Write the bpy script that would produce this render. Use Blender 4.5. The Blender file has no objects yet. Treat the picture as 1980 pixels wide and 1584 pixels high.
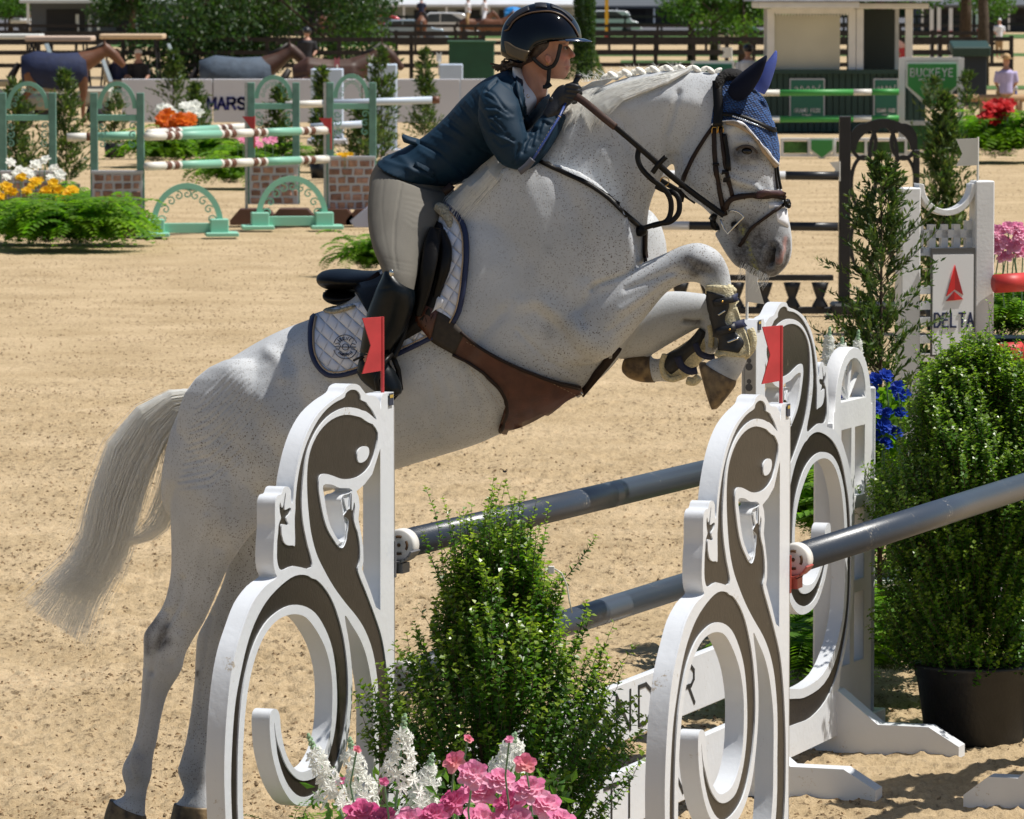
import bpy, bmesh, math, random
import numpy as np
from mathutils import Vector, Matrix, noise
from mathutils.bvhtree import BVHTree
random.seed(7); np.random.seed(7)
C = bpy.context.scene.collection
SC = bpy.context.scene
R = math.radians
# ---------------------------------------------------------------- camera, sky, sun, exposure
FPX, PCX, PCY, HC = 10231.0, 990.0, 792.0, 2.90
TH = math.atan(802 / FPX)
cam = bpy.data.cameras.new('camera'); cam_o = bpy.data.objects.new('camera', cam); C.objects.link(cam_o)
cam_o.location = (0, 0, HC); cam_o.rotation_euler = (math.pi / 2 - TH, 0, 0)
cam.sensor_width = 36; cam.lens = 36 * FPX / 1980
cam.clip_start = 0.5; cam.clip_end = 3000
cam.dof.use_dof = True; cam.dof.focus_distance = 17.3; cam.dof.aperture_fstop = 20
SC.camera = cam_o
SUN_EL, SUN_AZ = 63.0, 91.0          # azimuth measured from straight ahead (+Y), positive to the right
w = bpy.data.worlds.new('World'); SC.world = w; w.use_nodes = True
nt = w.node_tree; nt.nodes.clear()
sky = nt.nodes.new('ShaderNodeTexSky'); sky.sky_type = 'NISHITA'; sky.sun_disc = False
sky.sun_elevation = R(SUN_EL); sky.sun_rotation = R(SUN_AZ); sky.air_density = 1.0; sky.dust_density = 0.6
bg = nt.nodes.new('ShaderNodeBackground'); bg.inputs[1].default_value = 0.064
wo = nt.nodes.new('ShaderNodeOutputWorld')
nt.links.new(sky.outputs[0], bg.inputs[0]); nt.links.new(bg.outputs[0], wo.inputs[0])
sl = bpy.data.lights.new('sun', 'SUN'); sl.energy = 5.0; sl.angle = R(0.53); sl.color = (1, .955, .88)
so = bpy.data.objects.new('sun', sl); C.objects.link(so)
S_DIR = Vector((math.sin(R(SUN_AZ)) * math.cos(R(SUN_EL)), math.cos(R(SUN_AZ)) * math.cos(R(SUN_EL)), math.sin(R(SUN_EL))))
so.rotation_euler = S_DIR.to_track_quat('Z', 'Y').to_euler(); so.location = (0, 20, 30)
SC.view_settings.view_transform = 'Standard'; SC.view_settings.look = 'None'
SC.view_settings.exposure = 0.20; SC.view_settings.gamma = 1.0
SC.cycles.max_bounces = 10; SC.cycles.diffuse_bounces = 7; SC.cycles.transmission_bounces = 6; SC.cycles.glossy_bounces = 4; SC.cycles.transparent_max_bounces = 8
# ---------------------------------------------------------------- measuring helpers (photo measurements -> metres)
_c, _s = math.cos(TH), math.sin(TH)
EYE = Vector((0, 0, HC))
def ray(px, py):
    x = (px - PCX) / FPX; y = -(py - PCY) / FPX
    return Vector((x, _c + y * _s, -_s + y * _c))
def onplane(px, py, P, N):
    d = ray(px, py); return EYE + d * ((Vector(P) - EYE).dot(N) / d.dot(N))
def G(px, py, z=0.0): return onplane(px, py, (0, 0, z), Vector((0, 0, 1)))
def AT(px, py, Y): return onplane(px, py, (0, Y, 0), Vector((0, 1, 0)))
def scale_at(p): p = Vector(p) - EYE; return FPX / (p.y * _c - p.z * _s)
def proj(p):
    v = Vector(p) - EYE; zc = v.y * _c - v.z * _s
    return PCX + FPX * v.x / zc, PCY - FPX * (v.y * _s + v.z * _c) / zc
# ---------------------------------------------------------------- materials
MATS = {}
def mat(name, col, rough=.6, var=.0, vscale=8., bump=.0, bscale=60., spec=.5, metal=0., col2=None, coat=0., sheen=0., trans=0., detail=3., obj_coords=True, sss=0.):
    if name in MATS: return MATS[name]
    m = bpy.data.materials.new(name); m.use_nodes = True; n = m.node_tree; b = n.nodes['Principled BSDF']
    b.inputs['Roughness'].default_value = rough; b.inputs['Metallic'].default_value = metal
    b.inputs['Specular IOR Level'].default_value = spec
    b.inputs['Coat Weight'].default_value = coat; b.inputs['Sheen Weight'].default_value = sheen
    if sss: b.inputs['Subsurface Weight'].default_value = sss; b.inputs['Subsurface Radius'].default_value = (.01, .004, .002)
    b.inputs['Base Color'].default_value = (*col, 1)
    tc = n.nodes.new('ShaderNodeTexCoord'); src = tc.outputs['Object']
    if var or col2:
        t = n.nodes.new('ShaderNodeTexNoise'); t.inputs['Scale'].default_value = vscale; t.inputs['Detail'].default_value = detail
        n.links.new(src, t.inputs['Vector'])
        r = n.nodes.new('ShaderNodeValToRGB'); r.color_ramp.elements[0].position = .35; r.color_ramp.elements[1].position = .65
        c2 = col2 or tuple(min(1, c * (1 + var)) for c in col); c1 = col if col2 else tuple(c * (1 - var) for c in col)
        r.color_ramp.elements[0].color = (*c1, 1); r.color_ramp.elements[1].color = (*c2, 1)
        n.links.new(t.outputs[0], r.inputs[0]); n.links.new(r.outputs[0], b.inputs['Base Color'])
    if bump:
        t = n.nodes.new('ShaderNodeTexNoise'); t.inputs['Scale'].default_value = bscale; t.inputs['Detail'].default_value = 4
        n.links.new(src, t.inputs['Vector'])
        bp = n.nodes.new('ShaderNodeBump'); bp.inputs['Strength'].default_value = 1; bp.inputs['Distance'].default_value = bump
        n.links.new(t.outputs[0], bp.inputs['Height']); n.links.new(bp.outputs[0], b.inputs['Normal'])
    if trans:
        td = n.nodes.new('ShaderNodeBsdfTranslucent'); mx = n.nodes.new('ShaderNodeMixShader'); mx.inputs[0].default_value = trans
        td.inputs[0].default_value = (*[min(1, c * 1.5) for c in col], 1)
        if var or col2: n.links.new(r.outputs[0], td.inputs[0])
        out = n.nodes['Material Output']
        n.links.new(b.outputs[0], mx.inputs[1]); n.links.new(td.outputs[0], mx.inputs[2]); n.links.new(mx.outputs[0], out.inputs[0])
    MATS[name] = m; return m
# ---------------------------------------------------------------- scene graph helpers
def tag(o, label=None, cat=None, group=None, kind=None):
    if label: o['label'] = label
    if cat: o['category'] = cat
    if group: o['group'] = group
    if kind: o['kind'] = kind
    return o
def empty(name, loc, label, cat, group=None, rz=0.):
    o = bpy.data.objects.new(name, None); C.objects.link(o); o.location = loc; o.rotation_euler = (0, 0, rz)
    o.empty_display_size = .1
    return tag(o, label, cat, group)
def link(name, me, m=None, parent=None, loc=None, smooth=False):
    if m is not None and not me.materials: me.materials.append(m)
    if smooth:
        me.polygons.foreach_set('use_smooth', [True] * len(me.polygons))
    o = bpy.data.objects.new(name, me); C.objects.link(o)
    if parent: o.parent = parent
    if loc: o.location = loc
    return o
def copy_tree(o, parent=None):
    c = o.copy(); C.objects.link(c); c.parent = parent
    if parent: c.matrix_parent_inverse = o.matrix_parent_inverse
    for ch in o.children: copy_tree(ch, c)
    return c
class MB:
    """collects simple shapes into one mesh"""
    def __init__(s): s.v = []; s.f = []
    def add(s, vs, fs):
        b = len(s.v); s.v += [tuple(v) for v in vs]; s.f += [tuple(i + b for i in f) for f in fs]; return s
    def box(s, c, d, M=None, bev=0.):
        x, y, z = (k / 2 for k in d); c = Vector(c)
        if bev:
            bv = min(bev, x * .45, y * .45, z * .45)
            vs = []
            for sx in (-1, 1):
                for sy in (-1, 1):
                    for sz in (-1, 1):
                        vs += [(sx * (x - bv), sy * (y - bv), sz * z), (sx * (x - bv), sy * y, sz * (z - bv)), (sx * x, sy * (y - bv), sz * (z - bv))]
            bm = bmesh.new(); [bm.verts.new(v) for v in vs]
            bmesh.ops.convex_hull(bm, input=bm.verts); bm.verts.index_update()
            vv = [v.co.copy() for v in bm.verts]; ff = [[v.index for v in f.verts] for f in bm.faces]; bm.free()
        else:
            vv = [Vector((a * x, b * y, e * z)) for a in (-1, 1) for b in (-1, 1) for e in (-1, 1)]
            ff = [(0, 1, 3, 2), (4, 6, 7, 5), (0, 4, 5, 1), (2, 3, 7, 6), (0, 2, 6, 4), (1, 5, 7, 3)]
        vv = [(M @ v if M else v) + c for v in vv]
        return s.add(vv, ff)
    def tube(s, pts, rad, n=8, caps=True):
        pts = [Vector(p) for p in pts]; k = len(pts)
        rads = rad if hasattr(rad, '__len__') else [rad] * k
        vs = []; up = None
        for i, p in enumerate(pts):
            d = (pts[min(i + 1, k - 1)] - pts[max(i - 1, 0)])
            d = d.normalized() if d.length > 1e-9 else Vector((0, 0, 1))
            if up is None: up = Vector((0, 0, 1)) if abs(d.z) < .9 else Vector((1, 0, 0))
            x = up.cross(d)
            x = x.normalized() if x.length > 1e-6 else Vector((1, 0, 0))
            up = d.cross(x)
            for j in range(n):
                a = 2 * math.pi * j / n; vs.append(p + (x * math.cos(a) + up * math.sin(a)) * rads[i])
        fs = [(i * n + j, i * n + (j + 1) % n, (i + 1) * n + (j + 1) % n, (i + 1) * n + j) for i in range(k - 1) for j in range(n)]
        if caps: fs += [tuple(range(n - 1, -1, -1)), tuple((k - 1) * n + j for j in range(n))]
        return s.add(vs, fs)
    def ball(s, c, r, n=8, m=6, M=None):
        r = Vector(r) if hasattr(r, '__len__') else Vector((r, r, r)); vs = []; fs = []; c = Vector(c)
        for i in range(1, m):
            t = math.pi * i / m
            for j in range(n):
                a = 2 * math.pi * j / n; vs.append(Vector((r.x * math.sin(t) * math.cos(a), r.y * math.sin(t) * math.sin(a), r.z * math.cos(t))))
        vs += [Vector((0, 0, r.z)), Vector((0, 0, -r.z))]; T = len(vs) - 2
        for i in range(m - 2):
            for j in range(n): fs.append((i * n + j, (i + 1) * n + j, (i + 1) * n + (j + 1) % n, i * n + (j + 1) % n))
        for j in range(n): fs += [(T, j, (j + 1) % n), (T + 1, (m - 2) * n + (j + 1) % n, (m - 2) * n + j)]
        vs = [(M @ v if M else v) + c for v in vs]
        return s.add(vs, fs)
    def mesh(s, name='mesh'):
        me = bpy.data.meshes.new(name); me.from_pydata(s.v, [], s.f); me.update(); return me
    def build(s, name, m, parent=None, smooth=False, loc=None):
        return link(name, s.mesh(name), m, parent, loc, smooth)
def catmull(pts, k=4, closed=False):
    P = [np.array(p, float) for p in pts]; n = len(P); out = []
    rng = range(n if closed else n - 1)
    for i in rng:
        p0 = P[(i - 1) % n] if closed or i > 0 else P[0]; p1 = P[i]; p2 = P[(i + 1) % n]
        p3 = P[(i + 2) % n] if closed or i < n - 2 else P[-1]
        for j in range(k):
            t = j / k; out.append(.5 * ((2 * p1) + (-p0 + p2) * t + (2 * p0 - 5 * p1 + 4 * p2 - p3) * t * t + (-p0 + 3 * p1 - 3 * p2 + p3) * t ** 3))
    if not closed: out.append(P[-1])
    return out
def plate(polys, z0, z1, bev=.0, name='plate'):
    """flat shape with holes (even-odd), extruded from z0 to z1 -> mesh in the local XY plane"""
    cu = bpy.data.curves.new(name, 'CURVE'); cu.dimensions = '2D'; cu.fill_mode = 'BOTH'
    cu.extrude = (z1 - z0) / 2 - bev; cu.bevel_depth = bev; cu.bevel_resolution = 1; cu.offset = -bev
    for P in polys:
        sp = cu.splines.new('POLY'); sp.points.add(len(P) - 1)
        for q, p in zip(sp.points, P): q.co = (p[0], p[1], 0, 1)
        sp.use_cyclic_u = True
    o = bpy.data.objects.new(name, cu); C.objects.link(o)
    dg = bpy.context.evaluated_depsgraph_get(); me = bpy.data.meshes.new_from_object(o.evaluated_get(dg))
    bpy.data.objects.remove(o); bpy.data.curves.remove(cu)
    me.transform(Matrix.Translation((0, 0, (z0 + z1) / 2))); return me
def frame(P, X, Y, Z):
    M = Matrix.Identity(4)
    for i, a in enumerate((X, Y, Z, P)): M[0][i], M[1][i], M[2][i] = a
    return M
# stroke lettering -----------------------------------------------------------
GLY = {'A': [[(0, 0), (.5, 1), (1, 0)], [(.2, .38), (.8, .38)]], 'B': [[(0, 0), (0, 1), (.7, 1), (.85, .88), (.85, .65), (.7, .53), (0, .53)], [(.7, .53), (.95, .4), (.95, .15), (.75, 0), (0, 0)]],
 'C': [[(1, .82), (.8, .97), (.5, 1), (.2, .9), (0, .6), (0, .4), (.2, .1), (.5, 0), (.8, .03), (1, .18)]], 'D': [[(0, 0), (0, 1), (.5, 1), (.85, .8), (1, .5), (.85, .2), (.5, 0), (0, 0)]],
 'E': [[(.85, 0), (0, 0), (0, 1), (.85, 1)], [(0, .52), (.7, .52)]], 'G': [[(1, .82), (.8, .97), (.5, 1), (.2, .9), (0, .6), (0, .4), (.2, .1), (.5, 0), (.8, .03), (1, .2), (1, .45), (.6, .45)]],
 'I': [[(.5, 0), (.5, 1)]], 'K': [[(0, 0), (0, 1)], [(.9, 1), (0, .42)], [(.3, .6), (.95, 0)]], 'L': [[(0, 1), (0, 0), (.8, 0)]], 'M': [[(0, 0), (0, 1), (.5, .3), (1, 1), (1, 0)]],
 'N': [[(0, 0), (0, 1), (.95, 0), (.95, 1)]], 'O': [[(.5, 0), (.2, .1), (0, .4), (0, .6), (.2, .9), (.5, 1), (.8, .9), (1, .6), (1, .4), (.8, .1), (.5, 0)]],
 'P': [[(0, 0), (0, 1), (.7, 1), (.9, .87), (.9, .62), (.7, .48), (0, .48)]], 'Q': [[(.5, 0), (.2, .1), (0, .4), (0, .6), (.2, .9), (.5, 1), (.8, .9), (1, .6), (1, .4), (.8, .1), (.5, 0)], [(.6, .3), (1, -.05)]],
 'R': [[(0, 0), (0, 1), (.7, 1), (.9, .87), (.9, .64), (.7, .5), (0, .5)], [(.5, .5), (.95, 0)]], 'S': [[(.9, .82), (.7, .98), (.35, 1), (.08, .88), (.08, .66), (.35, .54), (.7, .46), (.93, .33), (.93, .13), (.65, 0), (.3, 0), (.05, .17)]],
 'T': [[(0, 1), (1, 1)], [(.5, 1), (.5, 0)]], 'U': [[(0, 1), (0, .3), (.2, .05), (.5, 0), (.8, .05), (1, .3), (1, 1)]], 'V': [[(0, 1), (.5, 0), (1, 1)]], 'W': [[(0, 1), (.25, 0), (.5, .8), (.75, 0), (1, 1)]],
 'X': [[(0, 0), (1, 1)], [(0, 1), (1, 0)]], 'Y': [[(0, 1), (.5, .48), (1, 1)], [(.5, .48), (.5, 0)]], 'J': [[(.8, 1), (.8, .2), (.5, 0), (.15, .1)]], 'H': [[(0, 0), (0, 1)], [(1, 0), (1, 1)], [(0, .5), (1, .5)]], 'F': [[(0, 0), (0, 1), (.85, 1)], [(0, .52), (.7, .52)]], ' ': []}
def strokes(polys, t, z=.002):
    """flat raised ribbons along polylines in the XY plane"""
    mb = MB()
    for P in polys:
        for a, b in zip(P[:-1], P[1:]):
            a = Vector((*a, 0)); b = Vector((*b, 0)); d = (b - a)
            if d.length < 1e-6: continue
            d.normalize(); nrm = Vector((-d.y, d.x, 0)) * t / 2; e = d * t * .4
            q = [a - e - nrm, b + e - nrm, b + e + nrm, a - e + nrm]
            mb.add([p for p in q] + [p + Vector((0, 0, z)) for p in q], [(3, 2, 1, 0), (4, 5, 6, 7), (0, 1, 5, 4), (1, 2, 6, 5), (2, 3, 7, 6), (3, 0, 4, 7)])
    return mb
def lettering(text, h, wd, gap, t, z=.002, x0=None, slant=0.):
    tot = sum((wd * .35 if c == 'I' else wd) for c in text) + gap * (len(text) - 1)
    x = -tot / 2 if x0 is None else x0; polys = []
    for c in text:
        w_ = wd * .35 if c == 'I' else wd
        for P in GLY[c]: polys.append([(x + (p[0] - (.5 if c == 'I' else 0)) * wd + (w_ / 2 if c == 'I' else 0) + slant * p[1] * h, p[1] * h) for p in P])
        x += w_ + gap
    return strokes(polys, t, z)
# ---------------------------------------------------------------- ground
def sand_material():
    m = bpy.data.materials.new('arena_sand'); m.use_nodes = True; n = m.node_tree; b = n.nodes['Principled BSDF']
    b.inputs['Roughness'].default_value = .95; b.inputs['Specular IOR Level'].default_value = .15
    tc = n.nodes.new('ShaderNodeTexCoord'); L = n.links.new
    def N(scale, det, rough=.6, vec=None):
        t = n.nodes.new('ShaderNodeTexNoise'); t.inputs['Scale'].default_value = scale; t.inputs['Detail'].default_value = det; t.inputs['Roughness'].default_value = rough
        L(vec or tc.outputs['Object'], t.inputs['Vector']); return t.outputs[0]
    def ramp(x, a, b_, ca, cb):
        r = n.nodes.new('ShaderNodeValToRGB'); r.color_ramp.elements[0].position = a; r.color_ramp.elements[1].position = b_
        r.color_ramp.elements[0].color = (*ca, 1); r.color_ramp.elements[1].color = (*cb, 1); L(x, r.inputs[0]); return r.outputs[0]
    def mix(f, a, b_, mode='MIX'):
        x = n.nodes.new('ShaderNodeMix'); x.data_type = 'RGBA'; x.blend_type = mode
        if isinstance(f, float): x.inputs[0].default_value = f
        else: L(f, x.inputs[0])
        L(a, x.inputs[6]); L(b_, x.inputs[7]); return x.outputs[2]
    mp = n.nodes.new('ShaderNodeMapping'); mp.inputs['Scale'].default_value = (1, .40, 1); L(tc.outputs['Object'], mp.inputs[0])
    base = ramp(N(1.1, 6), .3, .7, (.42, .318, .188), (.565, .445, .288))
    fine = ramp(N(60, 5, .75, mp.outputs[0]), .3, .72, (.36, .34, .31), (.62, .62, .62))
    c = mix(1.0, base, fine, 'OVERLAY')
    dark = ramp(N(30, 7, .75, mp.outputs[0]), .545, .60, (0, 0, 0), (1, 1, 1))
    region = ramp(N(.9, 3), .42, .62, (0.3,) * 3, (1, 1, 1))
    dk = n.nodes.new('ShaderNodeMath'); dk.operation = 'MULTIPLY'; L(dark, dk.inputs[0]); L(region, dk.inputs[1])
    dc = n.nodes.new('ShaderNodeRGB'); dc.outputs[0].default_value = (.11, .072, .036, 1)
    c = mix(dk.outputs[0], c, dc.outputs[0])
    pale = ramp(N(60, 4, .8, mp.outputs[0]), .66, .72, (0, 0, 0), (1, 1, 1))
    pc = n.nodes.new('ShaderNodeRGB'); pc.outputs[0].default_value = (.62, .52, .38, 1)
    c = mix(pale, c, pc.outputs[0])
    L(c, b.inputs['Base Color'])
    h = n.nodes.new('ShaderNodeMath'); h.operation = 'ADD'; L(N(30, 8, .72, mp.outputs[0]), h.inputs[0]); L(N(5, 5), h.inputs[1])
    bp = n.nodes.new('ShaderNodeBump'); bp.inputs['Distance'].default_value = .028; bp.inputs['Strength'].default_value = .8
    L(h.outputs[0], bp.inputs['Height']); L(bp.outputs[0], b.inputs['Normal']); return m
SAND = sand_material()
PRINTS = {}
_rp = random.Random(12)
for k in range(70):                      # walking and cantering tracks of hoof prints
    x0, y0 = _rp.uniform(-3, 3.4), _rp.uniform(15, 40); a = _rp.uniform(-.5, .5) + (_rp.random() < .4) * 1.3
    for i in range(_rp.randint(3, 9)):
        px_, py_ = x0 + math.cos(a) * i * .55 + _rp.gauss(0, .07), y0 + math.sin(a) * i * .55 + _rp.gauss(0, .07)
        for cx_ in (-1, 0, 1):
            for cy_ in (-1, 0, 1): PRINTS.setdefault((int(px_ // .3) + cx_, int(py_ // .3) + cy_), []).append((px_, py_, _rp.uniform(.055, .085)))
def hgt(x, y):
    h = hgt0(x, y)
    for px_, py_, r_ in PRINTS.get((int(x // .3), int(y // .3)), ()):
        d = math.hypot(x - px_, y - py_) / r_
        if d < 1.9: h += -.030 * math.exp(-(d / .75) ** 4) + .014 * math.exp(-((d - 1.25) / .3) ** 2)
    return h
def hgt0(x, y):
    """small relief of the raked, trodden footing"""
    a = noise.noise(Vector((x * 1.7, y * 1.3, 0))) * .018 + noise.noise(Vector((x * 6, y * 4.5, 3))) * .012
    b = noise.noise(Vector((x * 17, y * 11, 7)))
    c = noise.noise(Vector((x * 38, y * 24, 9)))
    k = .5 + .5 * noise.noise(Vector((x * .6, y * .6, 5)))
    return a + (b * .018 + max(0, c) * .020) * (.35 + k)
vs, fs = [], []
xs = np.linspace(-3.2, 3.6, 500); ys = np.concatenate([np.linspace(14.5, 26, 620), np.linspace(26.05, 42, 260)])
for j, y in enumerate(ys):
    for x in xs:
        xx = x * (1 + max(0, y - 20) * .06)
        edge = min(1, (y - 14.5) * 2, (42 - y) / 4) * min(1, (x + 3.2) * 2, (3.6 - x) * 2)
        vs.append((xx, y, hgt(xx, y) * max(0, edge) + .004 * 1))
nx = len(xs)
for j in range(len(ys) - 1):
    for i in range(nx - 1):
        a = j * nx + i; fs.append((a, a + 1, a + nx + 1, a + nx))
me = bpy.data.meshes.new('arena_footing'); me.from_pydata(vs, [], fs)
o = link('arena_footing', me, SAND, smooth=True); tag(o, 'loose tan sand footing churned by hooves, in the foreground', kind='structure')
me = bpy.data.meshes.new('ground'); me.from_pydata([(-400, -60, -.03), (400, -60, -.03), (400, 900, -.03), (-400, 900, -.03)], [], [(0, 1, 2, 3)])
tag(link('ground', me, SAND), 'sand of the show jumping arena reaching back to the fences', kind='structure')
# clods and wood chips lying on the sand
def clods(name, n, col, flat, smin, smax, label):
    mb = MB(); rnd = random.Random(len(name))
    for i in range(n):
        y = 15 + 85 * rnd.random() ** 2.3; x = (rnd.random() * 2 - 1) * (y * .108)
        if noise.noise(Vector((x * .9, y * .35, 2))) < rnd.random() * .9 - .5: continue
        s = smin + (smax - smin) * rnd.random() ** 2.0; z = hgt(x, y) + .004 if y < 38 else (.004 if y < 42 else -.028)
        R3 = Matrix.Rotation(rnd.random() * 6.28, 3, 'Z') @ Matrix.Rotation((rnd.random() - .5) * .7, 3, 'X')
        k = [Vector((rnd.uniform(.5, 1) * a * s, rnd.uniform(.4, 1) * b * s * (.45 if flat else 1), (rnd.uniform(.3, 1) if e else -.3) * s * (.12 if flat else .6))) for a, b, e in
             ((-1, -.3, 0), (.2, -1, 0), (1, .2, 0), (-.2, 1, 0), (-.4, -.3, 1), (.5, 0, 1), (-.1, .5, 1))]
        k = [R3 @ v + Vector((x, y, z)) for v in k]
        mb.add(k, [(0, 1, 5, 4), (1, 2, 5), (2, 3, 6, 5), (3, 0, 4, 6), (4, 5, 6)])
    tag(mb.build(name, col), label, kind='stuff')
clods('sand_clods', 120000, mat('clod', (.27, .185, .10), .95, .4, 30), False, .003, .017, 'small damp clods of kicked up sand')
clods('wood_chips', 45000, mat('chip', (.50, .385, .245), .9, .35, 25), True, .006, .019, 'pale fibre chips scattered through the sand')
# ---------------------------------------------------------------- the oxer: four salamander wings, poles, planks
WHITE = mat('white_paint', (.66, .685, .72), .38, .03, 3, .0012, 40, .5)
DARKIN = mat('dark_inlay_paint', (.022, .017, .013), .42, .15, 30, .0008, 90, .45)
TRACK = mat('zinc_track', (.42, .43, .44), .4, .1, 20, 0, metal=.7)
P1 = Vector((-.3485, 15.66, 0)); P3 = Vector((.8879, 19.13, 0)); D = Vector((.33563, .94200, 0)); NP = Vector((.94200, -.33563, 0))
ZO = .15
def up(L): return [(a, b + ZO) for a, b in L]
D1 = [(.129,1.463),(.204,1.499),(.298,1.521),(.401,1.533),(.504,1.526),(.594,1.5),(.657,1.459),(.684,1.412),(.689,1.354),(.68,1.288),(.659,1.219),(.619,1.157),(.563,1.106),(.485,1.047),(.394,.991),(.301,.939),(.232,.889),(.173,.822),(.138,.74),(.124,.661),(.125,.558),(.13,.42),(.19,.27),(.33,.16),(.52,.125),(.68,.115),(.90,.135),(1.07,.215),(1.18,.35),(1.216,.475)]
D3IN = [(.93,.665),(.888,.602),(.834,.553),(.757,.516),(.669,.505),(.579,.518),(.515,.568),(.476,.63),(.46,.704),(.468,.789),(.497,.868),(.553,.933),(.632,.988),(.731,1.02),(.83,1.03),(.927,1.021),(1.013,.998),(1.088,.953),(1.141,.895),(1.183,.82),(1.209,.718),(1.219,.607)]
D3OUT = [(1.253,.48),(1.259,.588),(1.247,.707),(1.225,.801),(1.187,.876),(1.144,.944),(1.087,1.002),(1.002,1.053),(.894,1.087),(.785,1.104),(.686,1.094),(.597,1.065),(.512,1.013),(.451,.947),(.406,.87),(.381,.779),(.382,.694),(.408,.613),(.454,.543),(.516,.496),(.602,.471),(.691,.465),(.78,.484),(.856,.532),(.909,.597),(.939,.666),(.945,.712)]
BOT = [(1.24,.40),(1.19,.29),(1.08,.16),(.93,.075),(.73,.035),(.556,.035),(.38,.045),(.22,.10),(.10,.23),(.045,.40)]
D1B = [(.034,.546),(.043,.651),(.066,.758),(.102,.848),(.161,.923),(.231,.999),(.298,1.07),(.282,1.098),(.281,1.141),(.3,1.185)]
HAND1 = [(.325,1.223),(.32,1.246),(.316,1.264),(.325,1.275),(.334,1.257),(.343,1.255),(.343,1.29),(.345,1.309),(.352,1.291),(.359,1.262),(.369,1.262),(.387,1.286),(.403,1.292),(.394,1.274),(.383,1.256),(.401,1.248),(.408,1.242),(.387,1.235),(.369,1.227)]
D1C = [(.369,1.217),(.374,1.192),(.383,1.168),(.411,1.148),(.447,1.153),(.488,1.178),(.533,1.211),(.566,1.251),(.593,1.304),(.606,1.347),(.592,1.378),(.55,1.381),(.494,1.371),(.425,1.356),(.345,1.349),(.276,1.352),(.21,1.368),(.158,1.4)]
D2OUT = [(.141,1.503),(.176,1.533),(.223,1.556),(.27,1.568),(.274,1.582),(.302,1.597),(.348,1.602),(.385,1.595),(.401,1.583),(.481,1.573),(.567,1.55),(.643,1.512),(.705,1.463),(.746,1.409),(.772,1.345),(.784,1.272),(.782,1.195),(.806,1.193),(.843,1.197),(.872,1.21),(.884,1.233)]
HAND2 = [(.886,1.261),(.869,1.262),(.843,1.257),(.834,1.261),(.849,1.274),(.843,1.282),(.823,1.288),(.814,1.301),(.827,1.305),(.853,1.302),(.864,1.306),(.855,1.336),(.853,1.351),(.862,1.341),(.875,1.314),(.884,1.312),(.894,1.326),(.901,1.318),(.899,1.299),(.89,1.282),(.903,1.27),(.91,1.256)]
D2IN = [(.917,1.203),(.915,1.162),(.887,1.137),(.796,1.14),(.655,1.119),(.69,1.181),(.725,1.25),(.737,1.317),(.724,1.382),(.701,1.438),(.657,1.484),(.589,1.524),(.499,1.55),(.39,1.56),(.286,1.549),(.204,1.526)]
EYE_P = [(.298,1.405),(.291,1.423),(.263,1.431),(.228,1.431),(.205,1.423),(.203,1.407),(.224,1.392),(.259,1.386),(.287,1.39)]
HOLE = [(.568,1.345),(.505,1.343),(.437,1.327),(.364,1.320),(.338,1.309),(.368,1.304),(.41,1.303),(.428,1.29),(.419,1.272),(.412,1.246),(.400,1.222),(.396,1.197),(.398,1.180),(.413,1.168),(.447,1.175),(.484,1.2),(.515,1.227),(.541,1.267),(.558,1.31)]
WOUT = [(.0,1.575),(.09,1.575),(.102,1.56),(.106,1.53),(.115,1.556),(.157,1.574),(.213,1.58),(.246,1.595),(.283,1.614),(.332,1.622),(.38,1.617),(.408,1.6),(.503,1.583),(.605,1.555),(.683,1.512),(.736,1.462),(.772,1.408),(.792,1.363),(.798,1.323),(.808,1.315),(.815,1.333),(.816,1.353),(.838,1.366),(.868,1.365),(.885,1.35),(.913,1.348),(.931,1.335),(.935,1.302),(.935,1.261),(.944,1.221),(.948,1.165),(.935,1.133),(.925,1.116),(1.012,1.1),(1.105,1.062),(1.172,1.003),(1.225,.945),(1.262,.877),(1.288,.792),(1.303,.713),(1.31,.634),(1.308,.553),(1.296,.45),(1.26,.35),(1.20,.25),(1.12,.15),(1.10,.06),(1.30,.05),(1.30,-.085),(0,-.085)]
BIG = [(.401,.95),(.348,.919),(.278,.868),(.227,.811),(.19,.738),(.172,.667),(.172,.564),(.18,.44),(.235,.315),(.36,.20),(.52,.165),(.66,.155),(.88,.175),(1.04,.25),(1.145,.36),(1.174,.468),(1.179,.601),(1.168,.713),(1.142,.814),(1.099,.89),(1.039,.948),(.966,.984),(.884,1.0),(.786,.998),(.698,.977),(.61,.923),(.543,.86),(.505,.785),(.501,.709),(.515,.635),(.561,.578),(.624,.546),(.691,.538),(.757,.543),(.818,.572),(.866,.62),(.895,.679),(.905,.725),(.93,.745),(.965,.745),(.98,.72),(.970,.644),(.935,.575),(.885,.515),(.800,.458),(.692,.435),(.58,.438),(.489,.47),(.415,.525),(.372,.601),(.345,.69),(.343,.775),(.365,.862)]
TOPG = [(.111,1.415),(.111,1.244),(.112,1.073),(.113,.935),(.149,.948),(.196,1.004),(.262,1.073),(.25,1.095),(.252,1.138),(.275,1.192),(.29,1.223),(.28,1.26),(.287,1.286),(.305,1.306),(.241,1.32),(.177,1.345)]
def smooth_poly(P, k=3): return [tuple(p) for p in catmull(P, k, True)]
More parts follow.
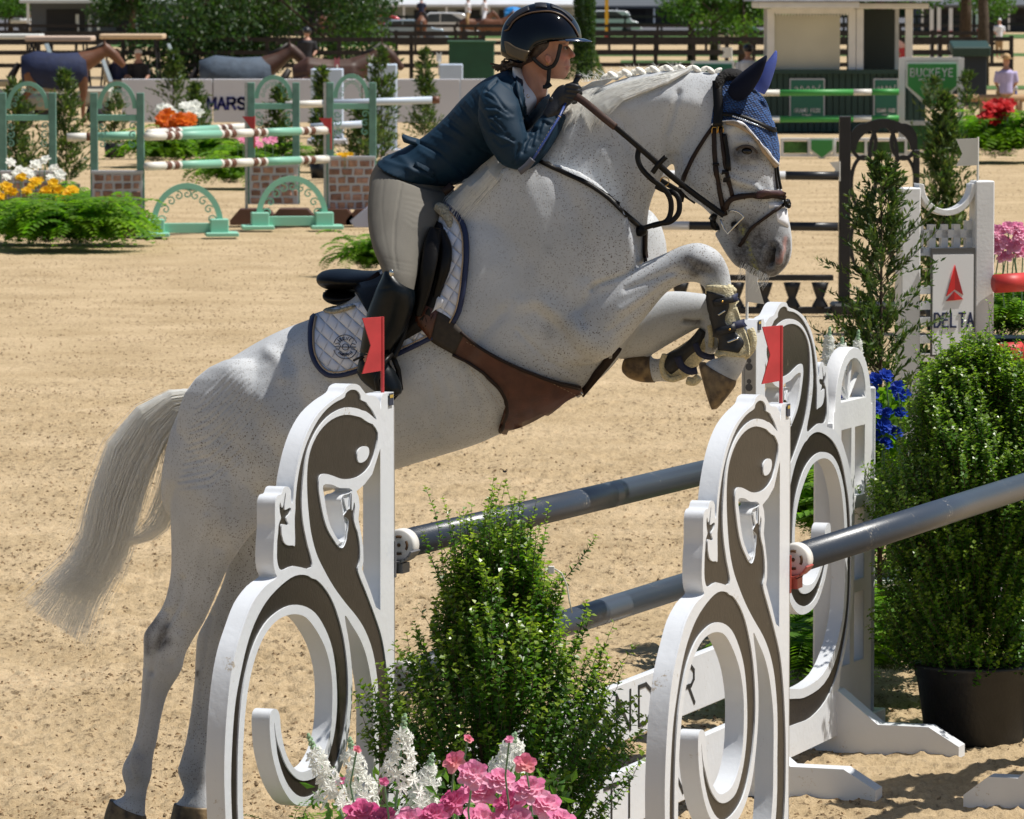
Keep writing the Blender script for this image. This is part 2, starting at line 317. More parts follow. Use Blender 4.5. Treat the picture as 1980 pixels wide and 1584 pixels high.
def grow(P, d):
    A = sum(P[i - 1][0] * P[i][1] - P[i][0] * P[i - 1][1] for i in range(len(P))); sg = 1 if A > 0 else -1; out = []
    for i in range(len(P)):
        a, b = P[i - 1], P[(i + 1) % len(P)]; dx, dy = b[0] - a[0], b[1] - a[1]; L = math.hypot(dx, dy) or 1; near_ = min(math.hypot(P[i][0] - q[0], P[i][1] - ZO - q[1]) for q in HAND1 + HAND2 + [(.945, .712), (.93, .665), (.129, 1.463), (.158, 1.4), (.141, 1.503), (.204, 1.526), (.655, 1.119)])
        if near_ < .035: out.append(P[i]); continue
        out.append((P[i][0] + sg * dy / L * d, P[i][1] - sg * dx / L * d))
    return out
def wing_meshes():
    hip = lambda L: [(a, b + ZO) for a, b in L]
    dark1 = smooth_poly(hip(D1), 2) + [tuple(p) for p in catmull(hip(D3IN[::-1]), 2)]
    body = hip(D1) + hip(D3IN[::-1]) + hip(D3OUT[::-1]) + hip(BOT) + hip(D1B) + hip(HAND1) + hip(D1C)
    body = hip(D1) + hip(D3IN[::-1]) + hip(D3OUT[::-1]) + hip(BOT) + hip(D1B) + hip(HAND1) + hip(D1C)
    band = hip(D2OUT + HAND2 + D2IN)
    sb, sd = grow(smooth_poly(body, 3), .0035), grow(smooth_poly(band, 3), .0035)
    out = hip(WOUT[:4]) + [tuple(p) for p in catmull(hip(WOUT[4:-4]), 3)] + hip(WOUT[-4:])
    holes = [smooth_poly(hip(BIG), 3), hip(TOPG), smooth_poly(hip(HOLE), 3)]
    core = plate([out] + holes, -.058, -.009, .0, 'wing_panel')
    bord = plate([out] + holes + [sb, sd], -.0095, -.003, .0, 'raised_border')
    i1 = plate([sb], -.0105, -.0072, 0, 'dark_inlay'); i2 = plate([sd], -.0105, -.0072, 0, 'dark_inlay')
    eye = plate([smooth_poly(hip(EYE_P), 4)], -.0075, -.003, 0, 'eye_disc')
    return core, bord, i1, i2, eye
core, bord, in1, in2, eyem = wing_meshes()
def mirror(me):
    m = me.copy(); m.transform(Matrix.Diagonal((-1, 1, 1, 1))); m.flip_normals(); return m
def foot_mesh(u0):
    """cross foot lying across the wing at distance u0, with a sloped gusset; local X=u, Y=up, Z=toward the face side"""
    mb = MB(); hw = .045
    prof = [(-.42, 0), (-.42, .045), (-.33, .115), (-.22, .115), (-.10, .24), (.0, .24), (.16, .115), (.36, .115), (.48, .045), (.48, 0)]
    a = [(u0 - hw, y, z) for z, y in prof]; b = [(u0 + hw, y, z) for z, y in prof]; n = len(prof)
    mb.add(a + b, [tuple(range(n)), tuple(range(2 * n - 1, n - 1, -1))] + [(i, i + n, (i + 1) % n + n, (i + 1) % n) for i in range(n)])
    return mb.mesh('foot')
def track_mesh():
    """perforated cup track on the inner end of the post (drawn as a channel with keyhole slots)"""
    mb = MB(); x = -.004
    mb.box((x, .93, -.007), (.008, 1.5, .008)); mb.box((x, .93, -.051), (.008, 1.5, .008)); mb.box((-.001, .93, -.029), (.003, 1.5, .036))
    return mb.mesh('cup_track')
def slots_mesh():
    mb = MB()
    for k in range(19):
        y = .28 + k * .075
        for dy, r in ((0, .014), (.022, .009)):
            P = [(-.0035, y + dy + r * math.sin(a * math.pi / 5), -.029 + r * math.cos(a * math.pi / 5)) for a in range(10)]
            mb.add(P, [tuple(range(10))])
    return mb.mesh('track_slots')
def cup_mesh(z):
    mb = MB()
    mb.box((-.008, z - .045, -.025), (.012, .11, .05))
    for a in range(-4, 5):          # shallow dish under the pole end
        t = a / 4 * 1.0; mb.box((-.055, z - .058 * math.cos(t) + .0, -.01 + .058 * math.sin(t)), (.075, .006, .02), Matrix.Rotation(-t, 3, 'X').to_3x3())
    mb.box((-.055, z - .075, -.01), (.06, .03, .05))
    return mb.mesh('jump_cup')
CUPG = mat('cup_grey', (.12, .12, .13), .45); CUPR = mat('cup_red', (.35, .06, .04), .5)
SLOTM = mat('slot_dark', (.10, .10, .10), .8)
STK = mat('sticker_dark', (.02, .03, .06), .5); STKY = mat('sticker_gold', (.45, .3, .05), .5)
def make_wing(P, outward, label, cups, group='white salamander wings of the oxer', NP=NP):
    """outward = -D for a wing on the near side (mirrored mesh), +D on the far side; face looks along NP"""
    far = outward.dot(D) > 0
    t = empty('salamander_wing', P, label, 'jump standard', group)
    M = frame((0, 0, 0), outward, (0, 0, 1), NP)
    fix = lambda me: me
    def put(name, me, m, lab=None):
        me = me.copy(); me.transform(M)
        if not far: me.flip_normals()
        o = link(name, me, m, t)
        if lab: o['label'] = lab
        return o
    put('wing_panel', core, WHITE); put('raised_border', bord, WHITE)
    a = put('dark_inlay', in1, DARKIN, 'dark salamander head, body and curled tail'); put('dark_inlay', in2, DARKIN, 'dark leg band over the salamander head')
    put('eye_disc', eyem, WHITE)
    put('foot', foot_mesh(-.10 + .05), WHITE); put('foot', foot_mesh(1.12), WHITE)
    put('cup_track', track_mesh(), TRACK); put('track_slots', slots_mesh(), SLOTM)['kind'] = 'stuff'
    for z, m in cups: put('jump_cup', cup_mesh(z), m)
    s = MB().box((.03, 1.705, .0008), (.034, .036, .0016)); put('sticker', s.mesh(), STK)
    s = MB().box((.03, 1.714, .002), (.028, .009, .001)); put('sticker', s.mesh(), STKY)
    return t
P2 = P1 + NP * 1.226; P4 = P3 + NP * 1.226
make_wing(P1, -D, 'white salamander cutout wing at the left, beside the horse\'s hind legs', [(1.27, CUPG), (.86, CUPG)])
D2 = Vector((.302, .9533, 0)); make_wing(P2, -D2, 'white salamander cutout wing at front centre right with a red flag on it', [(1.27, CUPR)], NP=Vector((D2.y, -D2.x, 0)))
make_wing(P3, D, 'white salamander cutout wing facing left, farthest back with a white flag', [(1.23, CUPG), (.84, CUPG)])
make_wing(P4, D, 'white salamander wing just beyond the right edge, its foot showing', [(1.23, CUPG)])
# poles
POLE = mat('blue_grey_pole', (.036, .047, .066), .33, .05, 3, .0006, 120, .5)
def scuffed(m=None, col=(.34, .31, .26), lo=.365, hi=.41, s2=4.5):
    m = m or POLE; n = m.node_tree; b = n.nodes['Principled BSDF']; tc = n.nodes.new('ShaderNodeTexCoord')
    mp = n.nodes.new('ShaderNodeMapping'); mp.inputs['Scale'].default_value = (1, 1, 1); n.links.new(tc.outputs['Object'], mp.inputs[0])
    t = n.nodes.new('ShaderNodeTexNoise'); t.inputs['Scale'].default_value = 70; t.inputs['Detail'].default_value = 6; t.inputs['Roughness'].default_value = .8; n.links.new(mp.outputs[0], t.inputs[0])
    t2 = n.nodes.new('ShaderNodeTexNoise'); t2.inputs['Scale'].default_value = s2; n.links.new(tc.outputs['Object'], t2.inputs[0])
    a = n.nodes.new('ShaderNodeMath'); a.operation = 'MULTIPLY'; n.links.new(t.outputs[0], a.inputs[0]); n.links.new(t2.outputs[0], a.inputs[1])
    r = n.nodes.new('ShaderNodeValToRGB'); r.color_ramp.elements[0].position = lo; r.color_ramp.elements[1].position = hi; n.links.new(a.outputs[0], r.inputs[0])
    x = n.nodes.new('ShaderNodeMix'); x.data_type = 'RGBA'; n.links.new(r.outputs[0], x.inputs[0])
    old = b.inputs['Base Color'].links[0].from_socket; n.links.new(old, x.inputs[6]); x.inputs[7].default_value = (*col, 1)
    n.links.new(x.outputs[2], b.inputs['Base Color'])
scuffed()
scuffed(WHITE, (.40, .34, .26), .375, .44, 7); scuffed(DARKIN, (.14, .12, .09), .39, .43, 6)
POLE2 = mat('pole_tape_band', (.055, .068, .088), .3)
CAPM = mat('white_end_cap', (.72, .70, .66), .45)
def pole(P, z0, z1, label, bands=()):
    t = empty('jump_pole', P + Vector((0, 0, z0)), label, 'jump pole', 'blue-grey poles of the oxer')
    a = NP * -.008 + D * .055; b = NP * -.03 + D * 3.62 + Vector((0, 0, z1 - z0))
    MB().tube([a + D * .045, b], .0435, 32).build('pole_body', POLE, t, True)
    ax = (b - a).normalized()
    MB().tube([a, a + ax * .004, a + ax * .046], [.042, .048, .048], 32).build('end_cap', CAPM, t, True)
    side = ax.cross(Vector((0, 0, 1))).normalized(); upv = side.cross(ax)
    mb = MB(); rr = .026
    for s0 in (0, math.pi):
        pts = [a - ax * .001 + (side * math.cos(s0 + k * .17) + upv * math.sin(s0 + k * .17)) * rr for k in range(-3, 4)]
        mb.tube(pts, .0042, 6)
    for s0 in (math.pi / 2 , -math.pi / 2):
        pts = [a - ax * .001 + (side * math.cos(s0 + k * .17) + upv * math.sin(s0 + k * .17)) * rr for k in range(-2, 3)]
        mb.tube(pts, .0042, 6)
    mb.ball(a, .006)
    mb.build('cap_slots', mat('cap_slot', (.10, .05, .02), .8), t)['kind'] = 'stuff'
    for f0, f1 in bands: MB().tube([a + (b - a) * f0, a + (b - a) * f1], .0440, 32, False).build('tape_band', POLE2, t, True)
    return t
pole(P1, 1.262, 1.21, 'blue-grey pole resting on the left wing behind the tall bush', [(.555, .575)])
pole(P1, .868, .833, 'lower blue-grey pole coming out from behind the bush', [(.53, .60)])
pole(P2, 1.262, 1.222, 'scuffed blue-grey pole running right from the centre wing\'s red cup')
# planks with the sponsor's lettering
LET = mat('plank_letter', (.02, .02, .02), .6)
def plank(z, h, text, label, x_end, wd, gap):
    t = empty('lettered_plank', P1 + Vector((0, 0, z)), label, 'jump plank', 'white lettered planks of the oxer')
    M = frame(NP * -.035, D, (0, 0, 1), NP)
    me = MB().box((1.84, 0, -.015), (3.62, h, .03), None, .004).mesh(); me.transform(M); link('board', me, WHITE, t)
    tot = len(text) * (wd + gap) - gap
    for i, ch in enumerate(text):
        me = lettering(ch, h * .66, wd, gap, .014, .0022, 0.).mesh(); me.transform(M @ Matrix.Translation((x_end - tot + i * (wd + gap) - (.10 if ch == 'I' else 0) * 0, -h * .33, .0006)))
        link('letter', me, LET, t)
plank(.475, .20, 'SALAMANDER', 'upper white plank lettered SALAMANDER behind the centre wing', 3.06, .155, .085)
plank(.175, .20, 'COLLECTION', 'lower white plank lettered COLLECTION close to the sand', 2.93, .155, .085)
# flags
REDP = mat('red_plastic', (.47, .035, .04), .45, .12, 14, 0); WHP = mat('white_plastic', (.70, .70, .66), .45)
def flag(base, m, label, dx, tall=.225):
    t = empty('jump_flag', base, label, 'flag', 'swallowtail flags on the jump standards')
    MB().tube([(0, 0, -.03), (0, 0, tall)], .0055, 8).build('stick', m, t)
    X = Vector((dx, -1.15, 0)); h0 = tall - .165
    P = [(0, h0 + .005), (.0, tall), (.088, tall + .0), (.052, (tall + h0) / 2), (.090, h0 - .0)]
    me = plate([P], -.0015, .0015, .0005, 'cloth'); me.transform(frame((0, 0, 0), X.normalized(), (0, 0, 1), X.normalized().cross(Vector((0, 0, 1))))); link('flag_blade', me, m, t)
flag(P1 + Vector((0, 0, 1.725)) - D * .035 - NP * .025, REDP, 'red swallowtail flag stuck on the left salamander wing', -1)
flag(P2 + Vector((0, 0, 1.725)) - D * .035 - NP * .02, REDP, 'red swallowtail flag stuck on the centre salamander wing', -1)
flag(P3 + Vector((0, 0, 1.725)) + D * .02 - NP * .045, WHP, 'white flag on the rear salamander wing below the horse\'s muzzle', 1)
# ---------------------------------------------------------------- loft modelling: body volumes measured from the photo, then fused into one skin
HA = R(17); HF = Vector((math.cos(HA), -math.sin(HA), 0)); HN = Vector((-math.sin(HA), -math.cos(HA), 0))
H0 = AT(330, 1570, 18.05); H0.z = 0
def HP(px, py, off=0.): return onplane(px, py, H0 + HN * off, HN)
def resample(sec, k=4):
    S = np.array([list(s) + [2.0] * (7 - len(s)) for s in sec], float); return catmull(S, k)
def loft_geo(sec, n=28, k=4, cap=True):
    S = resample(sec, k); vs = []; fs = []
    for ax, ay, bx, by, hd, off, pw in S:
        A = HP(ax, ay, off); B = HP(bx, by, off); c = (A + B) / 2; u = (A - B) / 2
        for j in range(n):
            t = 2 * math.pi * j / n; ct, st = math.cos(t), math.sin(t); e = 2 / pw
            vs.append(c + u * (abs(ct) ** e * (1 if ct > 0 else -1)) + HN * (max(hd, .002) * abs(st) ** e * (1 if st > 0 else -1)))
    m = len(S)
    for i in range(m - 1):
        for j in range(n): fs.append((i * n + j, i * n + (j + 1) % n, (i + 1) * n + (j + 1) % n, (i + 1) * n + j))
    for i, o in ((0, 1), (m - 1, -1)):
        c = sum((vs[i * n + j] for j in range(n)), Vector()) / n; vs.append(c); ci = len(vs) - 1
        for j in range(n): fs.append((ci, i * n + (j + 1) % n, i * n + j) if o > 0 else (ci, i * n + j, i * n + (j + 1) % n))
    return vs, fs
def limb(path):
    """(px, py, half width px, half depth m, offset m) along a centre line -> sections"""
    P = np.array(path, float); out = []
    for i, p in enumerate(P):
        d = P[min(i + 1, len(P) - 1)][:2] - P[max(i - 1, 0)][:2]; d /= np.linalg.norm(d) + 1e-9; nx, ny = d[1], -d[0]
        out.append((p[0] + nx * p[2], p[1] + ny * p[2], p[0] - nx * p[2], p[1] - ny * p[2], p[3], p[4]))
    return out
def fuse(lofts, voxel=.008, smooth=6, extra=None, n=28):
    mb = MB()
    for s in lofts: mb.add(*loft_geo(s, n))
    if extra: mb.add(extra.v, extra.f)
    me = mb.mesh('fuse'); bm = bmesh.new(); bm.from_mesh(me); bmesh.ops.recalc_face_normals(bm, faces=bm.faces); bm.to_mesh(me); bm.free()
    o = bpy.data.objects.new('fuse', me); C.objects.link(o)
    r = o.modifiers.new('r', 'REMESH'); r.mode = 'VOXEL'; r.voxel_size = voxel; r.use_smooth_shade = True
    if smooth:
        s = o.modifiers.new('s', 'SMOOTH'); s.factor = .5; s.iterations = smooth
    dg = bpy.context.evaluated_depsgraph_get(); out = bpy.data.meshes.new_from_object(o.evaluated_get(dg))
    bpy.data.objects.remove(o); bpy.data.meshes.remove(me); return out
def arrays(me):
    n = len(me.vertices); co = np.empty(n * 3); me.vertices.foreach_get('co', co); no = np.empty(n * 3); me.vertices.foreach_get('normal', no)
    return co.reshape(-1, 3), no.reshape(-1, 3)
def proj_np(co):
    v = co - np.array(EYE); zc = v[:, 1] * _c - v[:, 2] * _s; yc = v[:, 1] * _s + v[:, 2] * _c
    return np.stack([PCX + FPX * v[:, 0] / zc, PCY - FPX * yc / zc], 1)
def dist_poly(P, L):
    L = np.array(L, float); best = np.full(len(P), 1e9)
    for a, b in zip(L[:-1], L[1:]):
        d = b - a; t = np.clip(((P - a) @ d) / (d @ d + 1e-9), 0, 1); q = a + t[:, None] * d; best = np.minimum(best, np.hypot(*(P - q).T))
    return best
def sculpt(me, brushes, facing=.15):
    """raise or sink the near side along measured lines: (polyline, width px, height m)"""
    co, no = arrays(me); P = proj_np(co); near = np.clip((no @ np.array(HN) - facing * 0) * 3, 0, 1)
    disp = np.zeros(len(co))
    for L, wd, h in brushes: disp += h * np.exp(-(dist_poly(P, L) / wd) ** 2) * near
    co = co + no * disp[:, None]; me.vertices.foreach_set('co', co.ravel()); me.update(); return co, no, P, near
def mask_attr(me, name, P, near, brushes, base=0.):
    v = np.full(len(P), base)
    for L, wd, a in brushes: v += a * np.exp(-(dist_poly(P, L) / wd) ** 2) * (near if wd > 0 else 1)
    v = np.clip(v, 0, 1); at = me.color_attributes.new(name, 'FLOAT_COLOR', 'POINT')
    at.data.foreach_set('color', np.repeat(v, 4).astype(np.float32)); return v
# ---- the horse's skin
T_ = lambda *a: a
torso = [(366, 790, 350, 840, .05, 0), (380, 757, 335, 925, .16, 0), (428, 711, 340, 1000, .235, 0, 2.2), (490, 668, 425, 1015, .27, 0, 2.2), (550, 636, 520, 985, .28, 0, 2.2), (612, 612, 600, 958, .285, 0, 2.2),
 (672, 580, 690, 935, .30, 0, 2.2), (732, 532, 772, 906, .315, 0, 2.2), (792, 478, 850, 882, .315, 0, 2.2), (850, 415, 925, 858, .305, 0, 2.2), (900, 365, 995, 826, .29, 0, 2.2), (950, 328, 1068, 792, .27, 0, 2.2),
 (1000, 310, 1135, 752, .245, 0, 2.2), (1060, 325, 1185, 705, .225, 0, 2.1), (1125, 395, 1222, 640, .19, 0), (1185, 460, 1240, 590, .13, 0), (1215, 500, 1242, 560, .06, 0)]
neck = [(935, 345, 1170, 670, .20, 0), (972, 296, 1228, 560, .195, 0), (1020, 252, 1246, 470, .165, 0), (1080, 212, 1253, 405, .135, 0), (1150, 173, 1272, 355, .11, 0), (1230, 145, 1292, 322, .095, 0), (1312, 135, 1316, 312, .088, 0), (1385, 142, 1345, 320, .08, 0)]
chest = [(1150, 430, 1180, 690, .10, .11), (1195, 450, 1215, 650, .11, .11), (1226, 475, 1236, 610, .08, .10)]
chest2 = [(1150, 430, 1180, 690, .10, -.11), (1205, 420, 1222, 650, .11, -.13), (1246, 402, 1252, 610, .095, -.15), (1272, 425, 1274, 580, .06, -.17), (1287, 465, 1288, 540, .02, -.18)]
head = [(1372, 140, 1322, 262, .065, 0), (1424, 150, 1305, 312, .082, 0), (1468, 192, 1308, 352, .098, 0), (1493, 240, 1332, 382, .104, 0, 2.3), (1501, 288, 1360, 400, .098, 0, 2.4), (1506, 335, 1383, 424, .083, 0, 2.4),
 (1512, 375, 1401, 450, .07, 0, 2.4), (1521, 408, 1414, 470, .06, 0, 2.3), (1528, 440, 1424, 482, .056, 0, 2.3), (1531, 470, 1426, 497, .056, 0, 2.3), (1529, 496, 1436, 516, .055, 0), (1518, 518, 1452, 530, .047, 0), (1500, 535, 1470, 538, .028, 0)]
chin = limb([(1400, 440, 22, .03, 0), (1420, 475, 22, .035, 0), (1436, 500, 20, .035, 0), (1444, 512, 14, .025, 0)])
nhind = [(345, 850, 560, 800, .11, .15), (337, 920, 540, 915, .12, .155), (332, 990, 506, 1005, .11, .15), (333, 1050, 472, 1050, .085, .15), (331, 1110, 438, 1103, .062, .15), (318, 1165, 414, 1158, .05, .15), (296, 1200, 394, 1203, .043, .15),
 (279, 1225, 374, 1236, .042, .15), (278, 1255, 358, 1266, .043, .15), (277, 1290, 350, 1298, .038, .15), (274, 1330, 325, 1340, .029, .15), (270, 1380, 312, 1385, .026, .15), (262, 1425, 304, 1430, .026, .15), (250, 1455, 297, 1458, .029, .15),
 (238, 1480, 294, 1480, .034, .15), (237, 1502, 292, 1502, .033, .15), (244, 1522, 284, 1528, .028, .15), (238, 1540, 281, 1552, .03, .15), (216, 1550, 280, 1576, .04, .15), (214, 1562, 280, 1590, .035, .15)]
fhind = [(440, 950, 600, 900, .11, -.14), (455, 1005, 570, 1000, .10, -.14), (446, 1060, 535, 1058, .08, -.14), (438, 1108, 512, 1110, .06, -.14), (420, 1155, 490, 1160, .05, -.14), (396, 1203, 462, 1213, .045, -.14), (383, 1230, 442, 1242, .043, -.14),
 (379, 1270, 430, 1284, .04, -.14), (377, 1310, 420, 1320, .032, -.14), (370, 1370, 412, 1375, .027, -.14), (360, 1430, 407, 1434, .026, -.14), (350, 1468, 404, 1473, .03, -.14), (344, 1490, 403, 1494, .034, -.14), (352, 1515, 400, 1520, .029, -.14), (356, 1535, 402, 1542, .03, -.14),
 (340, 1555, 404, 1562, .04, -.14), (338, 1568, 404, 1575, .035, -.14)]
nfore = [(1080, 560, 1085, 705, .09, .12), (1120, 556, 1125, 708, .095, .14), (1160, 543, 1168, 694, .09, .15), (1205, 526, 1210, 658, .078, .155), (1247, 507, 1248, 613, .066, .155), (1286, 490, 1287, 567, .055, .155), (1322, 474, 1322, 548, .05, .155), (1356, 470, 1344, 546, .05, .155),
 (1389, 487, 1358, 552, .048, .155), (1407, 518, 1366, 564, .044, .155), (1414, 550, 1372, 576, .036, .155), (1422, 582, 1376, 600, .029, .155), (1434, 622, 1385, 640, .027, .155), (1446, 658, 1396, 672, .033, .155), (1448, 684, 1394, 690, .036, .155), (1438, 712, 1378, 694, .032, .155), (1426, 734, 1364, 702, .036, .155), (1416, 742, 1362, 710, .03, .155)]
ffore = [(1180, 590, 1165, 680, .08, -.10), (1215, 580, 1205, 694, .085, -.12), (1255, 570, 1250, 690, .075, -.13), (1300, 563, 1290, 668, .062, -.13), (1345, 566, 1325, 648, .053, -.13), (1385, 575, 1352, 634, .05, -.13), (1410, 606, 1360, 642, .047, -.13), (1405, 645, 1356, 650, .043, -.13), (1382, 682, 1340, 660, .034, -.13),
 (1350, 706, 1318, 674, .028, -.13), (1322, 728, 1298, 684, .031, -.13), (1305, 740, 1284, 690, .034, -.13), (1282, 738, 1270, 694, .029, -.13), (1264, 739, 1256, 690, .034, -.13), (1256, 737, 1250, 694, .03, -.13)]
tailh = limb([(400, 775, 22, .05, 0), (365, 778, 17, .035, 0), (330, 790, 14, .03, 0), (295, 815, 12, .025, 0), (270, 850, 9, .02, 0)])
ex = MB()
for dx in (1,):
    ex.ball(HP(1442, 284, .086), (.040, .022, .036), 16, 10, frame((0, 0, 0), HF, HN, (0, 0, 1)).to_3x3())
    ex.ball(HP(1442, 284, -.086), (.040, .022, .036), 16, 10, frame((0, 0, 0), HF, HN, (0, 0, 1)).to_3x3())
    ex.ball(HP(1362, 335, .070), (.085, .030, .075), 16, 10, frame((0, 0, 0), HF, HN, (0, 0, 1)).to_3x3())      # jaw muscle
    ex.ball(HP(1500, 492, .046), (.026, .020, .042), 14, 8, frame((0, 0, 0), HF, HN, (0, 0, 1)).to_3x3())        # nostril rim
    ex.ball(HP(1500, 492, -.046), (.026, .020, .042), 14, 8, frame((0, 0, 0), HF, HN, (0, 0, 1)).to_3x3())
    ex.ball(HP(1040, 500, .19), (.34, .05, .32), 22, 14, frame((0, 0, 0), HF, HN, (0, 0, 1)).to_3x3())          # shoulder
    ex.ball(HP(1040, 500, -.19), (.34, .05, .32), 22, 14, frame((0, 0, 0), HF, HN, (0, 0, 1)).to_3x3())
    ex.ball(HP(470, 830, .19), (.24, .10, .24), 18, 12, frame((0, 0, 0), HF, HN, (0, 0, 1)).to_3x3())            # haunch
    ex.ball(HP(470, 830, -.19), (.24, .10, .24), 18, 12, frame((0, 0, 0), HF, HN, (0, 0, 1)).to_3x3())
skin = fuse([torso, neck, chest, chest2, head, chin, nhind, fhind, nfore, ffore, tailh], .0068, 7, ex, 32)
B_ = []
AMP = 1.35
def crease(L, w=4, h=-.005): B_.append((L, w, h * AMP))
# shoulder and forearm
crease([(1143, 560), (1150, 552), (1170, 545), (1205, 533), (1232, 515), (1236, 500)], 4, -.010)
crease([(1130, 625), (1122, 600), (1135, 575), (1150, 558)], 9, -.006)
crease([(1040, 600), (1080, 640), (1105, 680), (1135, 702)], 14, -.010); crease([(1060, 590), (1100, 620), (1140, 660), (1180, 680)], 22, .010)
crease([(985, 590), (1030, 585), (1060, 600)], 16, .006)
crease([(1010, 340), (1040, 420), (1050, 500), (1040, 560)], 22, .006); crease([(1075, 330), (1110, 400), (1130, 470), (1130, 530)], 20, -.008)
crease([(1210, 560), (1260, 540), (1310, 522)], 6, -.004); crease([(1180, 640), (1230, 600), (1280, 555), (1320, 535)], 7, -.004); crease([(1200, 600), (1250, 570), (1300, 535)], 8, .005)
crease([(1300, 530), (1330, 532), (1352, 545)], 5, -.004); crease([(1345, 500), (1370, 510)], 12, .004); crease([(1330, 505), (1345, 520), (1375, 530)], 5, -.003)
# neck
crease([(1300, 300), (1282, 330), (1272, 365), (1262, 400), (1252, 430)], 5, -.010); crease([(1288, 360), (1276, 390), (1268, 420)], 3, -.006)
crease([(1200, 230), (1230, 300), (1240, 370), (1235, 440), (1240, 480)], 14, -.007); crease([(1170, 300), (1200, 370), (1215, 430), (1225, 480)], 18, .006)
crease([(1100, 260), (1180, 215), (1280, 190), (1340, 200)], 24, .007)
crease([(1312, 180), (1300, 220), (1285, 262), (1290, 300), (1300, 330)], 6, -.008)
# head
crease([(1308, 300), (1316, 340), (1340, 372), (1372, 395)], 6, -.007); crease([(1385, 330), (1420, 348), (1460, 360), (1480, 380)], 6, .007); crease([(1390, 350), (1430, 366), (1465, 385)], 8, -.005)
crease([(1410, 250), (1430, 243), (1455, 250), (1472, 268), (1478, 290)], 8, .007); crease([(1400, 265), (1410, 300), (1430, 318), (1460, 320)], 8, -.005)
crease([(1430, 288), (1452, 290)], 9, -.012)
crease([(1480, 310), (1492, 350), (1500, 390)], 8, -.004); crease([(1486, 330), (1500, 420)], 5, .003)
crease([(1495, 478), (1490, 495), (1490, 512)], 6.5, -.022); crease([(1503, 470), (1513, 485), (1508, 510)], 6, .006); crease([(1478, 480), (1476, 505), (1484, 520)], 6, .005)
crease([(1418, 432), (1430, 455), (1445, 480), (1456, 505), (1462, 528)], 4, -.008); crease([(1432, 450), (1450, 490)], 9, .004)
# barrel, flank, haunch
crease([(560, 700), (575, 760), (600, 820), (600, 880)], 22, -.012); crease([(640, 740), (660, 800), (680, 850)], 10, -.003); crease([(900, 700), (940, 640), (985, 590)], 12, -.006); crease([(1000, 640), (1060, 700), (1110, 725)], 6, -.004); crease([(950, 420), (1000, 520), (1005, 600)], 26, -.006); crease([(640, 760), (680, 830), (720, 880)], 30, .006)
crease([(450, 720), (520, 790), (560, 850)], 26, .008); crease([(520, 680), (545, 700), (550, 730)], 14, .008)
crease([(350, 930), (400, 960), (440, 1030), (455, 1060)], 24, .006); crease([(430, 840), (480, 900), (500, 960)], 20, -.006)
for k in range(15):
    x0 = 372 + k * 9; y0 = 790 + k * 3
    L_ = [(380 - 2.4 * k, 776 + 12 * k), (398 + .5 * k, 758 + 12.5 * k + (k % 3) * 2), (425 + 3 * k, 733 + 11 * k), (458 + 5 * k, 706 + 8 * k)]
    crease(L_, 2.6, -.0020 * (.5 + (k * 37 % 11) / 11)); crease([(a + 3, b + 5) for a, b in L_], 3.0, .0014)
for k in range(7): crease([(820 + k * 30, 700 + k * 8), (845 + k * 30, 780), (850 + k * 30, 840 - k * 8)], 8, -.0025)
# hocks and fetlocks
crease([(322, 1185), (318, 1225), (300, 1262), (292, 1300)], 7, -.008); crease([(345, 1230), (335, 1270)], 9, .004); crease([(290, 1300), (283, 1360), (272, 1410), (262, 1440)], 3, -.006); crease([(352, 1120), (345, 1170), (325, 1205)], 6, -.007); crease([(400, 1000), (385, 1060), (375, 1120), (360, 1180)], 9, .005); crease([(440, 900), (450, 980), (425, 1060)], 12, -.005); crease([(283, 1300), (276, 1380), (266, 1430)], 3.5, .003)
crease([(252, 1445), (248, 1475), (255, 1500)], 4, -.004); crease([(270, 1470), (268, 1500)], 8, .004)
crease([(410, 1190), (400, 1240), (392, 1290)], 6, -.006); crease([(392, 1300), (385, 1380), (372, 1430)], 3, -.004)
# far knee pit
crease([(1322, 622), (1345, 625), (1358, 622)], 4, -.010)
co, no, PX, near = sculpt(skin, B_)
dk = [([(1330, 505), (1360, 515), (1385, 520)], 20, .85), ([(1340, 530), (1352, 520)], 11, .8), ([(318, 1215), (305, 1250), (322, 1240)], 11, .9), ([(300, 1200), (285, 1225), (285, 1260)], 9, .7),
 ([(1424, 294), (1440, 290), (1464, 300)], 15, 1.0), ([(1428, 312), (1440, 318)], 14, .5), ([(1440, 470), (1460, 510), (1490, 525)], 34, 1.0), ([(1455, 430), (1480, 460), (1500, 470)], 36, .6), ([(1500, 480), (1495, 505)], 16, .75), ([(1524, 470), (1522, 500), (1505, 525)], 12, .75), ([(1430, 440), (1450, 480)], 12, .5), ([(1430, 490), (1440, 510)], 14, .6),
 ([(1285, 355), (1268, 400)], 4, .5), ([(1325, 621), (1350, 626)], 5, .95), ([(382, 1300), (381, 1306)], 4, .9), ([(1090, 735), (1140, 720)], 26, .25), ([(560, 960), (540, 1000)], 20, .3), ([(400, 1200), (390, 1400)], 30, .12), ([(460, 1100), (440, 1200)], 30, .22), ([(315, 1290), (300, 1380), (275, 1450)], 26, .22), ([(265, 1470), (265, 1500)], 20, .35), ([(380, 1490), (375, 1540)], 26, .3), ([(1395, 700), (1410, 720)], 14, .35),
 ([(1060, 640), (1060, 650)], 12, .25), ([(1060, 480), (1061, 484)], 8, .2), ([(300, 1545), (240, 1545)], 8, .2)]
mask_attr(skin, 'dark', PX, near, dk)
pk = [([(1519, 460), (1516, 480), (1507, 505)], 3.6, .6), ([(1500, 500), (1498, 510)], 3, .3)]
mask_attr(skin, 'pink', PX, near, pk)
mask_attr(skin, 'deep', PX, near, [([(1495, 478), (1490, 495), (1491, 510)], 5.5, 1.0)])
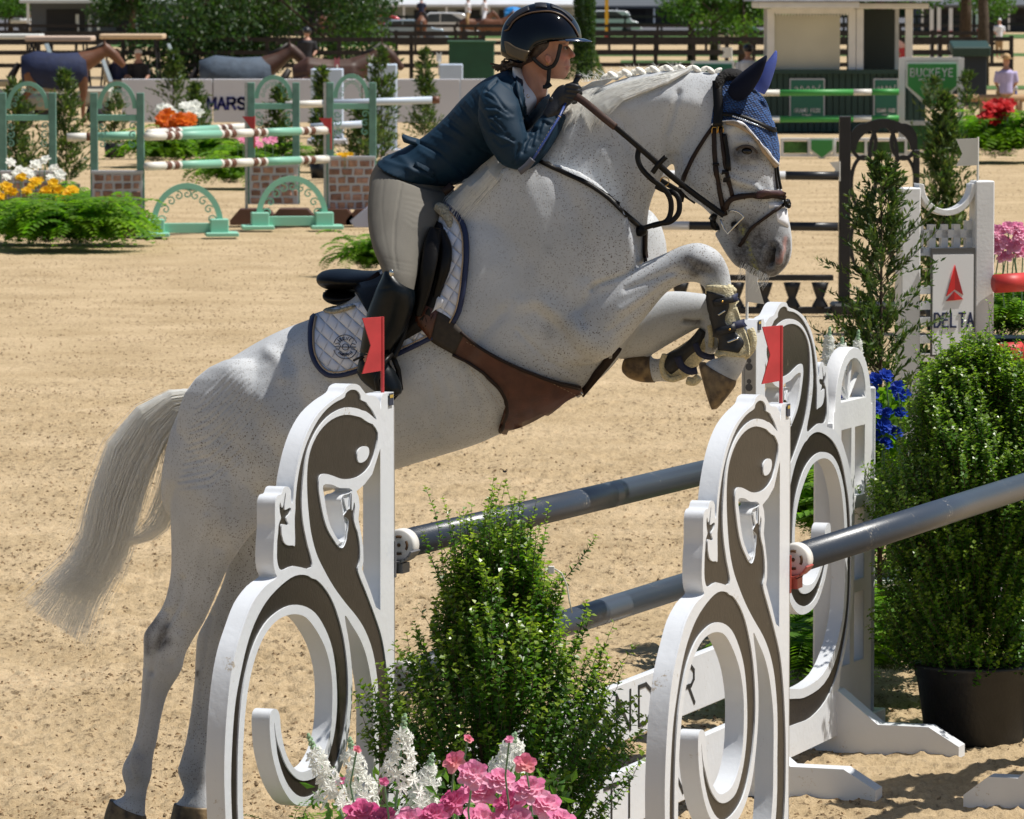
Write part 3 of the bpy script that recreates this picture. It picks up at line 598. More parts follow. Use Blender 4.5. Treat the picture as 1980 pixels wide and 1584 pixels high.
mask_attr(skin, 'froth', PX, near, [([(1433, 440), (1440, 455)], 5, .9), ([(1446, 470), (1452, 495)], 4, .8), ([(1455, 505), (1462, 525)], 4.5, .9)])
def horse_material():
    m = bpy.data.materials.new('grey_coat'); m.use_nodes = True; n = m.node_tree; b = n.nodes['Principled BSDF']; L = n.links.new
    b.inputs['Roughness'].default_value = .62; b.inputs['Specular IOR Level'].default_value = .3; b.inputs['Sheen Weight'].default_value = .25; b.inputs['Sheen Roughness'].default_value = .4
    tc = n.nodes.new('ShaderNodeTexCoord')
    def noi(s, d=3, r=.5):
        t = n.nodes.new('ShaderNodeTexNoise'); t.inputs['Scale'].default_value = s; t.inputs['Detail'].default_value = d; t.inputs['Roughness'].default_value = r; L(tc.outputs['Object'], t.inputs[0]); return t.outputs[0]
    def ramp(x, a, c, ca, cb):
        r = n.nodes.new('ShaderNodeValToRGB'); r.color_ramp.elements[0].position = a; r.color_ramp.elements[1].position = c; r.color_ramp.elements[0].color = (*ca, 1); r.color_ramp.elements[1].color = (*cb, 1); L(x, r.inputs[0]); return r.outputs[0]
    def mul(a, c):
        x = n.nodes.new('ShaderNodeMath'); x.operation = 'MULTIPLY'; L(a, x.inputs[0]); L(c, x.inputs[1]) if not isinstance(c, float) else setattr(x.inputs[1], 'default_value', c); return x.outputs[0]
    def mix(f, a, col):
        x = n.nodes.new('ShaderNodeMix'); x.data_type = 'RGBA'; L(f, x.inputs[0]); L(a, x.inputs[6]); x.inputs[7].default_value = (*col, 1); return x.outputs[2]
    def attr(nm):
        a = n.nodes.new('ShaderNodeAttribute'); a.attribute_name = nm; return a.outputs['Fac']
    base = ramp(noi(5, 4), .3, .7, (.45, .475, .505), (.61, .63, .65))
    x = mix(ramp(noi(160, 3), .35, .75, (0,) * 3, (.18,) * 3), base, (.40, .385, .36))
    # flea-bitten specks: small cells, more of them on neck, shoulder and haunch
    v = n.nodes.new('ShaderNodeTexVoronoi'); v.inputs['Scale'].default_value = 140; v.inputs['Randomness'].default_value = 1; wv = n.nodes.new('ShaderNodeTexNoise'); wv.inputs['Scale'].default_value = 40; L(tc.outputs['Object'], wv.inputs[0]); wm = n.nodes.new('ShaderNodeMix'); wm.data_type = 'RGBA'; wm.blend_type = 'ADD'; wm.inputs[0].default_value = .02; L(tc.outputs['Object'], wm.inputs[6]); L(wv.outputs[1], wm.inputs[7]); L(wm.outputs[2], v.inputs[0])
    spot = ramp(v.outputs['Distance'], .20, .36, (1,) * 3, (0,) * 3)
    sel = n.nodes.new('ShaderNodeSeparateColor'); L(v.outputs['Color'], sel.inputs[0])
    pick = ramp(sel.outputs[0], .30, .42, (0,) * 3, (1,) * 3)
    reg = ramp(noi(2.4, 5), .36, .60, (.22,) * 3, (1.0,) * 3)
    x = mix(mul(mul(spot, pick), reg), x, (.15, .125, .11))
    v2 = n.nodes.new('ShaderNodeTexVoronoi'); v2.inputs['Scale'].default_value = 210; L(tc.outputs['Object'], v2.inputs[0])
    s2 = n.nodes.new('ShaderNodeSeparateColor'); L(v2.outputs['Color'], s2.inputs[0])
    x = mix(mul(mul(ramp(v2.outputs['Distance'], .16, .3, (1,) * 3, (0,) * 3), ramp(s2.outputs[1], .5, .6, (0,) * 3, (1,) * 3)), reg), x, (.16, .12, .10))
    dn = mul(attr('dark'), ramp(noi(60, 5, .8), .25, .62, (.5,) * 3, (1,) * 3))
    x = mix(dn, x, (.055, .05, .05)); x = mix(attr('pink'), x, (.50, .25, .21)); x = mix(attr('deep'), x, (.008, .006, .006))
    x = mix(mul(attr('froth'), ramp(noi(90, 4), .4, .6, (0,) * 3, (1,) * 3)), x, (.33, .32, .08))
    L(x, b.inputs['Base Color'])
    bp = n.nodes.new('ShaderNodeBump'); bp.inputs['Distance'].default_value = .0011; bp.inputs['Strength'].default_value = .8
    mp = n.nodes.new('ShaderNodeMapping'); mp.inputs['Scale'].default_value = (1, 1, .35); L(tc.outputs['Object'], mp.inputs[0])
    t = n.nodes.new('ShaderNodeTexNoise'); t.inputs['Scale'].default_value = 260; t.inputs['Detail'].default_value = 3; L(mp.outputs[0], t.inputs[0])
    L(t.outputs[0], bp.inputs['Height']); L(bp.outputs[0], b.inputs['Normal']); return m
COAT = horse_material()
horse = empty('horse', H0, 'white flea-bitten grey horse jumping over the salamander oxer with its forelegs tucked', 'horse')
def hput(me, name, m, parent=None, smooth=True, label=None):
    par = parent or horse; me.transform(Matrix.Translation(-par.matrix_world.translation if par.type == 'EMPTY' and False else -Vector(par.location)) if par.parent is None else Matrix.Translation(-(Vector(par.parent.location))))
    o = link(name, me, m, par, None, smooth)
    if label: o['label'] = label
    return o
HB = BVHTree.FromPolygons([Vector(v) for v in co.tolist()] if False else [v.co.copy() for v in skin.vertices], [tuple(p.vertices) for p in skin.polygons])
body = hput(skin, 'body', COAT)
def hit(px, py, off=0., bvh=None, fallback=0.1, tree=None):
    d = ray(px, py).normalized(); r_ = (tree or HB).ray_cast(EYE + d * 8, d, 20)
    if r_[0] is None: return None, None
    nn = r_[1] if r_[1].dot(d) < 0 else -r_[1]
    return r_[0], nn
def patch(A, B, n=24, m=6, lift=.006, thick=.004, tree=None, soft=0., bulge=0., edge_wrap=True):
    """sheet laid over the horse between two measured edges; follows the skin, with thickness"""
    A = catmull(A, 6); B = catmull(B, 6)
    def rs(L, n):
        L = np.array(L); s = np.r_[0, np.cumsum(np.hypot(*np.diff(L, axis=0).T))]; t = np.linspace(0, s[-1], n); return np.stack([np.interp(t, s, L[:, 0]), np.interp(t, s, L[:, 1])], 1)
    A = rs(A, n); B = rs(B, n); top = []; bot = []; last = None
    grid = [[None] * m for _ in range(n)]
    for i in range(n):
        for j in range(m):
            q = A[i] * (1 - j / (m - 1)) + B[i] * (j / (m - 1)); p, nn = hit(q[0], q[1], tree=tree); grid[i][j] = (q, p, nn)
    allp = [g[1] for row in grid for g in row if g[1] is not None]
    for i in range(n):
        for j in range(m):
            q, p, nn = grid[i][j]
            if p is None:
                best = None
                for di in range(-n, n):
                    for dj in range(-m, m):
                        a, b_ = i + di, j + dj
                        if 0 <= a < n and 0 <= b_ < m and grid[a][b_][1] is not None:
                            dd = (grid[a][b_][0][0] - q[0]) ** 2 + (grid[a][b_][0][1] - q[1]) ** 2
                            if best is None or dd < best[0]: best = (dd, a, b_)
                if best: a, b_ = best[1:]; p = onplane(q[0], q[1], grid[a][b_][1], HN); nn = HN.copy()
                else: p = HP(q[0], q[1], .1); nn = HN.copy()
            w_ = bulge * math.sin(math.pi * j / (m - 1))
            nn = (nn + HN * .5).normalized()
            top.append(p + nn * (lift + thick + w_)); bot.append(p + nn * (lift - .004))
    N_ = n * m; f = []
    for i in range(n - 1):
        for j in range(m - 1):
            a = i * m + j; f.append((a, a + 1, a + m + 1, a + m)); f.append((a + N_, a + m + N_, a + m + 1 + N_, a + 1 + N_))
    ring = [j for j in range(m)] + [i * m + m - 1 for i in range(1, n)] + [(n - 1) * m + j for j in range(m - 2, -1, -1)] + [i * m for i in range(n - 2, 0, -1)]
    for a, b_ in zip(ring, ring[1:] + ring[:1]): f.append((b_, a, a + N_, b_ + N_))
    me = bpy.data.meshes.new('patch'); me.from_pydata([tuple(v) for v in top + bot], [], f); bm = bmesh.new(); bm.from_mesh(me); bmesh.ops.recalc_face_normals(bm, faces=bm.faces); bm.to_mesh(me); bm.free()
    return me
def strap(path, w_=4., lift=.004, thick=.004, n=None, tree=None, free=None):
    """strap of half width w_ px along a measured line"""
    P = np.array(catmull(path, 6)); L = np.r_[0, np.cumsum(np.hypot(*np.diff(P, axis=0).T))]
    k = n or max(8, int(L[-1] / 7)); t = np.linspace(0, L[-1], k); P = np.stack([np.interp(t, L, P[:, 0]), np.interp(t, L, P[:, 1])], 1)
    d = np.gradient(P, axis=0); d /= np.linalg.norm(d, axis=1)[:, None] + 1e-9; nn = np.stack([d[:, 1], -d[:, 0]], 1) * w_
    return patch((P + nn).tolist(), (P - nn).tolist(), k, 3, lift, thick, tree)
def free_strap(path, w_=.010, th=.004, bvh=None):
    """strap hanging free in space: list of (px, py, off m); flat ribbon facing HN"""
    S = catmull([p for p in path], 5); pts = [HP(a, b_, o_) for a, b_, o_ in S]; vs = []; f = []
    for i, p in enumerate(pts):
        d = (pts[min(i + 1, len(pts) - 1)] - pts[max(i - 1, 0)]).normalized(); s = HN.cross(d).normalized(); q = d.cross(s)
        vs += [p + s * w_ + q * th, p - s * w_ + q * th, p - s * w_ - q * th, p + s * w_ - q * th]
    for i in range(len(pts) - 1):
        for j in range(4): f.append((i * 4 + j, i * 4 + (j + 1) % 4, (i + 1) * 4 + (j + 1) % 4, (i + 1) * 4 + j))
    f += [(3, 2, 1, 0), tuple(len(vs) - 4 + j for j in range(4))]
    mb = MB(); mb.add(vs, f); return mb.mesh()
def thing(name, label, cat, group=None):
    return empty(name, H0, label, cat, group)
def tput(t, name, me, m, smooth=True, label=None):
    me.transform(Matrix.Translation(-Vector(t.location if t.parent is None else t.parent.location))); o = link(name, me, m, t, None, smooth)
    if label: o['label'] = label
    return o
# hooves
HOOF = mat('hoof_horn', (.07, .045, .025), .55, .0, 30, .0012, 90, col2=(.25, .17, .08))
def loft_mesh(sec, n=24, k=4):
    mb = MB(); mb.add(*loft_geo(sec, n, k)); me = mb.mesh(); bm = bmesh.new(); bm.from_mesh(me); bmesh.ops.recalc_face_normals(bm, faces=bm.faces); bm.to_mesh(me); bm.free(); return me
hput(loft_mesh([(213, 1545, 281, 1578, .042, .15), (204, 1572, 285, 1596, .05, .15), (198, 1606, 288, 1612, .056, .15)]), 'hoof', HOOF)
hput(loft_mesh([(337, 1553, 406, 1562, .042, -.14), (332, 1575, 411, 1582, .05, -.14), (326, 1600, 416, 1604, .056, -.14)]), 'hoof', HOOF)
hput(loft_mesh([(1424, 736, 1360, 700, .038, .155), (1421, 748, 1352, 704, .043, .155), (1406, 768, 1360, 738, .046, .155), (1392, 784, 1371, 772, .044, .155), (1385, 791, 1378, 791, .030, .155)]), 'hoof', HOOF)
hput(loft_mesh([(1266, 740, 1258, 688, .037, -.13), (1240, 739, 1236, 682, .044, -.13), (1218, 732, 1220, 684, .047, -.13), (1207, 722, 1210, 692, .04, -.13)]), 'hoof', HOOF)
# eye
EYEM = mat('horse_eye', (.006, .004, .003), .05, spec=.5)
fr = frame((0, 0, 0), HF, HN, (0, 0, 1)).to_3x3()
p, nn = hit(1443, 293)
hput(MB().ball(p - HN * .010, (.019, .017, .014), 20, 12, fr).mesh(), 'eye', EYEM)
hput(MB().ball(p - HN * .010 + Vector((0, 0, .004)), (.0215, .0185, .0145), 20, 12, fr).mesh() if False else strap([(1424, 290), (1432, 284), (1444, 282), (1456, 286), (1464, 296)], 2.2, .001, .004), 'eyelid', mat('eyelid_skin', (.05, .04, .04), .6))
# hair ------------------------------------------------------------------
def hair_mesh(strands, r0=.0011, seg=9):
    """strands: list of point lists -> thin three-sided tapering tubes in one mesh"""
    vs = []; fs = []
    for S in strands:
        pts = catmull(S, max(1, seg // (len(S) - 1))); k = len(pts); b0 = len(vs)
        rr = r0 * random.uniform(.6, 1.4)
        for i, p in enumerate(pts):
            p = Vector(p); d = Vector(pts[min(i + 1, k - 1)]) - Vector(pts[max(i - 1, 0)]); x = d.cross(HN)
            x = x.normalized() if x.length > 1e-7 else Vector((1, 0, 0)); r = rr * (1 - .8 * i / (k - 1))
            vs += [p + x * r, p - x * r, p + HN * r * 1.2]
        for i in range(k - 1):
            a = b0 + i * 3
            for j in range(3): fs.append((a + j, a + (j + 1) % 3, a + 3 + (j + 1) % 3, a + 3 + j))
    me = bpy.data.meshes.new('hair'); me.from_pydata([tuple(v) for v in vs], [], fs); me.update(); return me
HAIR = mat('tail_hair_cream', (.97, .965, .94), .45, .04, 60, 0, spec=.5, trans=.55)
rs = random.Random(3)
# tail: measured guide lines from the dock outward
guides = [  # (px,py) outlines of locks from the dock
 [(372, 752), (330, 757), (270, 790), (215, 860), (185, 960), (170, 1040), (150, 1080), (100, 1130), (62, 1165)],
 [(378, 760), (330, 765), (278, 805), (232, 880), (200, 970), (183, 1050), (160, 1100), (115, 1150), (80, 1195)],
 [(380, 770), (335, 778), (290, 820), (250, 890), (222, 970), (205, 1050), (185, 1100), (150, 1150), (120, 1215)],
 [(380, 780), (340, 795), (305, 835), (268, 900), (240, 980), (222, 1050), (200, 1100), (165, 1160), (140, 1235)],
 [(376, 790), (345, 815), (315, 860), (285, 920), (262, 980), (240, 1045), (215, 1100), (180, 1150), (155, 1200)]]
inner = [[(372, 800), (350, 840), (325, 900), (305, 960), (290, 1000), (265, 1035), (235, 1050), (205, 1052)],
 [(370, 810), (356, 860), (342, 930), (335, 985), (318, 1020), (290, 1040), (255, 1048), (225, 1050)],
 [(366, 820), (350, 880), (330, 940), (300, 985), (275, 1025), (245, 1042), (215, 1048), (190, 1046)]]
def blend(Gs, u):
    i = min(int(u), len(Gs) - 2); f = u - i; return [((1 - f) * a[0] + f * b_[0], (1 - f) * a[1] + f * b_[1]) for a, b_ in zip(Gs[i], Gs[i + 1])]
st = []
for k in range(4600):
    u = rs.random() * (len(guides) - 1.001); g_ = blend(guides, u); off = rs.gauss(0, .034); L_ = rs.choice([9, 9, 8, 8, 7, 7, 6, 5]); j1 = rs.gauss(0, 2.8); j2 = rs.gauss(0, 11) * (1 if rs.random() < .8 else 2.2); ph = rs.random() * 6
    st.append([HP(x + (j1 + j2 * (i / 8) + 2.5 * math.sin(i * 1.3 + ph)) * min(1, .25 + i / 6), y + j1 * .5 * min(1, i / 6) + j2 * .6 * (i / 8), off * (1 - .3 * abs(i - 4) / 4)) for i, (x, y) in enumerate(g_[:L_])])
for k in range(520):
    u = rs.random() * 1.999; g_ = blend(inner, u); off = rs.gauss(0, .03); L_ = rs.choice([8, 8, 7, 6, 6, 5, 5, 4]); j2 = rs.gauss(0, 9); cl = round(u * 3) * 5 - 5
    st.append([HP(x + (j2 + cl) * (i / 8), y + j2 * .4 * (i / 8), off) for i, (x, y) in enumerate(g_[:L_])])
for k in range(260):
    u = rs.random(); x0 = 365 - 60 * u; y0 = 790 + 10 * u; ln = rs.uniform(90, 210)
    st.append([HP(x0 - ln * t * (.18 + .2 * u) + rs.gauss(0, 1.5), y0 + ln * t, rs.gauss(0, .03)) for t in (0, .3, .6, 1)])
tag(hput(hair_mesh(st, .0007), 'tail', HAIR, None, False), 'long cream tail streaming out behind', kind='stuff')
core_t = fuse([limb([(385, 772, 18, .04, 0), (340, 785, 20, .025, 0), (295, 820, 18, .014, 0), (262, 868, 10, .006, 0)])], .008, 3, None, 16)
hput(core_t, 'tail_core', mat('tail_core', (.92, .88, .80), .8, .25, 40, .004, 60))
# mane: loose hair lying over the near side of the neck plus the row of plaits on the crest
mst = []
def hp_hit(x, y, lift):
    p, nn = hit(x, y)
    if p is None: return HP(x, y, .05)
    return p + (nn + HN * .3).normalized() * lift
MG = [[(1395 - 120, 150), (1240, 158), (1205, 170), (1170, 190), (1145, 212), (1135, 235)],
      [(1338, 138), (1300, 150), (1250, 158), (1205, 168), (1165, 185), (1122, 200)],
      [(1330, 144), (1290, 160), (1245, 172), (1200, 185), (1172, 205), (1160, 228)]]
for k in range(1700):
    u = rs.random() * 1.999; g_ = blend(MG, u); j = rs.gauss(0, 3); sh = rs.uniform(-6, 60); L_ = rs.choice([6, 6, 5, 5, 4])
    mst.append([hp_hit(x + (j + sh * .12) * i / 5, max(y + j * i / 5 + sh * .38 * (i / 5), 128), .006 + .012 * rs.random()) for i, (x, y) in enumerate(g_[:L_])])
MG2 = [[(1145, 158), (1120, 175), (1095, 200), (1075, 225), (1068, 240)], [(1190, 150), (1165, 165), (1145, 185), (1132, 205), (1125, 222)], [(1110, 205), (1080, 222), (1060, 245), (1040, 275), (1020, 300)]]
for k in range(1000):
    u = rs.random() * 1.999; g_ = blend(MG2, u); j = rs.gauss(0, 5)
    mst.append([hp_hit(x + j * i / 4, y + j * .6 * i / 4, .010 + .015 * rs.random()) for i, (x, y) in enumerate(g_)])
MG3 = [[(1000, 262), (975, 290), (945, 320), (905, 355), (870, 395), (850, 430)], [(1012, 268), (990, 300), (950, 335), (915, 365), (880, 402), (862, 432)], [(1022, 280), (1000, 310), (960, 345), (925, 378), (890, 410), (875, 440)]]
for k in range(420):
    u = rs.random() * 1.999; g_ = blend(MG3, u); j = rs.gauss(0, 12); L_ = rs.choice([6, 6, 5, 4])
    mst.append([hp_hit(x + j * i / 5, y + j * i / 5, .006 + .02 * rs.random()) for i, (x, y) in enumerate(g_[:L_])])
for k in range(90):   # stray short hairs along the crest
    x = rs.uniform(1120, 1330); y = 160 - (x - 1120) * .13 if x < 1200 else 146 - (x - 1200) * .06
    mst.append([HP(x, y, rs.gauss(0, .02)), HP(x + rs.gauss(0, 5), y - 8, 0), HP(x + rs.gauss(-4, 10), y - rs.uniform(12, 22), 0)])
tag(hput(hair_mesh(mst, .0009, 6), 'mane', HAIR, None, False), 'pale mane hair lying along the neck', kind='stuff')
pl = MB()
for k in range(17):
    t = k / 16; x = 1172 + 215 * t; y = 149 - 19 * math.sin(t * 2.2) + 4 * t; r_ = .0155 - .003 * t
    a = .6 if k % 2 else -.5
    pl.ball(HP(x, y, .012 * (1 if k % 2 else -1)), (r_ * 1.5, r_ * .8, r_ * .72), 12, 8, frame((0, 0, 0), HF, HN, (0, 0, 1)).to_3x3() @ Matrix.Rotation(a, 3, 'Y'))
me = pl.mesh()
o = hput(me, 'plaits', mat('plait_hair', (.90, .86, .77), .6, .12, 90, .004, 150), None, True); o['kind'] = 'stuff'
wk = []
for k in range(60):
    x = rs.uniform(1432, 1490); y = 505 + (x - 1432) * .5; wk.append([hp_hit(x, y, .001), HP(x - rs.uniform(2, 10), y + rs.uniform(8, 20), .06), HP(x - rs.uniform(4, 24), y + rs.uniform(14, 38), .07)])
tag(hput(hair_mesh(wk, .0006, 6), 'whiskers', HAIR, None, False), kind='stuff')
# ---------------------------------------------------------------- tack
LEA = mat('brown_leather', (.020, .010, .007), .5, .25, 25, .0006, 200, .28); LEA2 = mat('dark_leather', (.0045, .0035, .003), .42, .2, 20, .0006, 200, .25)
CHEST = mat('chestnut_leather', (.085, .028, .014), .40, .25, 18, .0008, 150, .5)
SILV = mat('steel', (.62, .60, .56), .18, metal=1.0); BRASS = mat('brass', (.60, .36, .10), .28, metal=1.0)
NAVY = mat('navy_piping', (.012, .022, .075), .6); BEIGE = mat('beige_cord', (.42, .31, .20), .7, .15, 300, .001, 500)
WHC = mat('white_cord', (.75, .76, .80), .7)
def quilt_mat():
    m = bpy.data.materials.new('quilted_white'); m.use_nodes = True; n = m.node_tree; b = n.nodes['Principled BSDF']; L = n.links.new
    b.inputs['Base Color'].default_value = (.74, .77, .86, 1); b.inputs['Roughness'].default_value = .75; b.inputs['Sheen Weight'].default_value = .3
    tc = n.nodes.new('ShaderNodeTexCoord'); hs = []
    for ang in (28, -52):
        mp = n.nodes.new('ShaderNodeMapping'); mp.vector_type = 'TEXTURE'; mp.inputs['Rotation'].default_value = (0, R(ang), 0); L(tc.outputs['Object'], mp.inputs[0])
        sp = n.nodes.new('ShaderNodeSeparateXYZ'); L(mp.outputs[0], sp.inputs[0])
        a = n.nodes.new('ShaderNodeMath'); a.operation = 'MULTIPLY'; a.inputs[1].default_value = math.pi / .036; L(sp.outputs[0], a.inputs[0])
        s = n.nodes.new('ShaderNodeMath'); s.operation = 'SINE'; L(a.outputs[0], s.inputs[0]); ab = n.nodes.new('ShaderNodeMath'); ab.operation = 'ABSOLUTE'; L(s.outputs[0], ab.inputs[0])
        p = n.nodes.new('ShaderNodeMath'); p.operation = 'POWER'; p.inputs[1].default_value = .35; L(ab.outputs[0], p.inputs[0]); hs.append(p.outputs[0])
    x = n.nodes.new('ShaderNodeMath'); x.operation = 'MULTIPLY'; L(hs[0], x.inputs[0]); L(hs[1], x.inputs[1])
    bp = n.nodes.new('ShaderNodeBump'); bp.inputs['Distance'].default_value = .010; L(x.outputs[0], bp.inputs['Height']); L(bp.outputs[0], b.inputs['Normal']); return m
QUILT = quilt_mat()
pad = thing('saddle_pad', 'white quilted saddle pad with navy edge under the saddle on the horse', 'saddle pad')
front_e = [(866, 400), (886, 414), (900, 440), (905, 475), (903, 520), (898, 560), (890, 600), (878, 624)]
tput(pad, 'pad_body', patch([(612, 614), (655, 600), (705, 588), (770, 575), (830, 560), (852, 520)], [(607, 680), (618, 708), (640, 726), (680, 722), (755, 692), (838, 652), (858, 640)], 40, 12, .010, .008), QUILT)
tput(pad, 'pad_front', patch([(820, 400), (826, 450), (830, 500), (826, 560), (815, 610), (800, 660)], front_e, 34, 10, .011, .009), QUILT)
tput(pad, 'binding', strap(front_e, 4.2, .013, .010), NAVY); tput(pad, 'binding', strap([(612, 614), (606, 640), (607, 680), (618, 708), (640, 726), (680, 722), (755, 692), (838, 652)], 4.2, .012, .010), NAVY)
tput(pad, 'cord', strap([(a - 6, b) for a, b in front_e], 1.0, .020, .006), BEIGE); tput(pad, 'cord', strap([(618, 618), (613, 645), (614, 680), (624, 703), (642, 719), (680, 715), (755, 685), (835, 646)], 1.0, .019, .006), BEIGE)
tput(pad, 'girth_loop', patch([(843, 600), (852, 575), (862, 580)], [(838, 606), (848, 598), (858, 592)], 8, 3, .02, .012), WHC)
def ink(polys, w_, lift, tree=None):
    mb = MB()
    for P in polys:
        pts = []
        for q in P:
            p, nn = hit(q[0], q[1], tree=tree)
            if p is not None: pts.append(p + (nn + HN).normalized() * lift)
        if len(pts) > 1: mb.tube(pts, w_, 4)
    return mb.mesh()
def arc_text(text, cx, cy, r, a0, a1, h, wd, flip=False):
    out = []; n_ = len(text)
    for i, ch in enumerate(text):
        a = R(a0 + (a1 - a0) * (i + .5) / n_); c_, s_ = math.cos(a), math.sin(a)
        for P in GLY[ch]:
            q = []
            for u, v in P:
                rr = r + (v * h if not flip else -v * h); tt = (u - .5) * wd * (1 if not flip else -1)
                q.append((cx + c_ * rr - s_ * tt * -1, cy - s_ * rr - c_ * tt * -1 * -1))
            out.append(q)
    return out
cx_, cy_ = 673, 672
def ring(r, a0, a1, k=14): return [(cx_ + r * math.cos(R(a0 + (a1 - a0) * i / k)), cy_ - r * math.sin(R(a0 + (a1 - a0) * i / k))) for i in range(k + 1)]
logo = [ring(22.5, 20, 165), ring(22.5, 195, 345), ring(6, 0, 360)] + [[(cx_ + a, cy_ + b) for a, b in P] for P in ([(-19, -5), (-13, -7), (-9, -2), (-12, 4), (-18, 4)], [(-20, 0), (-10, 0), (10, 0), (20, 0)], [(19, -5), (13, -7), (9, -2), (12, 4), (18, 4)])]
logo += arc_text('OGILVY', cx_, cy_, 13, 145, 50, 6, 5) + arc_text('EQUESTRIAN', cx_, cy_, 17, 215, 325, 4, 3.2, True)
o = tput(pad, 'logo', ink(logo, .0012, .021), NAVY); o['kind'] = 'stuff'
# saddle
sad = thing('saddle', 'dark brown leather jumping saddle on the white pad, cantle raised behind the rider', 'saddle')
tput(sad, 'seat', fuse([[(626, 530, 632, 548, .08, 0), (632, 522, 645, 560, .14, 0), (660, 520, 672, 560, .175, 0), (700, 524, 700, 560, .175, 0), (740, 520, 735, 565, .15, 0), (780, 495, 790, 545, .125, 0), (820, 455, 840, 510, .11, 0), (858, 430, 872, 470, .08, 0), (868, 430, 874, 450, .03, 0)]], .006, 5), LEA2)
tput(sad, 'panel', fuse([[(641, 556, 646, 572, .09, 0), (645, 556, 655, 588, .14, 0), (680, 562, 685, 590, .16, 0), (710, 560, 715, 582, .16, 0), (760, 540, 765, 575, .17, 0)]], .006, 5), LEA2)
tput(sad, 'flap', patch([(690, 560), (745, 540), (800, 480), (835, 432), (862, 438)], [(720, 610), (760, 660), (800, 650), (842, 612), (873, 500)], 26, 8, .018, .012), LEA2)
tput(sad, 'flap', fuse([limb([(842, 440, 10, .03, .27), (836, 470, 16, .02, .31), (828, 520, 15, .014, .345), (818, 570, 12, .013, .35), (808, 612, 7, .012, .35)])], .004, 3, None, 20), LEA2)
tput(sad, 'knee_block', fuse([limb([(850, 445, 10, .02, .25), (862, 480, 12, .02, .29), (858, 520, 12, .02, .31), (846, 560, 9, .015, .31), (836, 600, 6, .012, .31)])], .005, 3, None, 20), LEA2)
tput(sad, 'stirrup_leather', free_strap([(786, 618, .36), (780, 645, .37), (770, 670, .38), (760, 692, .39)], .010, .003), LEA2)
tput(sad, 'fleece_edge', fuse([limb([(642, 597, 6, .10, .06), (665, 600, 7, .13, .09), (690, 594, 7, .14, .12), (706, 588, 5, .12, .15)]), ], .005, 2), mat('fleece', (.45, .40, .29), .95, .3, 120, .012, 110))
tput(sad, 'fleece_edge', fuse([limb([(842, 398, 9, .02, .18), (856, 406, 12, .02, .20), (868, 422, 10, .02, .22), (872, 440, 5, .02, .23)])], .005, 2), MATS['fleece'])
tput(sad, 'keeper', free_strap([(700, 565, .19), (712, 548, .19), (735, 530, .17)], .012, .004), LEA)
st_ = MB(); SP = lambda x, y, o_=.40: HP(x, y, o_)
st_.tube([SP(757, 685), SP(743, 700, .44), SP(728, 735, .45), SP(733, 765, .45), SP(760, 770, .40), SP(775, 752, .36), SP(770, 715, .36), SP(760, 690, .38)], .009, 8)
tput(sad, 'stirrup', st_.mesh(), LEA2)
st_ = MB(); st_.box(SP(690, 722, .45) - Vector((0, 0, 0)), (.05, .02, .06), Matrix.Rotation(.3, 3, 'Y'), .006)
# girth and belly guard
gi = thing('girth', 'brown leather girth with wide belly guard under the chest', 'girth')
tput(gi, 'elastic', patch([(846, 600), (868, 612), (885, 628), (900, 645)], [(812, 622), (832, 655), (856, 672), (880, 684)], 14, 6, .016, .006), mat('elastic_brown', (.035, .025, .016), .7, .2, 60, .0008, 300))
tput(gi, 'billet', patch([(812, 588), (830, 592), (850, 602)], [(808, 622), (822, 640), (836, 656)], 8, 4, .024, .006), CHEST)
tput(gi, 'guard', patch([(893, 640), (930, 670), (980, 697), (1030, 718), (1080, 735), (1122, 743)], [(876, 684), (920, 708), (948, 730), (970, 757), (980, 785), (975, 812), (963, 828), (990, 832), (1022, 818), (1060, 794), (1095, 768), (1125, 753)], 44, 12, .012, .007), CHEST)
tput(gi, 'edge_roll', strap([(893, 641), (930, 671), (980, 698), (1030, 719), (1080, 736), (1120, 744)], 2.4, .018, .009), LEA); tput(gi, 'edge_roll', strap([(877, 684), (920, 707), (949, 729), (971, 756), (981, 785), (974, 812), (964, 827)], 2.4, .018, .009), LEA)
o = tput(gi, 'stitching', ink([[(904 + i * 6.2, 660 + i * 2.9), (907 + i * 6.2, 661.5 + i * 2.9)] for i in range(34)] + [[(905 + i * 2.8, 702 + i * 3.5), (906.5 + i * 2.8, 704 + i * 3.5)] for i in range(22)], .0008, .0215), BEIGE); o['kind'] = 'stuff'
tput(gi, 'buckle', free_strap([(1075, 778, .06), (1085, 776, .05), (1092, 772, .05)], .006, .002), SILV)
# breastplate / martingale
bp_ = thing('breastplate', 'dark leather breastplate and martingale round the horse\'s neck and chest', 'breastplate')
tput(bp_, 'neck_strap', strap([(1028, 303), (1060, 320), (1100, 338), (1140, 358), (1175, 382), (1205, 410), (1228, 432), (1246, 445)], 4.2, .004, .007), LEA2)
tput(bp_, 'chest_strap', strap([(1247, 446), (1246, 470), (1246, 490), (1248, 507)], 4.2, .006, .007), LEA)
tput(bp_, 'leg_strap', free_strap([(1123, 762, .04), (1140, 742, .06), (1165, 712, .09), (1188, 683, .10), (1195, 672, .09)], .014, .004), LEA)
tput(bp_, 'ring_snap', MB().tube([HP(x, y, .07) for x, y in ((1103, 758), (1110, 753), (1120, 755), (1127, 763), (1118, 768), (1108, 764), (1103, 758))], .003, 6).mesh(), SILV)
kn = MB(); kp, kn_ = hit(1240, 446); kn.ball(kp + HN * .012, (.024, .02, .02), 12, 8); tput(bp_, 'stopper', kn.mesh(), LEA2)
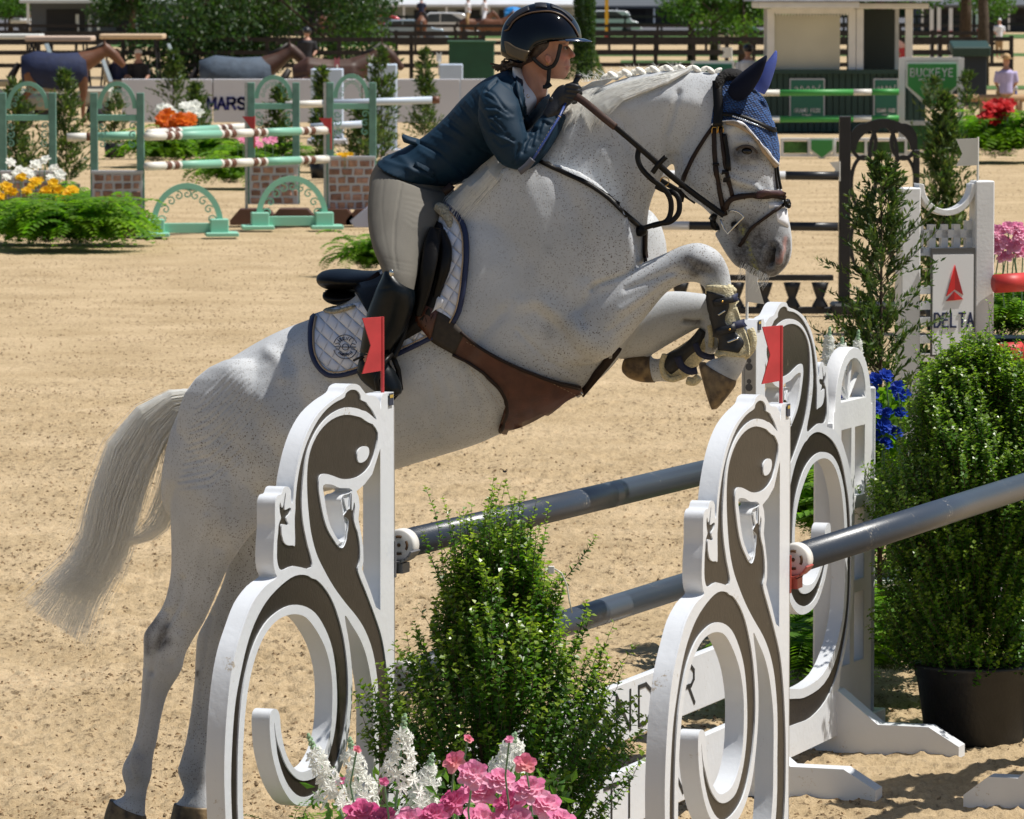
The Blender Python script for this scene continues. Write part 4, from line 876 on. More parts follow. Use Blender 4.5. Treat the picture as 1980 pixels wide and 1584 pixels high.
tput(bp_, 'martingale_fork', free_strap([(1246, 441, .17), (1272, 433, .17), (1296, 429, .17), (1312, 412, .165), (1313, 388, .16), (1304, 374, .155), (1284, 368, .15), (1268, 360, .14)], .0085, .003), LEA2)
tput(bp_, 'martingale_fork', free_strap([(1236, 286, .165), (1233, 305, .17), (1240, 325, .175), (1258, 345, .175), (1282, 363, .17), (1296, 385, .165), (1297, 410, .165), (1288, 428, .17), (1262, 437, .17)], .0085, .003), LEA2)
tput(bp_, 'ring', MB().tube([HP(1285 + 9 * math.cos(a * .785), 351 + 9 * math.sin(a * .785), .0) for a in range(9)], .0016, 6).mesh(), BRASS)
# bridle
br = thing('bridle', 'dark brown leather bridle with jewelled browband and D-ring bit', 'bridle')
T4 = lambda n_, path, w_, m=LEA, l=.004, th=.005: tput(br, n_, strap(path, w_, l, th), m)
T4('headpiece', [(1388, 160), (1390, 190), (1391, 220), (1390, 246)], 8.5, LEA2, .014, .007)
T4('cheekpiece', [(1381, 246), (1382, 270), (1383, 300), (1386, 330), (1391, 362), (1398, 395), (1404, 416)], 3.8, LEA, .005, .007)
T4('cheekpiece', [(1394, 246), (1397, 275), (1401, 305), (1405, 330), (1411, 355), (1417, 380)], 3.6, LEA, .005, .006)
T4('cheek_pad', [(1402, 258), (1406, 285), (1409, 312), (1410, 330)], 4.0, LEA2, .009, .007)
T4('throatlash', [(1380, 244), (1362, 270), (1342, 303), (1327, 335), (1318, 362)], 3.0, LEA, .004, .005)
T4('browband', [(1383, 223), (1400, 222), (1420, 224), (1445, 231), (1470, 243), (1490, 253), (1499, 254), (1500, 246)], 3.6, LEA2, .014, .006)
T4('noseband', [(1404, 404), (1408, 392), (1418, 383), (1440, 379), (1470, 377), (1500, 379), (1520, 384)], 5.2, LEA, .006, .009)
T4('noseband_pad', [(1466, 374), (1495, 373), (1520, 377)], 5.2, mat('plum_leather', (.055, .022, .024), .45), .012, .007)
T4('flash_strap', [(1514, 396), (1492, 412), (1470, 428), (1452, 443), (1440, 462), (1431, 476)], 3.0, LEA, .005, .005)
T4('curb_block', [(1384, 414), (1380, 426), (1384, 440), (1392, 440)], 5, LEA2, .006, .012)
o = tput(br, 'crystals', (lambda mb: [mb.ball(hit(1421 + 76 * k / 20, 224.5 + 29 * (k / 20) ** 1.05)[0] + HN * .022, .0036, 6, 4) for k in range(21)] and mb)(MB()).mesh(), mat('crystal', (.75, .80, .90), .08, metal=.6)); o['kind'] = 'stuff'
bt = MB(); bt.tube([HP(x, y, .088) for x, y in ((1408, 409), (1418, 407), (1428, 410), (1435, 416), (1438, 420), (1430, 428), (1420, 438), (1407, 452), (1400, 443), (1396, 434), (1393, 424))], .0036, 8)
tput(br, 'bit_ring', bt.mesh(), SILV)
tput(br, 'mouthpiece', MB().ball(HP(1420, 435, .075), (.012, .014, .012), 10, 8).mesh(), LEA2)
for bx_, by_ in ((1384, 250), (1396, 248)): tput(br, 'buckle', MB().tube([hit(bx_ + a * 5, by_ + b * 5)[0] + HN * .016 for a, b in ((-1, 1.6), (-1, 0), (-.7, -.8), (.7, -.8), (1, 0), (1, 1.6))], .0018, 6).mesh(), BRASS)
for q in ((1386, 318), (1402, 334), (1407, 344)): tput(br, 'keeper', strap([(q[0] - 5, q[1]), (q[0] + 6, q[1])], 3, .012, .006), LEA2)
tput(br, 'cord', strap([(1498, 322), (1500, 345), (1503, 366)], 1.1, .004, .003), LEA2); tput(br, 'cord', strap([(1502, 322), (1505, 345), (1509, 366)], 1.0, .004, .003), LEA2)
tput(br, 'rein', free_strap([(1108, 182, .13), (1135, 201, .16), (1165, 226, .185), (1190, 246, .185)], .012, .004), mat('rubber_grip', (.055, .026, .018), .6, .2, 120, .001, 300))
tput(br, 'rein', free_strap([(1188, 244, .186), (1220, 271, .183), (1260, 306, .175), (1300, 342, .155), (1345, 377, .125), (1378, 401, .10), (1400, 417, .088)], .0095, .003), LEA2)
tput(br, 'rein', free_strap([(1276, 348, -.10), (1300, 362, -.09), (1330, 380, -.075), (1345, 390, -.065)], .0085, .003), LEA2)
tput(br, 'rein_stop', free_strap([(1262, 334, .175), (1275, 316, .18), (1288, 303, .175)], .008, .005), LEA2)
tput(br, 'throat_tab', free_strap([(1322, 362, .02), (1319, 376, .02), (1316, 390, .02)], .009, .003), LEA2)
tput(br, 'fringe', (lambda mb: [mb.ball(HP(1521 + 4 * math.cos(k * 2.4), 394 + 5 * math.sin(k * 1.7), .01 * (k - 4)), .009, 6, 4) for k in range(9)] and mb)(MB()).mesh(), LEA2)['kind'] = 'stuff'
tape = thing('nose_tape', 'white adhesive tape stuck across the horse\'s nose', 'tape')
tput(tape, 'strip', patch([(1486, 392), (1500, 391), (1516, 392)], [(1487, 403), (1500, 402), (1517, 403)], 6, 3, .001, .0012), WHC)
tput(tape, 'strip', patch([(1500, 408), (1512, 404), (1522, 402)], [(1503, 428), (1512, 434), (1524, 440)], 8, 4, .001, .0014), WHC)
# ear bonnet
def knit():
    m = bpy.data.materials.new('blue_crochet'); m.use_nodes = True; n = m.node_tree; b = n.nodes['Principled BSDF']; L = n.links.new
    b.inputs['Roughness'].default_value = .8; b.inputs['Sheen Weight'].default_value = .4; b.inputs['Sheen Tint'].default_value = (.2, .4, .9, 1)
    tc = n.nodes.new('ShaderNodeTexCoord'); mp = n.nodes.new('ShaderNodeMapping'); mp.inputs['Scale'].default_value = (110, 60, 150); mp.inputs['Rotation'].default_value = (0, R(25), 0); L(tc.outputs['Object'], mp.inputs[0])
    v = n.nodes.new('ShaderNodeTexVoronoi'); v.inputs['Scale'].default_value = 1; v.inputs['Randomness'].default_value = .35; L(mp.outputs[0], v.inputs[0])
    r = n.nodes.new('ShaderNodeValToRGB'); r.color_ramp.elements[0].position = .25; r.color_ramp.elements[1].position = .62; r.color_ramp.elements[0].color = (.018, .075, .24, 1); r.color_ramp.elements[1].color = (.004, .012, .045, 1)
    L(v.outputs['Distance'], r.inputs[0]); L(r.outputs[0], b.inputs['Base Color'])
    bp = n.nodes.new('ShaderNodeBump'); bp.invert = True; bp.inputs['Distance'].default_value = .006; L(v.outputs['Distance'], bp.inputs['Height']); L(bp.outputs[0], b.inputs['Normal']); return m
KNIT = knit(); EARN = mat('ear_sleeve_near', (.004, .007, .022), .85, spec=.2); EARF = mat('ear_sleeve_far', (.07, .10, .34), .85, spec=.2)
eb = thing('ear_bonnet', 'royal blue crocheted ear bonnet with beige trim on the horse\'s head', 'ear bonnet')
Bb = [(1376, 243), (1390, 238), (1405, 236), (1425, 239), (1445, 249), (1462, 268), (1478, 290), (1490, 308), (1499, 320)]
tput(eb, 'crochet_body', patch([(1388, 146), (1420, 146), (1455, 168), (1478, 190), (1489, 215), (1497, 245), (1503, 275), (1504, 300), (1502, 319)], Bb, 40, 16, .006, .004), KNIT)
tput(eb, 'trim', strap([(a, b + 3) for a, b in Bb[2:]], 3.2, .008, .005), BEIGE); tput(eb, 'trim_cord', strap([(a + 2, b - 1) for a, b in Bb], 1.3, .010, .006), WHC)
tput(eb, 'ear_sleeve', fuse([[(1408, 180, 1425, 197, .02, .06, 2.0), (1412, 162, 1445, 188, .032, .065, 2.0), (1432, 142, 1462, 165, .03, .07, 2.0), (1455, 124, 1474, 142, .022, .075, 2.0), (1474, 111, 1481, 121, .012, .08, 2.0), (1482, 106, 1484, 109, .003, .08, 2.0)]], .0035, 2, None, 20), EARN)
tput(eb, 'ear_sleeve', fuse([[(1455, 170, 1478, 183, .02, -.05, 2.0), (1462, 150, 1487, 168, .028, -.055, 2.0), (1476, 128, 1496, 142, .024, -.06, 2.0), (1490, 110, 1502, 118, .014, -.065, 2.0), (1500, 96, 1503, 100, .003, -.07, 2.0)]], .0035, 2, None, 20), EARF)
fz = MB(); rs2 = random.Random(5)
pc = fuse([limb([(1390, 172, 9, .03, .05), (1396, 158, 13, .05, .03), (1410, 148, 16, .06, 0), (1428, 148, 12, .05, 0), (1438, 158, 6, .03, 0)])], .004, 2)
tput(eb, 'poll_fleece', pc, mat('black_fleece', (.006, .005, .005), .9, .5, 200, .014, 110))
# tendon boots
BOOT = mat('boot_shell', (.008, .009, .012), .5, .3, 40, .0015, 90); FLE = mat('boot_fleece', (.62, .55, .36), .95, .18, 150, .008, 160); BAND = mat('boot_band', (.012, .018, .055), .7, .2, 60)
def fleece_roll(pts, r_, off): return fuse([limb([(x, y, r_, r_ / 590, off) for x, y in pts])], .005, 1, None, 14)
b1 = thing('tendon_boot', 'black tendon boot with cream fleece on the near foreleg', 'horse boot', 'tendon boots on the forelegs')
tput(b1, 'fleece_lining', patch([(1368, 550), (1372, 585), (1381, 630), (1388, 665), (1383, 688)], [(1412, 552), (1424, 590), (1438, 630), (1450, 665), (1450, 690)], 26, 8, .004, .012), FLE)
tput(b1, 'shell', patch([(1372, 560), (1376, 590), (1385, 630), (1391, 662), (1391, 676)], [(1400, 570), (1410, 592), (1404, 618), (1416, 636), (1436, 662), (1428, 682)], 30, 8, .014, .008), BOOT)
tput(b1, 'strap', patch([(1411, 572), (1420, 568)], [(1415, 586), (1425, 582)], 6, 3, .020, .004), BAND)
tput(b1, 'strap', patch([(1416, 624), (1434, 618)], [(1422, 638), (1442, 632)], 8, 3, .020, .004), BAND)
tput(b1, 'strap', patch([(1384, 578), (1412, 572)], [(1386, 590), (1414, 586)], 6, 3, .026, .006), BOOT); tput(b1, 'strap', patch([(1390, 634), (1420, 626)], [(1392, 648), (1424, 642)], 6, 3, .026, .006), BOOT)
tput(b1, 'fleece_roll', fleece_roll([(1364, 552), (1378, 546), (1395, 549), (1410, 556), (1422, 566)], 7, .165), FLE); tput(b1, 'fleece_roll', fleece_roll([(1385, 680), (1400, 690), (1420, 694), (1438, 690), (1452, 676), (1456, 655), (1450, 635)], 8, .16), FLE)
tput(b1, 'vent', strap([(1394, 608), (1404, 600)], 1.6, .028, .002), SILV); tput(b1, 'vent', strap([(1412, 662), (1428, 655)], 2.0, .028, .002), SILV); tput(b1, 'stud', MB().ball(hit(1402, 582)[0] + HN * .034, .004).mesh(), BRASS); tput(b1, 'stud', MB().ball(hit(1416, 636)[0] + HN * .034, .004).mesh(), BRASS)
b2 = thing('tendon_boot', 'black tendon boot with cream fleece on the folded far foreleg', 'horse boot', 'tendon boots on the forelegs')
BO = -.09
tput(b2, 'fleece_lining', fuse([[(1370, 640, 1352, 634, .04, -.13), (1378, 672, 1338, 652, .043, -.13), (1352, 706, 1316, 668, .042, -.13), (1325, 732, 1296, 680, .046, -.13), (1302, 738, 1284, 688, .044, -.13), (1296, 736, 1282, 694, .038, -.13)]], .005, 2), FLE)
tput(b2, 'shell', fuse([[(1372, 642, 1354, 634, .04, -.122), (1362, 672, 1332, 658, .046, -.12), (1340, 692, 1312, 674, .046, -.12), (1322, 716, 1290, 684, .05, -.12), (1304, 728, 1284, 700, .046, -.12)]], .005, 2), BOOT)
tput(b2, 'strap', free_strap([(1345, 664, -.07), (1352, 682, -.07), (1368, 690, -.08), (1382, 690, -.09)], .010, .003), BAND); tput(b2, 'strap', free_strap([(1310, 690, -.065), (1318, 708, -.065), (1334, 718, -.07), (1348, 716, -.08)], .012, .003), BAND)
tput(b2, 'fleece_roll', fleece_roll([(1372, 628), (1376, 650), (1374, 672)], 6, -.09), FLE); tput(b2, 'fleece_roll', fleece_roll([(1286, 684), (1280, 705), (1286, 728), (1302, 734), (1318, 728)], 6, -.085), FLE)
tput(b2, 'fleece_roll', fleece_roll([(1328, 736), (1342, 738), (1352, 728)], 9, -.10), FLE)
# ---------------------------------------------------------------- rider
AMP = 1.0
rd = empty('person', H0, 'rider in a dark blue show coat and grey breeches folded forward over the horse\'s neck', 'person')
def rput(name, me, m, smooth=True, label=None, par=None):
    me.transform(Matrix.Translation(-Vector(H0))); o = link(name, me, m, par or rd, None, smooth)
    if label: o['label'] = label
    return o
def shrink(sec, f):
    out = []
    for s in sec:
        ax, ay, bx, by, hd, off = s[:6]; mx, my = (ax + bx) / 2, (ay + by) / 2
        out.append((mx + (ax - mx) * f, my + (ay - my) * f, mx + (bx - mx) * f, my + (by - my) * f, hd * f, off))
    return out
j_torso = [(752, 312, 876, 366, .175, 0), (776, 290, 900, 352, .165, 0), (822, 264, 932, 330, .155, 0), (866, 225, 965, 300, .16, 0), (900, 188, 1000, 270, .18, 0), (935, 157, 1030, 240, .19, 0), (965, 142, 1052, 212, .18, 0), (988, 134, 1058, 190, .13, 0), (1000, 130, 1050, 168, .08, 0)]
sleeve_n = limb([(985, 165, 30, .06, .12), (972, 182, 38, .07, .165), (966, 205, 40, .07, .19), (970, 240, 41, .066, .205), (982, 272, 38, .06, .215), (998, 300, 31, .054, .215), (1013, 306, 24, .05, .21), (1030, 290, 25, .048, .195), (1050, 262, 25, .044, .165), (1066, 237, 23, .04, .14), (1078, 216, 19, .036, .12)])
sleeve_f = limb([(1010, 170, 30, .06, -.12), (1025, 200, 34, .065, -.18), (1042, 235, 32, .06, -.20), (1060, 258, 26, .05, -.20), (1080, 245, 23, .045, -.17), (1100, 222, 20, .04, -.13), (1112, 205, 17, .036, -.10)])
skirt = [(738, 312, 850, 362, .20, .01), (752, 300, 868, 360, .195, .0), (776, 290, 900, 352, .175, 0), (822, 264, 932, 330, .157, 0)]
neckr = limb([(1024, 205, 20, .046, 0), (1031, 180, 24, .050, 0), (1033, 160, 25, .050, 0), (1035, 140, 25, .052, 0), (1040, 118, 28, .06, 0)])
headr = [(1000, 50, 1075, 45, .05, 0), (984, 70, 1094, 64, .072, 0), (981, 84, 1099, 79, .075, 0), (983, 96, 1097, 95, .074, 0), (990, 108, 1100, 106, .070, 0), (1005, 120, 1101, 119, .063, 0), (1022, 130, 1102, 129, .055, 0), (1036, 139, 1099, 138, .045, 0), (1050, 147, 1096, 147, .033, 0), (1066, 152, 1090, 153, .018, 0)]
nose = limb([(1097, 92, 4, .008, 0), (1101, 100, 5.5, .010, 0), (1106, 107, 6, .013, 0), (1108, 111, 4.5, .013, 0)])
lips = limb([(1099, 129, 4.5, .018, 0), (1101.5, 130, 3.6, .012, 0)]); lips2 = limb([(1098, 134.5, 4, .017, 0), (1100, 135, 3.3, .011, 0)])
leg_n = [(738, 320, 862, 372, .155, .05), (722, 350, 862, 392, .15, .10), (714, 395, 850, 425, .115, .19), (715, 440, 828, 458, .095, .26), (724, 480, 812, 495, .082, .32), (736, 510, 806, 528, .072, .355), (744, 535, 800, 556, .062, .375), (738, 560, 796, 580, .055, .38), (722, 590, 780, 612, .055, .385), (708, 630, 765, 650, .048, .39), (700, 665, 752, 680, .04, .39), (697, 700, 750, 700, .038, .40)]
leg_f = [(738, 320, 862, 372, .155, -.05), (730, 352, 872, 385, .15, -.12), (735, 400, 860, 425, .11, -.22), (745, 450, 840, 468, .09, -.30), (755, 500, 830, 515, .075, -.35), (745, 550, 805, 570, .06, -.375), (725, 610, 785, 625, .05, -.38), (712, 670, 765, 680, .04, -.38), (715, 705, 765, 705, .04, -.38)]
seat_ = [(745, 300, 860, 350, .17, 0), (724, 335, 872, 378, .185, 0), (722, 372, 850, 410, .16, 0), (740, 400, 830, 425, .10, 0)]
SKIN = mat('skin', (.50, .245, .165), .48, .06, 30, .0006, 300, .4, sss=.08)
earm = MB(); fr3 = frame((0, 0, 0), HF, HN, (0, 0, 1)).to_3x3()
earm.ball(HP(1060, 114, .084), (.011, .012, .018), 12, 8, fr3 @ Matrix.Rotation(-.3, 3, 'Y'))
hand_core = limb([(1066, 232, 12, .03, .13), (1080, 205, 12, .028, .12), (1092, 188, 16, .025, .115), (1106, 178, 14, .022, .11)]); hand_far = limb([(1106, 212, 12, .03, -.11), (1118, 196, 14, .026, -.08), (1126, 186, 12, .022, -.06)])
bodym = fuse([headr, nose, lips, lips2, neckr, shrink(j_torso[:6], .72), limb([(940, 230, 34, .10, 0), (985, 215, 28, .08, 0), (1022, 200, 22, .06, 0)]), shrink(sleeve_n[2:], .62), shrink(sleeve_f[2:], .62), limb([(975, 215, 20, .05, .06), (970, 215, 16, .03, .17)]), shrink(leg_n, .86), shrink(leg_f, .86), shrink(seat_, .86), hand_core, hand_far], .0036, 3, earm, 26)
B_ = []
crease([(1090, 88), (1094, 92), (1096, 94)], 3.0, -.006); crease([(1082, 92), (1090, 93)], 3.5, -.004); crease([(1084, 87), (1094, 86)], 1.8, .0020)
crease([(1085, 104), (1092, 108)], 5, .003); crease([(1096, 114), (1092, 120), (1090, 126)], 2.2, -.0018); crease([(1092, 131.8), (1100, 132)], 1.1, -.0045); crease([(1096, 138.5), (1102, 139)], 2.2, -.003)
crease([(1070, 150), (1084, 155)], 4, -.002); crease([(1101, 112), (1104, 112)], 1.3, -.003); crease([(1058, 110), (1059, 116)], 1.6, -.005)
crease([(1030, 140), (1042, 165), (1048, 180)], 3, .003); crease([(1040, 140), (1052, 165)], 3, -.003)
co2, no2, PX2, near2 = sculpt(bodym, B_)
mask_attr(bodym, 'lip', PX2, near2, [([(1096, 129.5), (1103, 129.5)], 2.2, .8), ([(1096, 134.5), (1101, 134.5)], 2.0, .8)])
mask_attr(bodym, 'brow', PX2, near2, [([(1083, 85.5), (1095, 84.5)], 1.5, .75), ([(1089, 91.5), (1096, 92)], .9, .9), ([(1103, 112.5), (1104.5, 112.5)], .9, .7)])
mask_attr(bodym, 'flush', PX2, near2, [([(1085, 110), (1095, 115)], 7, .5), ([(1106, 107), (1109, 111)], 4, .7), ([(1059, 113), (1060, 118)], 5, .5)])
def skin_paint(m):
    n = m.node_tree; b = n.nodes['Principled BSDF']; src = b.inputs['Base Color'].links[0].from_socket
    for nm, col in (('flush', (.50, .14, .10)), ('lip', (.36, .10, .09)), ('brow', (.045, .025, .018))):
        a = n.nodes.new('ShaderNodeAttribute'); a.attribute_name = nm; x = n.nodes.new('ShaderNodeMix'); x.data_type = 'RGBA'
        n.links.new(a.outputs['Fac'], x.inputs[0]); n.links.new(src, x.inputs[6]); x.inputs[7].default_value = (*col, 1); src = x.outputs[2]
    n.links.new(src, b.inputs['Base Color'])
skin_paint(SKIN)
rput('body', bodym, SKIN)
rput('eye', MB().ball(HP(1093.5, 92.8, .030), (.0075, .007, .0062), 12, 8, fr3).mesh(), mat('eye_white', (.30, .26, .24), .25)); rput('iris', MB().ball(HP(1096.6, 92.8, .0335), (.0036, .0036, .0046), 10, 6, fr3).mesh(), mat('iris', (.03, .02, .012), .1))
# hair under the helmet, low bun
HR = mat('brown_hair', (.045, .026, .017), .45, .3, 80, .004, 120)
rput('hair', fuse([limb([(1000, 92, 18, .066, 0), (1008, 108, 16, .062, 0), (1000, 122, 12, .045, 0), (992, 126, 9, .03, 0)]), [(1022, 84, 1082, 80, .088, 0), (1026, 96, 1077, 91, .090, 0), (1028, 107, 1066, 102, .087, 0), (1030, 118, 1052, 112, .077, 0)], limb([(1036, 108, 17, .084, 0), (1018, 116, 14, .070, 0), (1002, 121, 12, .05, 0)])], .004, 2), HR)
hs = []
for k in range(60): hs.append([HP(992 + rs.gauss(0, 4), 122 + rs.gauss(0, 4), rs.gauss(0, .02)), HP(982 + rs.gauss(0, 4), 128 + rs.gauss(0, 5), rs.gauss(0, .02)), HP(970 + rs.gauss(0, 9), 132 + rs.gauss(0, 6), rs.gauss(0, .02))])
o = rput('stray_hair', hair_mesh(hs, .0004, 6), HR, False); o['kind'] = 'stuff'
rput('earring', MB().tube([HP(1059 + 2 * math.cos(a * .785), 123 + 3 * math.sin(a * .785), .074) for a in range(9)], .0012, 6).mesh(), BRASS)
# clothes
COATM = mat('navy_teal_cloth', (.005, .024, .048), .62, .12, 5, .0006, 500, .25)
SHIRT = mat('white_shirt', (.68, .69, .74), .7, .03, 30, .002, 40)
BREECH = mat('grey_breeches', (.165, .155, .135), .88, .04, 14, .0006, 600, .2)
rput('shirt', fuse([[(996, 128, 1010, 131, .062, 0), (996, 145, 1019, 146, .072, 0), (996, 165, 1030, 163, .095, 0), (998, 185, 1042, 180, .125, 0), (1002, 205, 1044, 196, .150, 0), (1008, 225, 1034, 216, .16, 0), (1012, 240, 1026, 232, .15, 0)]], .004, 2), SHIRT)
jk = fuse([j_torso[1:8], skirt, sleeve_n, sleeve_f], .0048, 3, None, 30)
B_ = []
for L_ in ([(938, 175), (965, 150), (990, 160), (1005, 195), (1012, 235), (1016, 250)], [(1012, 235), (1022, 252), (1035, 250)]): crease(L_, 3.2, -.012)
rc = random.Random(31)
for k in range(8):
    a, b, c, e = rc.uniform(-9, 9), rc.uniform(-6, 6), rc.uniform(-22, 14), rc.uniform(.4, 1.3); L_ = [(930 + k * 3 + abs(a), 180 + k * 12 + a), (955 + k * 2, 186 + k * 13 + b), (985 + c, 203 + k * 11 - a)]
    crease(L_, rc.uniform(2.0, 3.8), -.0045 * e); crease([(x, y + 6) for x, y in L_], 3.2, .003 * e)
for k in range(6):
    a, b, e = rc.uniform(-5, 5), rc.uniform(-5, 5), rc.uniform(.4, 1.2); L_ = [(990 + k * 11 + a, 318 - k * 12), (1002 + k * 9 + b, 300 - k * 13), (1006 + k * 10 - a, 280 - k * 8)]
    crease(L_, 2.8, -.006 * e); crease([(x + 7, y - 2) for x, y in L_], 2.8, .004 * e)
for k in range(9): crease([(835 + k * 11, 262 - k * 11), (870 + k * 9, 276 - k * 8), (905 + k * 7, 300 - k * 6)], 3.2, -.0025 if k % 2 else .002)
crease([(800, 270), (850, 295), (890, 330), (900, 352)], 3, -.007); crease([(812, 292), (840, 310), (862, 340)], 5, .003); crease([(805, 318), (838, 338), (850, 358)], 2.4, -.008); crease([(770, 300), (790, 320), (800, 342)], 8, .006); crease([(745, 312), (800, 330), (850, 352)], 4, .004)
crease([(870, 240), (900, 262), (930, 290), (960, 305)], 2.5, -.004); crease([(860, 300), (880, 330), (905, 350)], 14, .008)
crease([(1000, 135), (1008, 165), (1012, 200), (1018, 228)], 3, -.006); crease([(990, 138), (996, 165), (1004, 195)], 4, .004)
co3, no3, PX3, n3 = sculpt(jk, B_)
NECKO = [(1003, 120), (1009, 150), (1014, 185), (1018, 212), (1021, 226), (1034, 210), (1048, 192), (1066, 178), (1075, 120)]
def inside(x, y, P):
    c = False
    for (x0, y0), (x1, y1) in zip(P, P[1:] + P[:1]):
        if (y0 > y) != (y1 > y) and x < (x1 - x0) * (y - y0) / (y1 - y0) + x0: c = not c
    return c
bm = bmesh.new(); bm.from_mesh(jk); kill = [f for f in bm.faces if (lambda q: inside(q[0], q[1], NECKO))(proj(f.calc_center_median()))]; bmesh.ops.delete(bm, geom=kill, context='FACES'); bm.to_mesh(jk); bm.free()
rput('jacket', jk, COATM); so_ = rd.children[-1].modifiers.new('s', 'SOLIDIFY'); so_.thickness = .004
JT = BVHTree.FromPolygons([v.co.copy() + Vector(H0) for v in jk.vertices], [tuple(p.vertices) for p in jk.polygons])
rput('lapel', patch([(994, 136), (998, 165), (1003, 195), (1012, 225)], [(1002, 136), (1009, 160), (1013, 190), (1019, 222)], 16, 5, .004, .005, JT), COATM)
rput('coat_tail', fuse([[(778, 258, 782, 276, .02, .10), (792, 264, 796, 280, .03, .10), (808, 268, 814, 284, .03, .09)]], .004, 2), COATM)
rput('pocket_flap', patch([(805, 312), (825, 322), (842, 334)], [(800, 320), (820, 331), (838, 343)], 10, 3, .002, .004, JT), COATM)
rput('button', MB().ball(hit(1066, 248, tree=JT)[0] + HN * .002, (.006, .003, .006), 10, 6, fr3).mesh(), SILV)
rput('collar_pin', MB().tube([hit(1021 + 3 * math.cos(a * .7), 185 + 4 * math.sin(a * .7))[0] if False else HP(1021 + 2.6 * math.cos(a * .7), 186 + 3.4 * math.sin(a * .7), .118) for a in range(8)], .0012, 5).mesh(), BRASS)
br_ = fuse([leg_n[:8], leg_f[:8], seat_], .005, 4, None, 30)
B_ = []
crease([(780, 335), (772, 380), (764, 430), (762, 480), (768, 520)], 1.8, -.0035); crease([(742, 350), (738, 400), (742, 450), (752, 500)], 1.6, -.0010)
for k in range(6): crease([(850 - k * 4, 385 + k * 9), (820 - k * 4, 385 + k * 10), (785, 378 + k * 9)], 4.5, -.0010); crease([(850 - k * 4, 390 + k * 9), (820 - k * 4, 390 + k * 10), (785, 383 + k * 9)], 4.5, .0010)
for k in range(3): crease([(745, 500 + k * 7), (770, 506 + k * 8), (800, 512 + k * 8)], 3.5, -.0010)
sculpt(br_, B_); rput('breeches', br_, BREECH)
rput('belt', free_strap([(858, 372, .18), (866, 366, .18), (874, 358, .17)], .012, .004), LEA)
BOOTM = mat('tall_boot', (.002, .004, .006), .32, .15, 12, .0004, 60, .28)
def boot(off, sgn):
    b = [(750, 512, 768, 520, .03, off - .005 * sgn), (745, 524, 780, 538, .055, off), (738, 540, 798, 560, .066, off), (730, 556, 801, 580, .068, off), (721, 578, 796, 604, .066, off), (711, 606, 786, 632, .062, off), (704, 634, 774, 654, .056, off), (700, 660, 762, 672, .048, off), (696, 688, 754, 690, .044, off), (692, 708, 752, 704, .044, off), (690, 722, 745, 706, .043, off)]
    f = [(700, 700, 748, 690, .040, off), (694, 726, 752, 702, .044, off), (706, 742, 762, 716, .046, off), (724, 756, 770, 732, .046, off), (742, 768, 776, 748, .040, off), (758, 772, 776, 760, .025, off)]
    return fuse([b, f], .005, 3, None, 26)
me = boot(.385, 1); B_ = []
crease([(735, 560), (760, 556), (780, 560)], 3, -.001)
for k in range(4): crease([(700 + k, 682 + k * 6), (725, 684 + k * 6), (750, 682 + k * 5)], 2.2, -.004)
sculpt(me, B_); rput('boot', me, BOOTM); rput('boot', boot(-.38, -1), BOOTM)
rput('boot_badge', MB().ball(HP(757, 528, .445), (.008, .004, .012), 12, 8, fr3).mesh(), SILV)
rput('spur', MB().tube([HP(700, 690, .44), HP(690, 694, .42), HP(684, 697, .40)], .004, 6).mesh(), LEA2)
# gloved hands: palm, four bent fingers and a thumb
GL = mat('black_glove', (.010, .010, .012), .42, .2, 60, .0012, 160, .5)
def hand(dx, dy, off, s):
    L = [limb([(1062 + dx, 226 + dy, 15, .032, off + .015 * s), (1072 + dx, 212 + dy, 17, .031, off + .01 * s), (1082 + dx, 195 + dy, 19, .028, off), (1092 + dx, 184 + dy, 21, .025, off), (1100 + dx, 179 + dy, 19, .022, off)])]
    for i in range(4):
        y = 167 + dy + i * 8.2; x = 1100 + dx - i * 2.0; ln = (19, 22, 20, 16)[i]
        L.append(limb([(x - 6, y + 1, 5.5, .010, off + .006 * s), (x + 4, y - 1, 5.6, .0105, off + .012 * s), (x + ln, y + 2, 4.8, .0095, off + .008 * s), (x + ln + 3, y + 5, 4.5, .009, off - .010 * s), (x + ln - 4, y + 7, 4.2, .0085, off - .024 * s)]))
    L.append(limb([(1086 + dx, 180 + dy, 6, .011, off - .018 * s), (1096 + dx, 170 + dy, 5.5, .0105, off - .028 * s), (1108 + dx, 163 + dy, 5, .010, off - .032 * s), (1118 + dx, 163 + dy, 4.4, .009, off - .026 * s)]))
    return fuse(L, .0026, 2, None, 16)
rput('glove', hand(0, 0, .125, 1), GL); rput('glove', hand(22, 8, -.07, -1), GL)
rput('glove_tab', MB().ball(HP(1066, 193, .150), (.008, .004, .010), 10, 6, fr3).mesh(), GL)
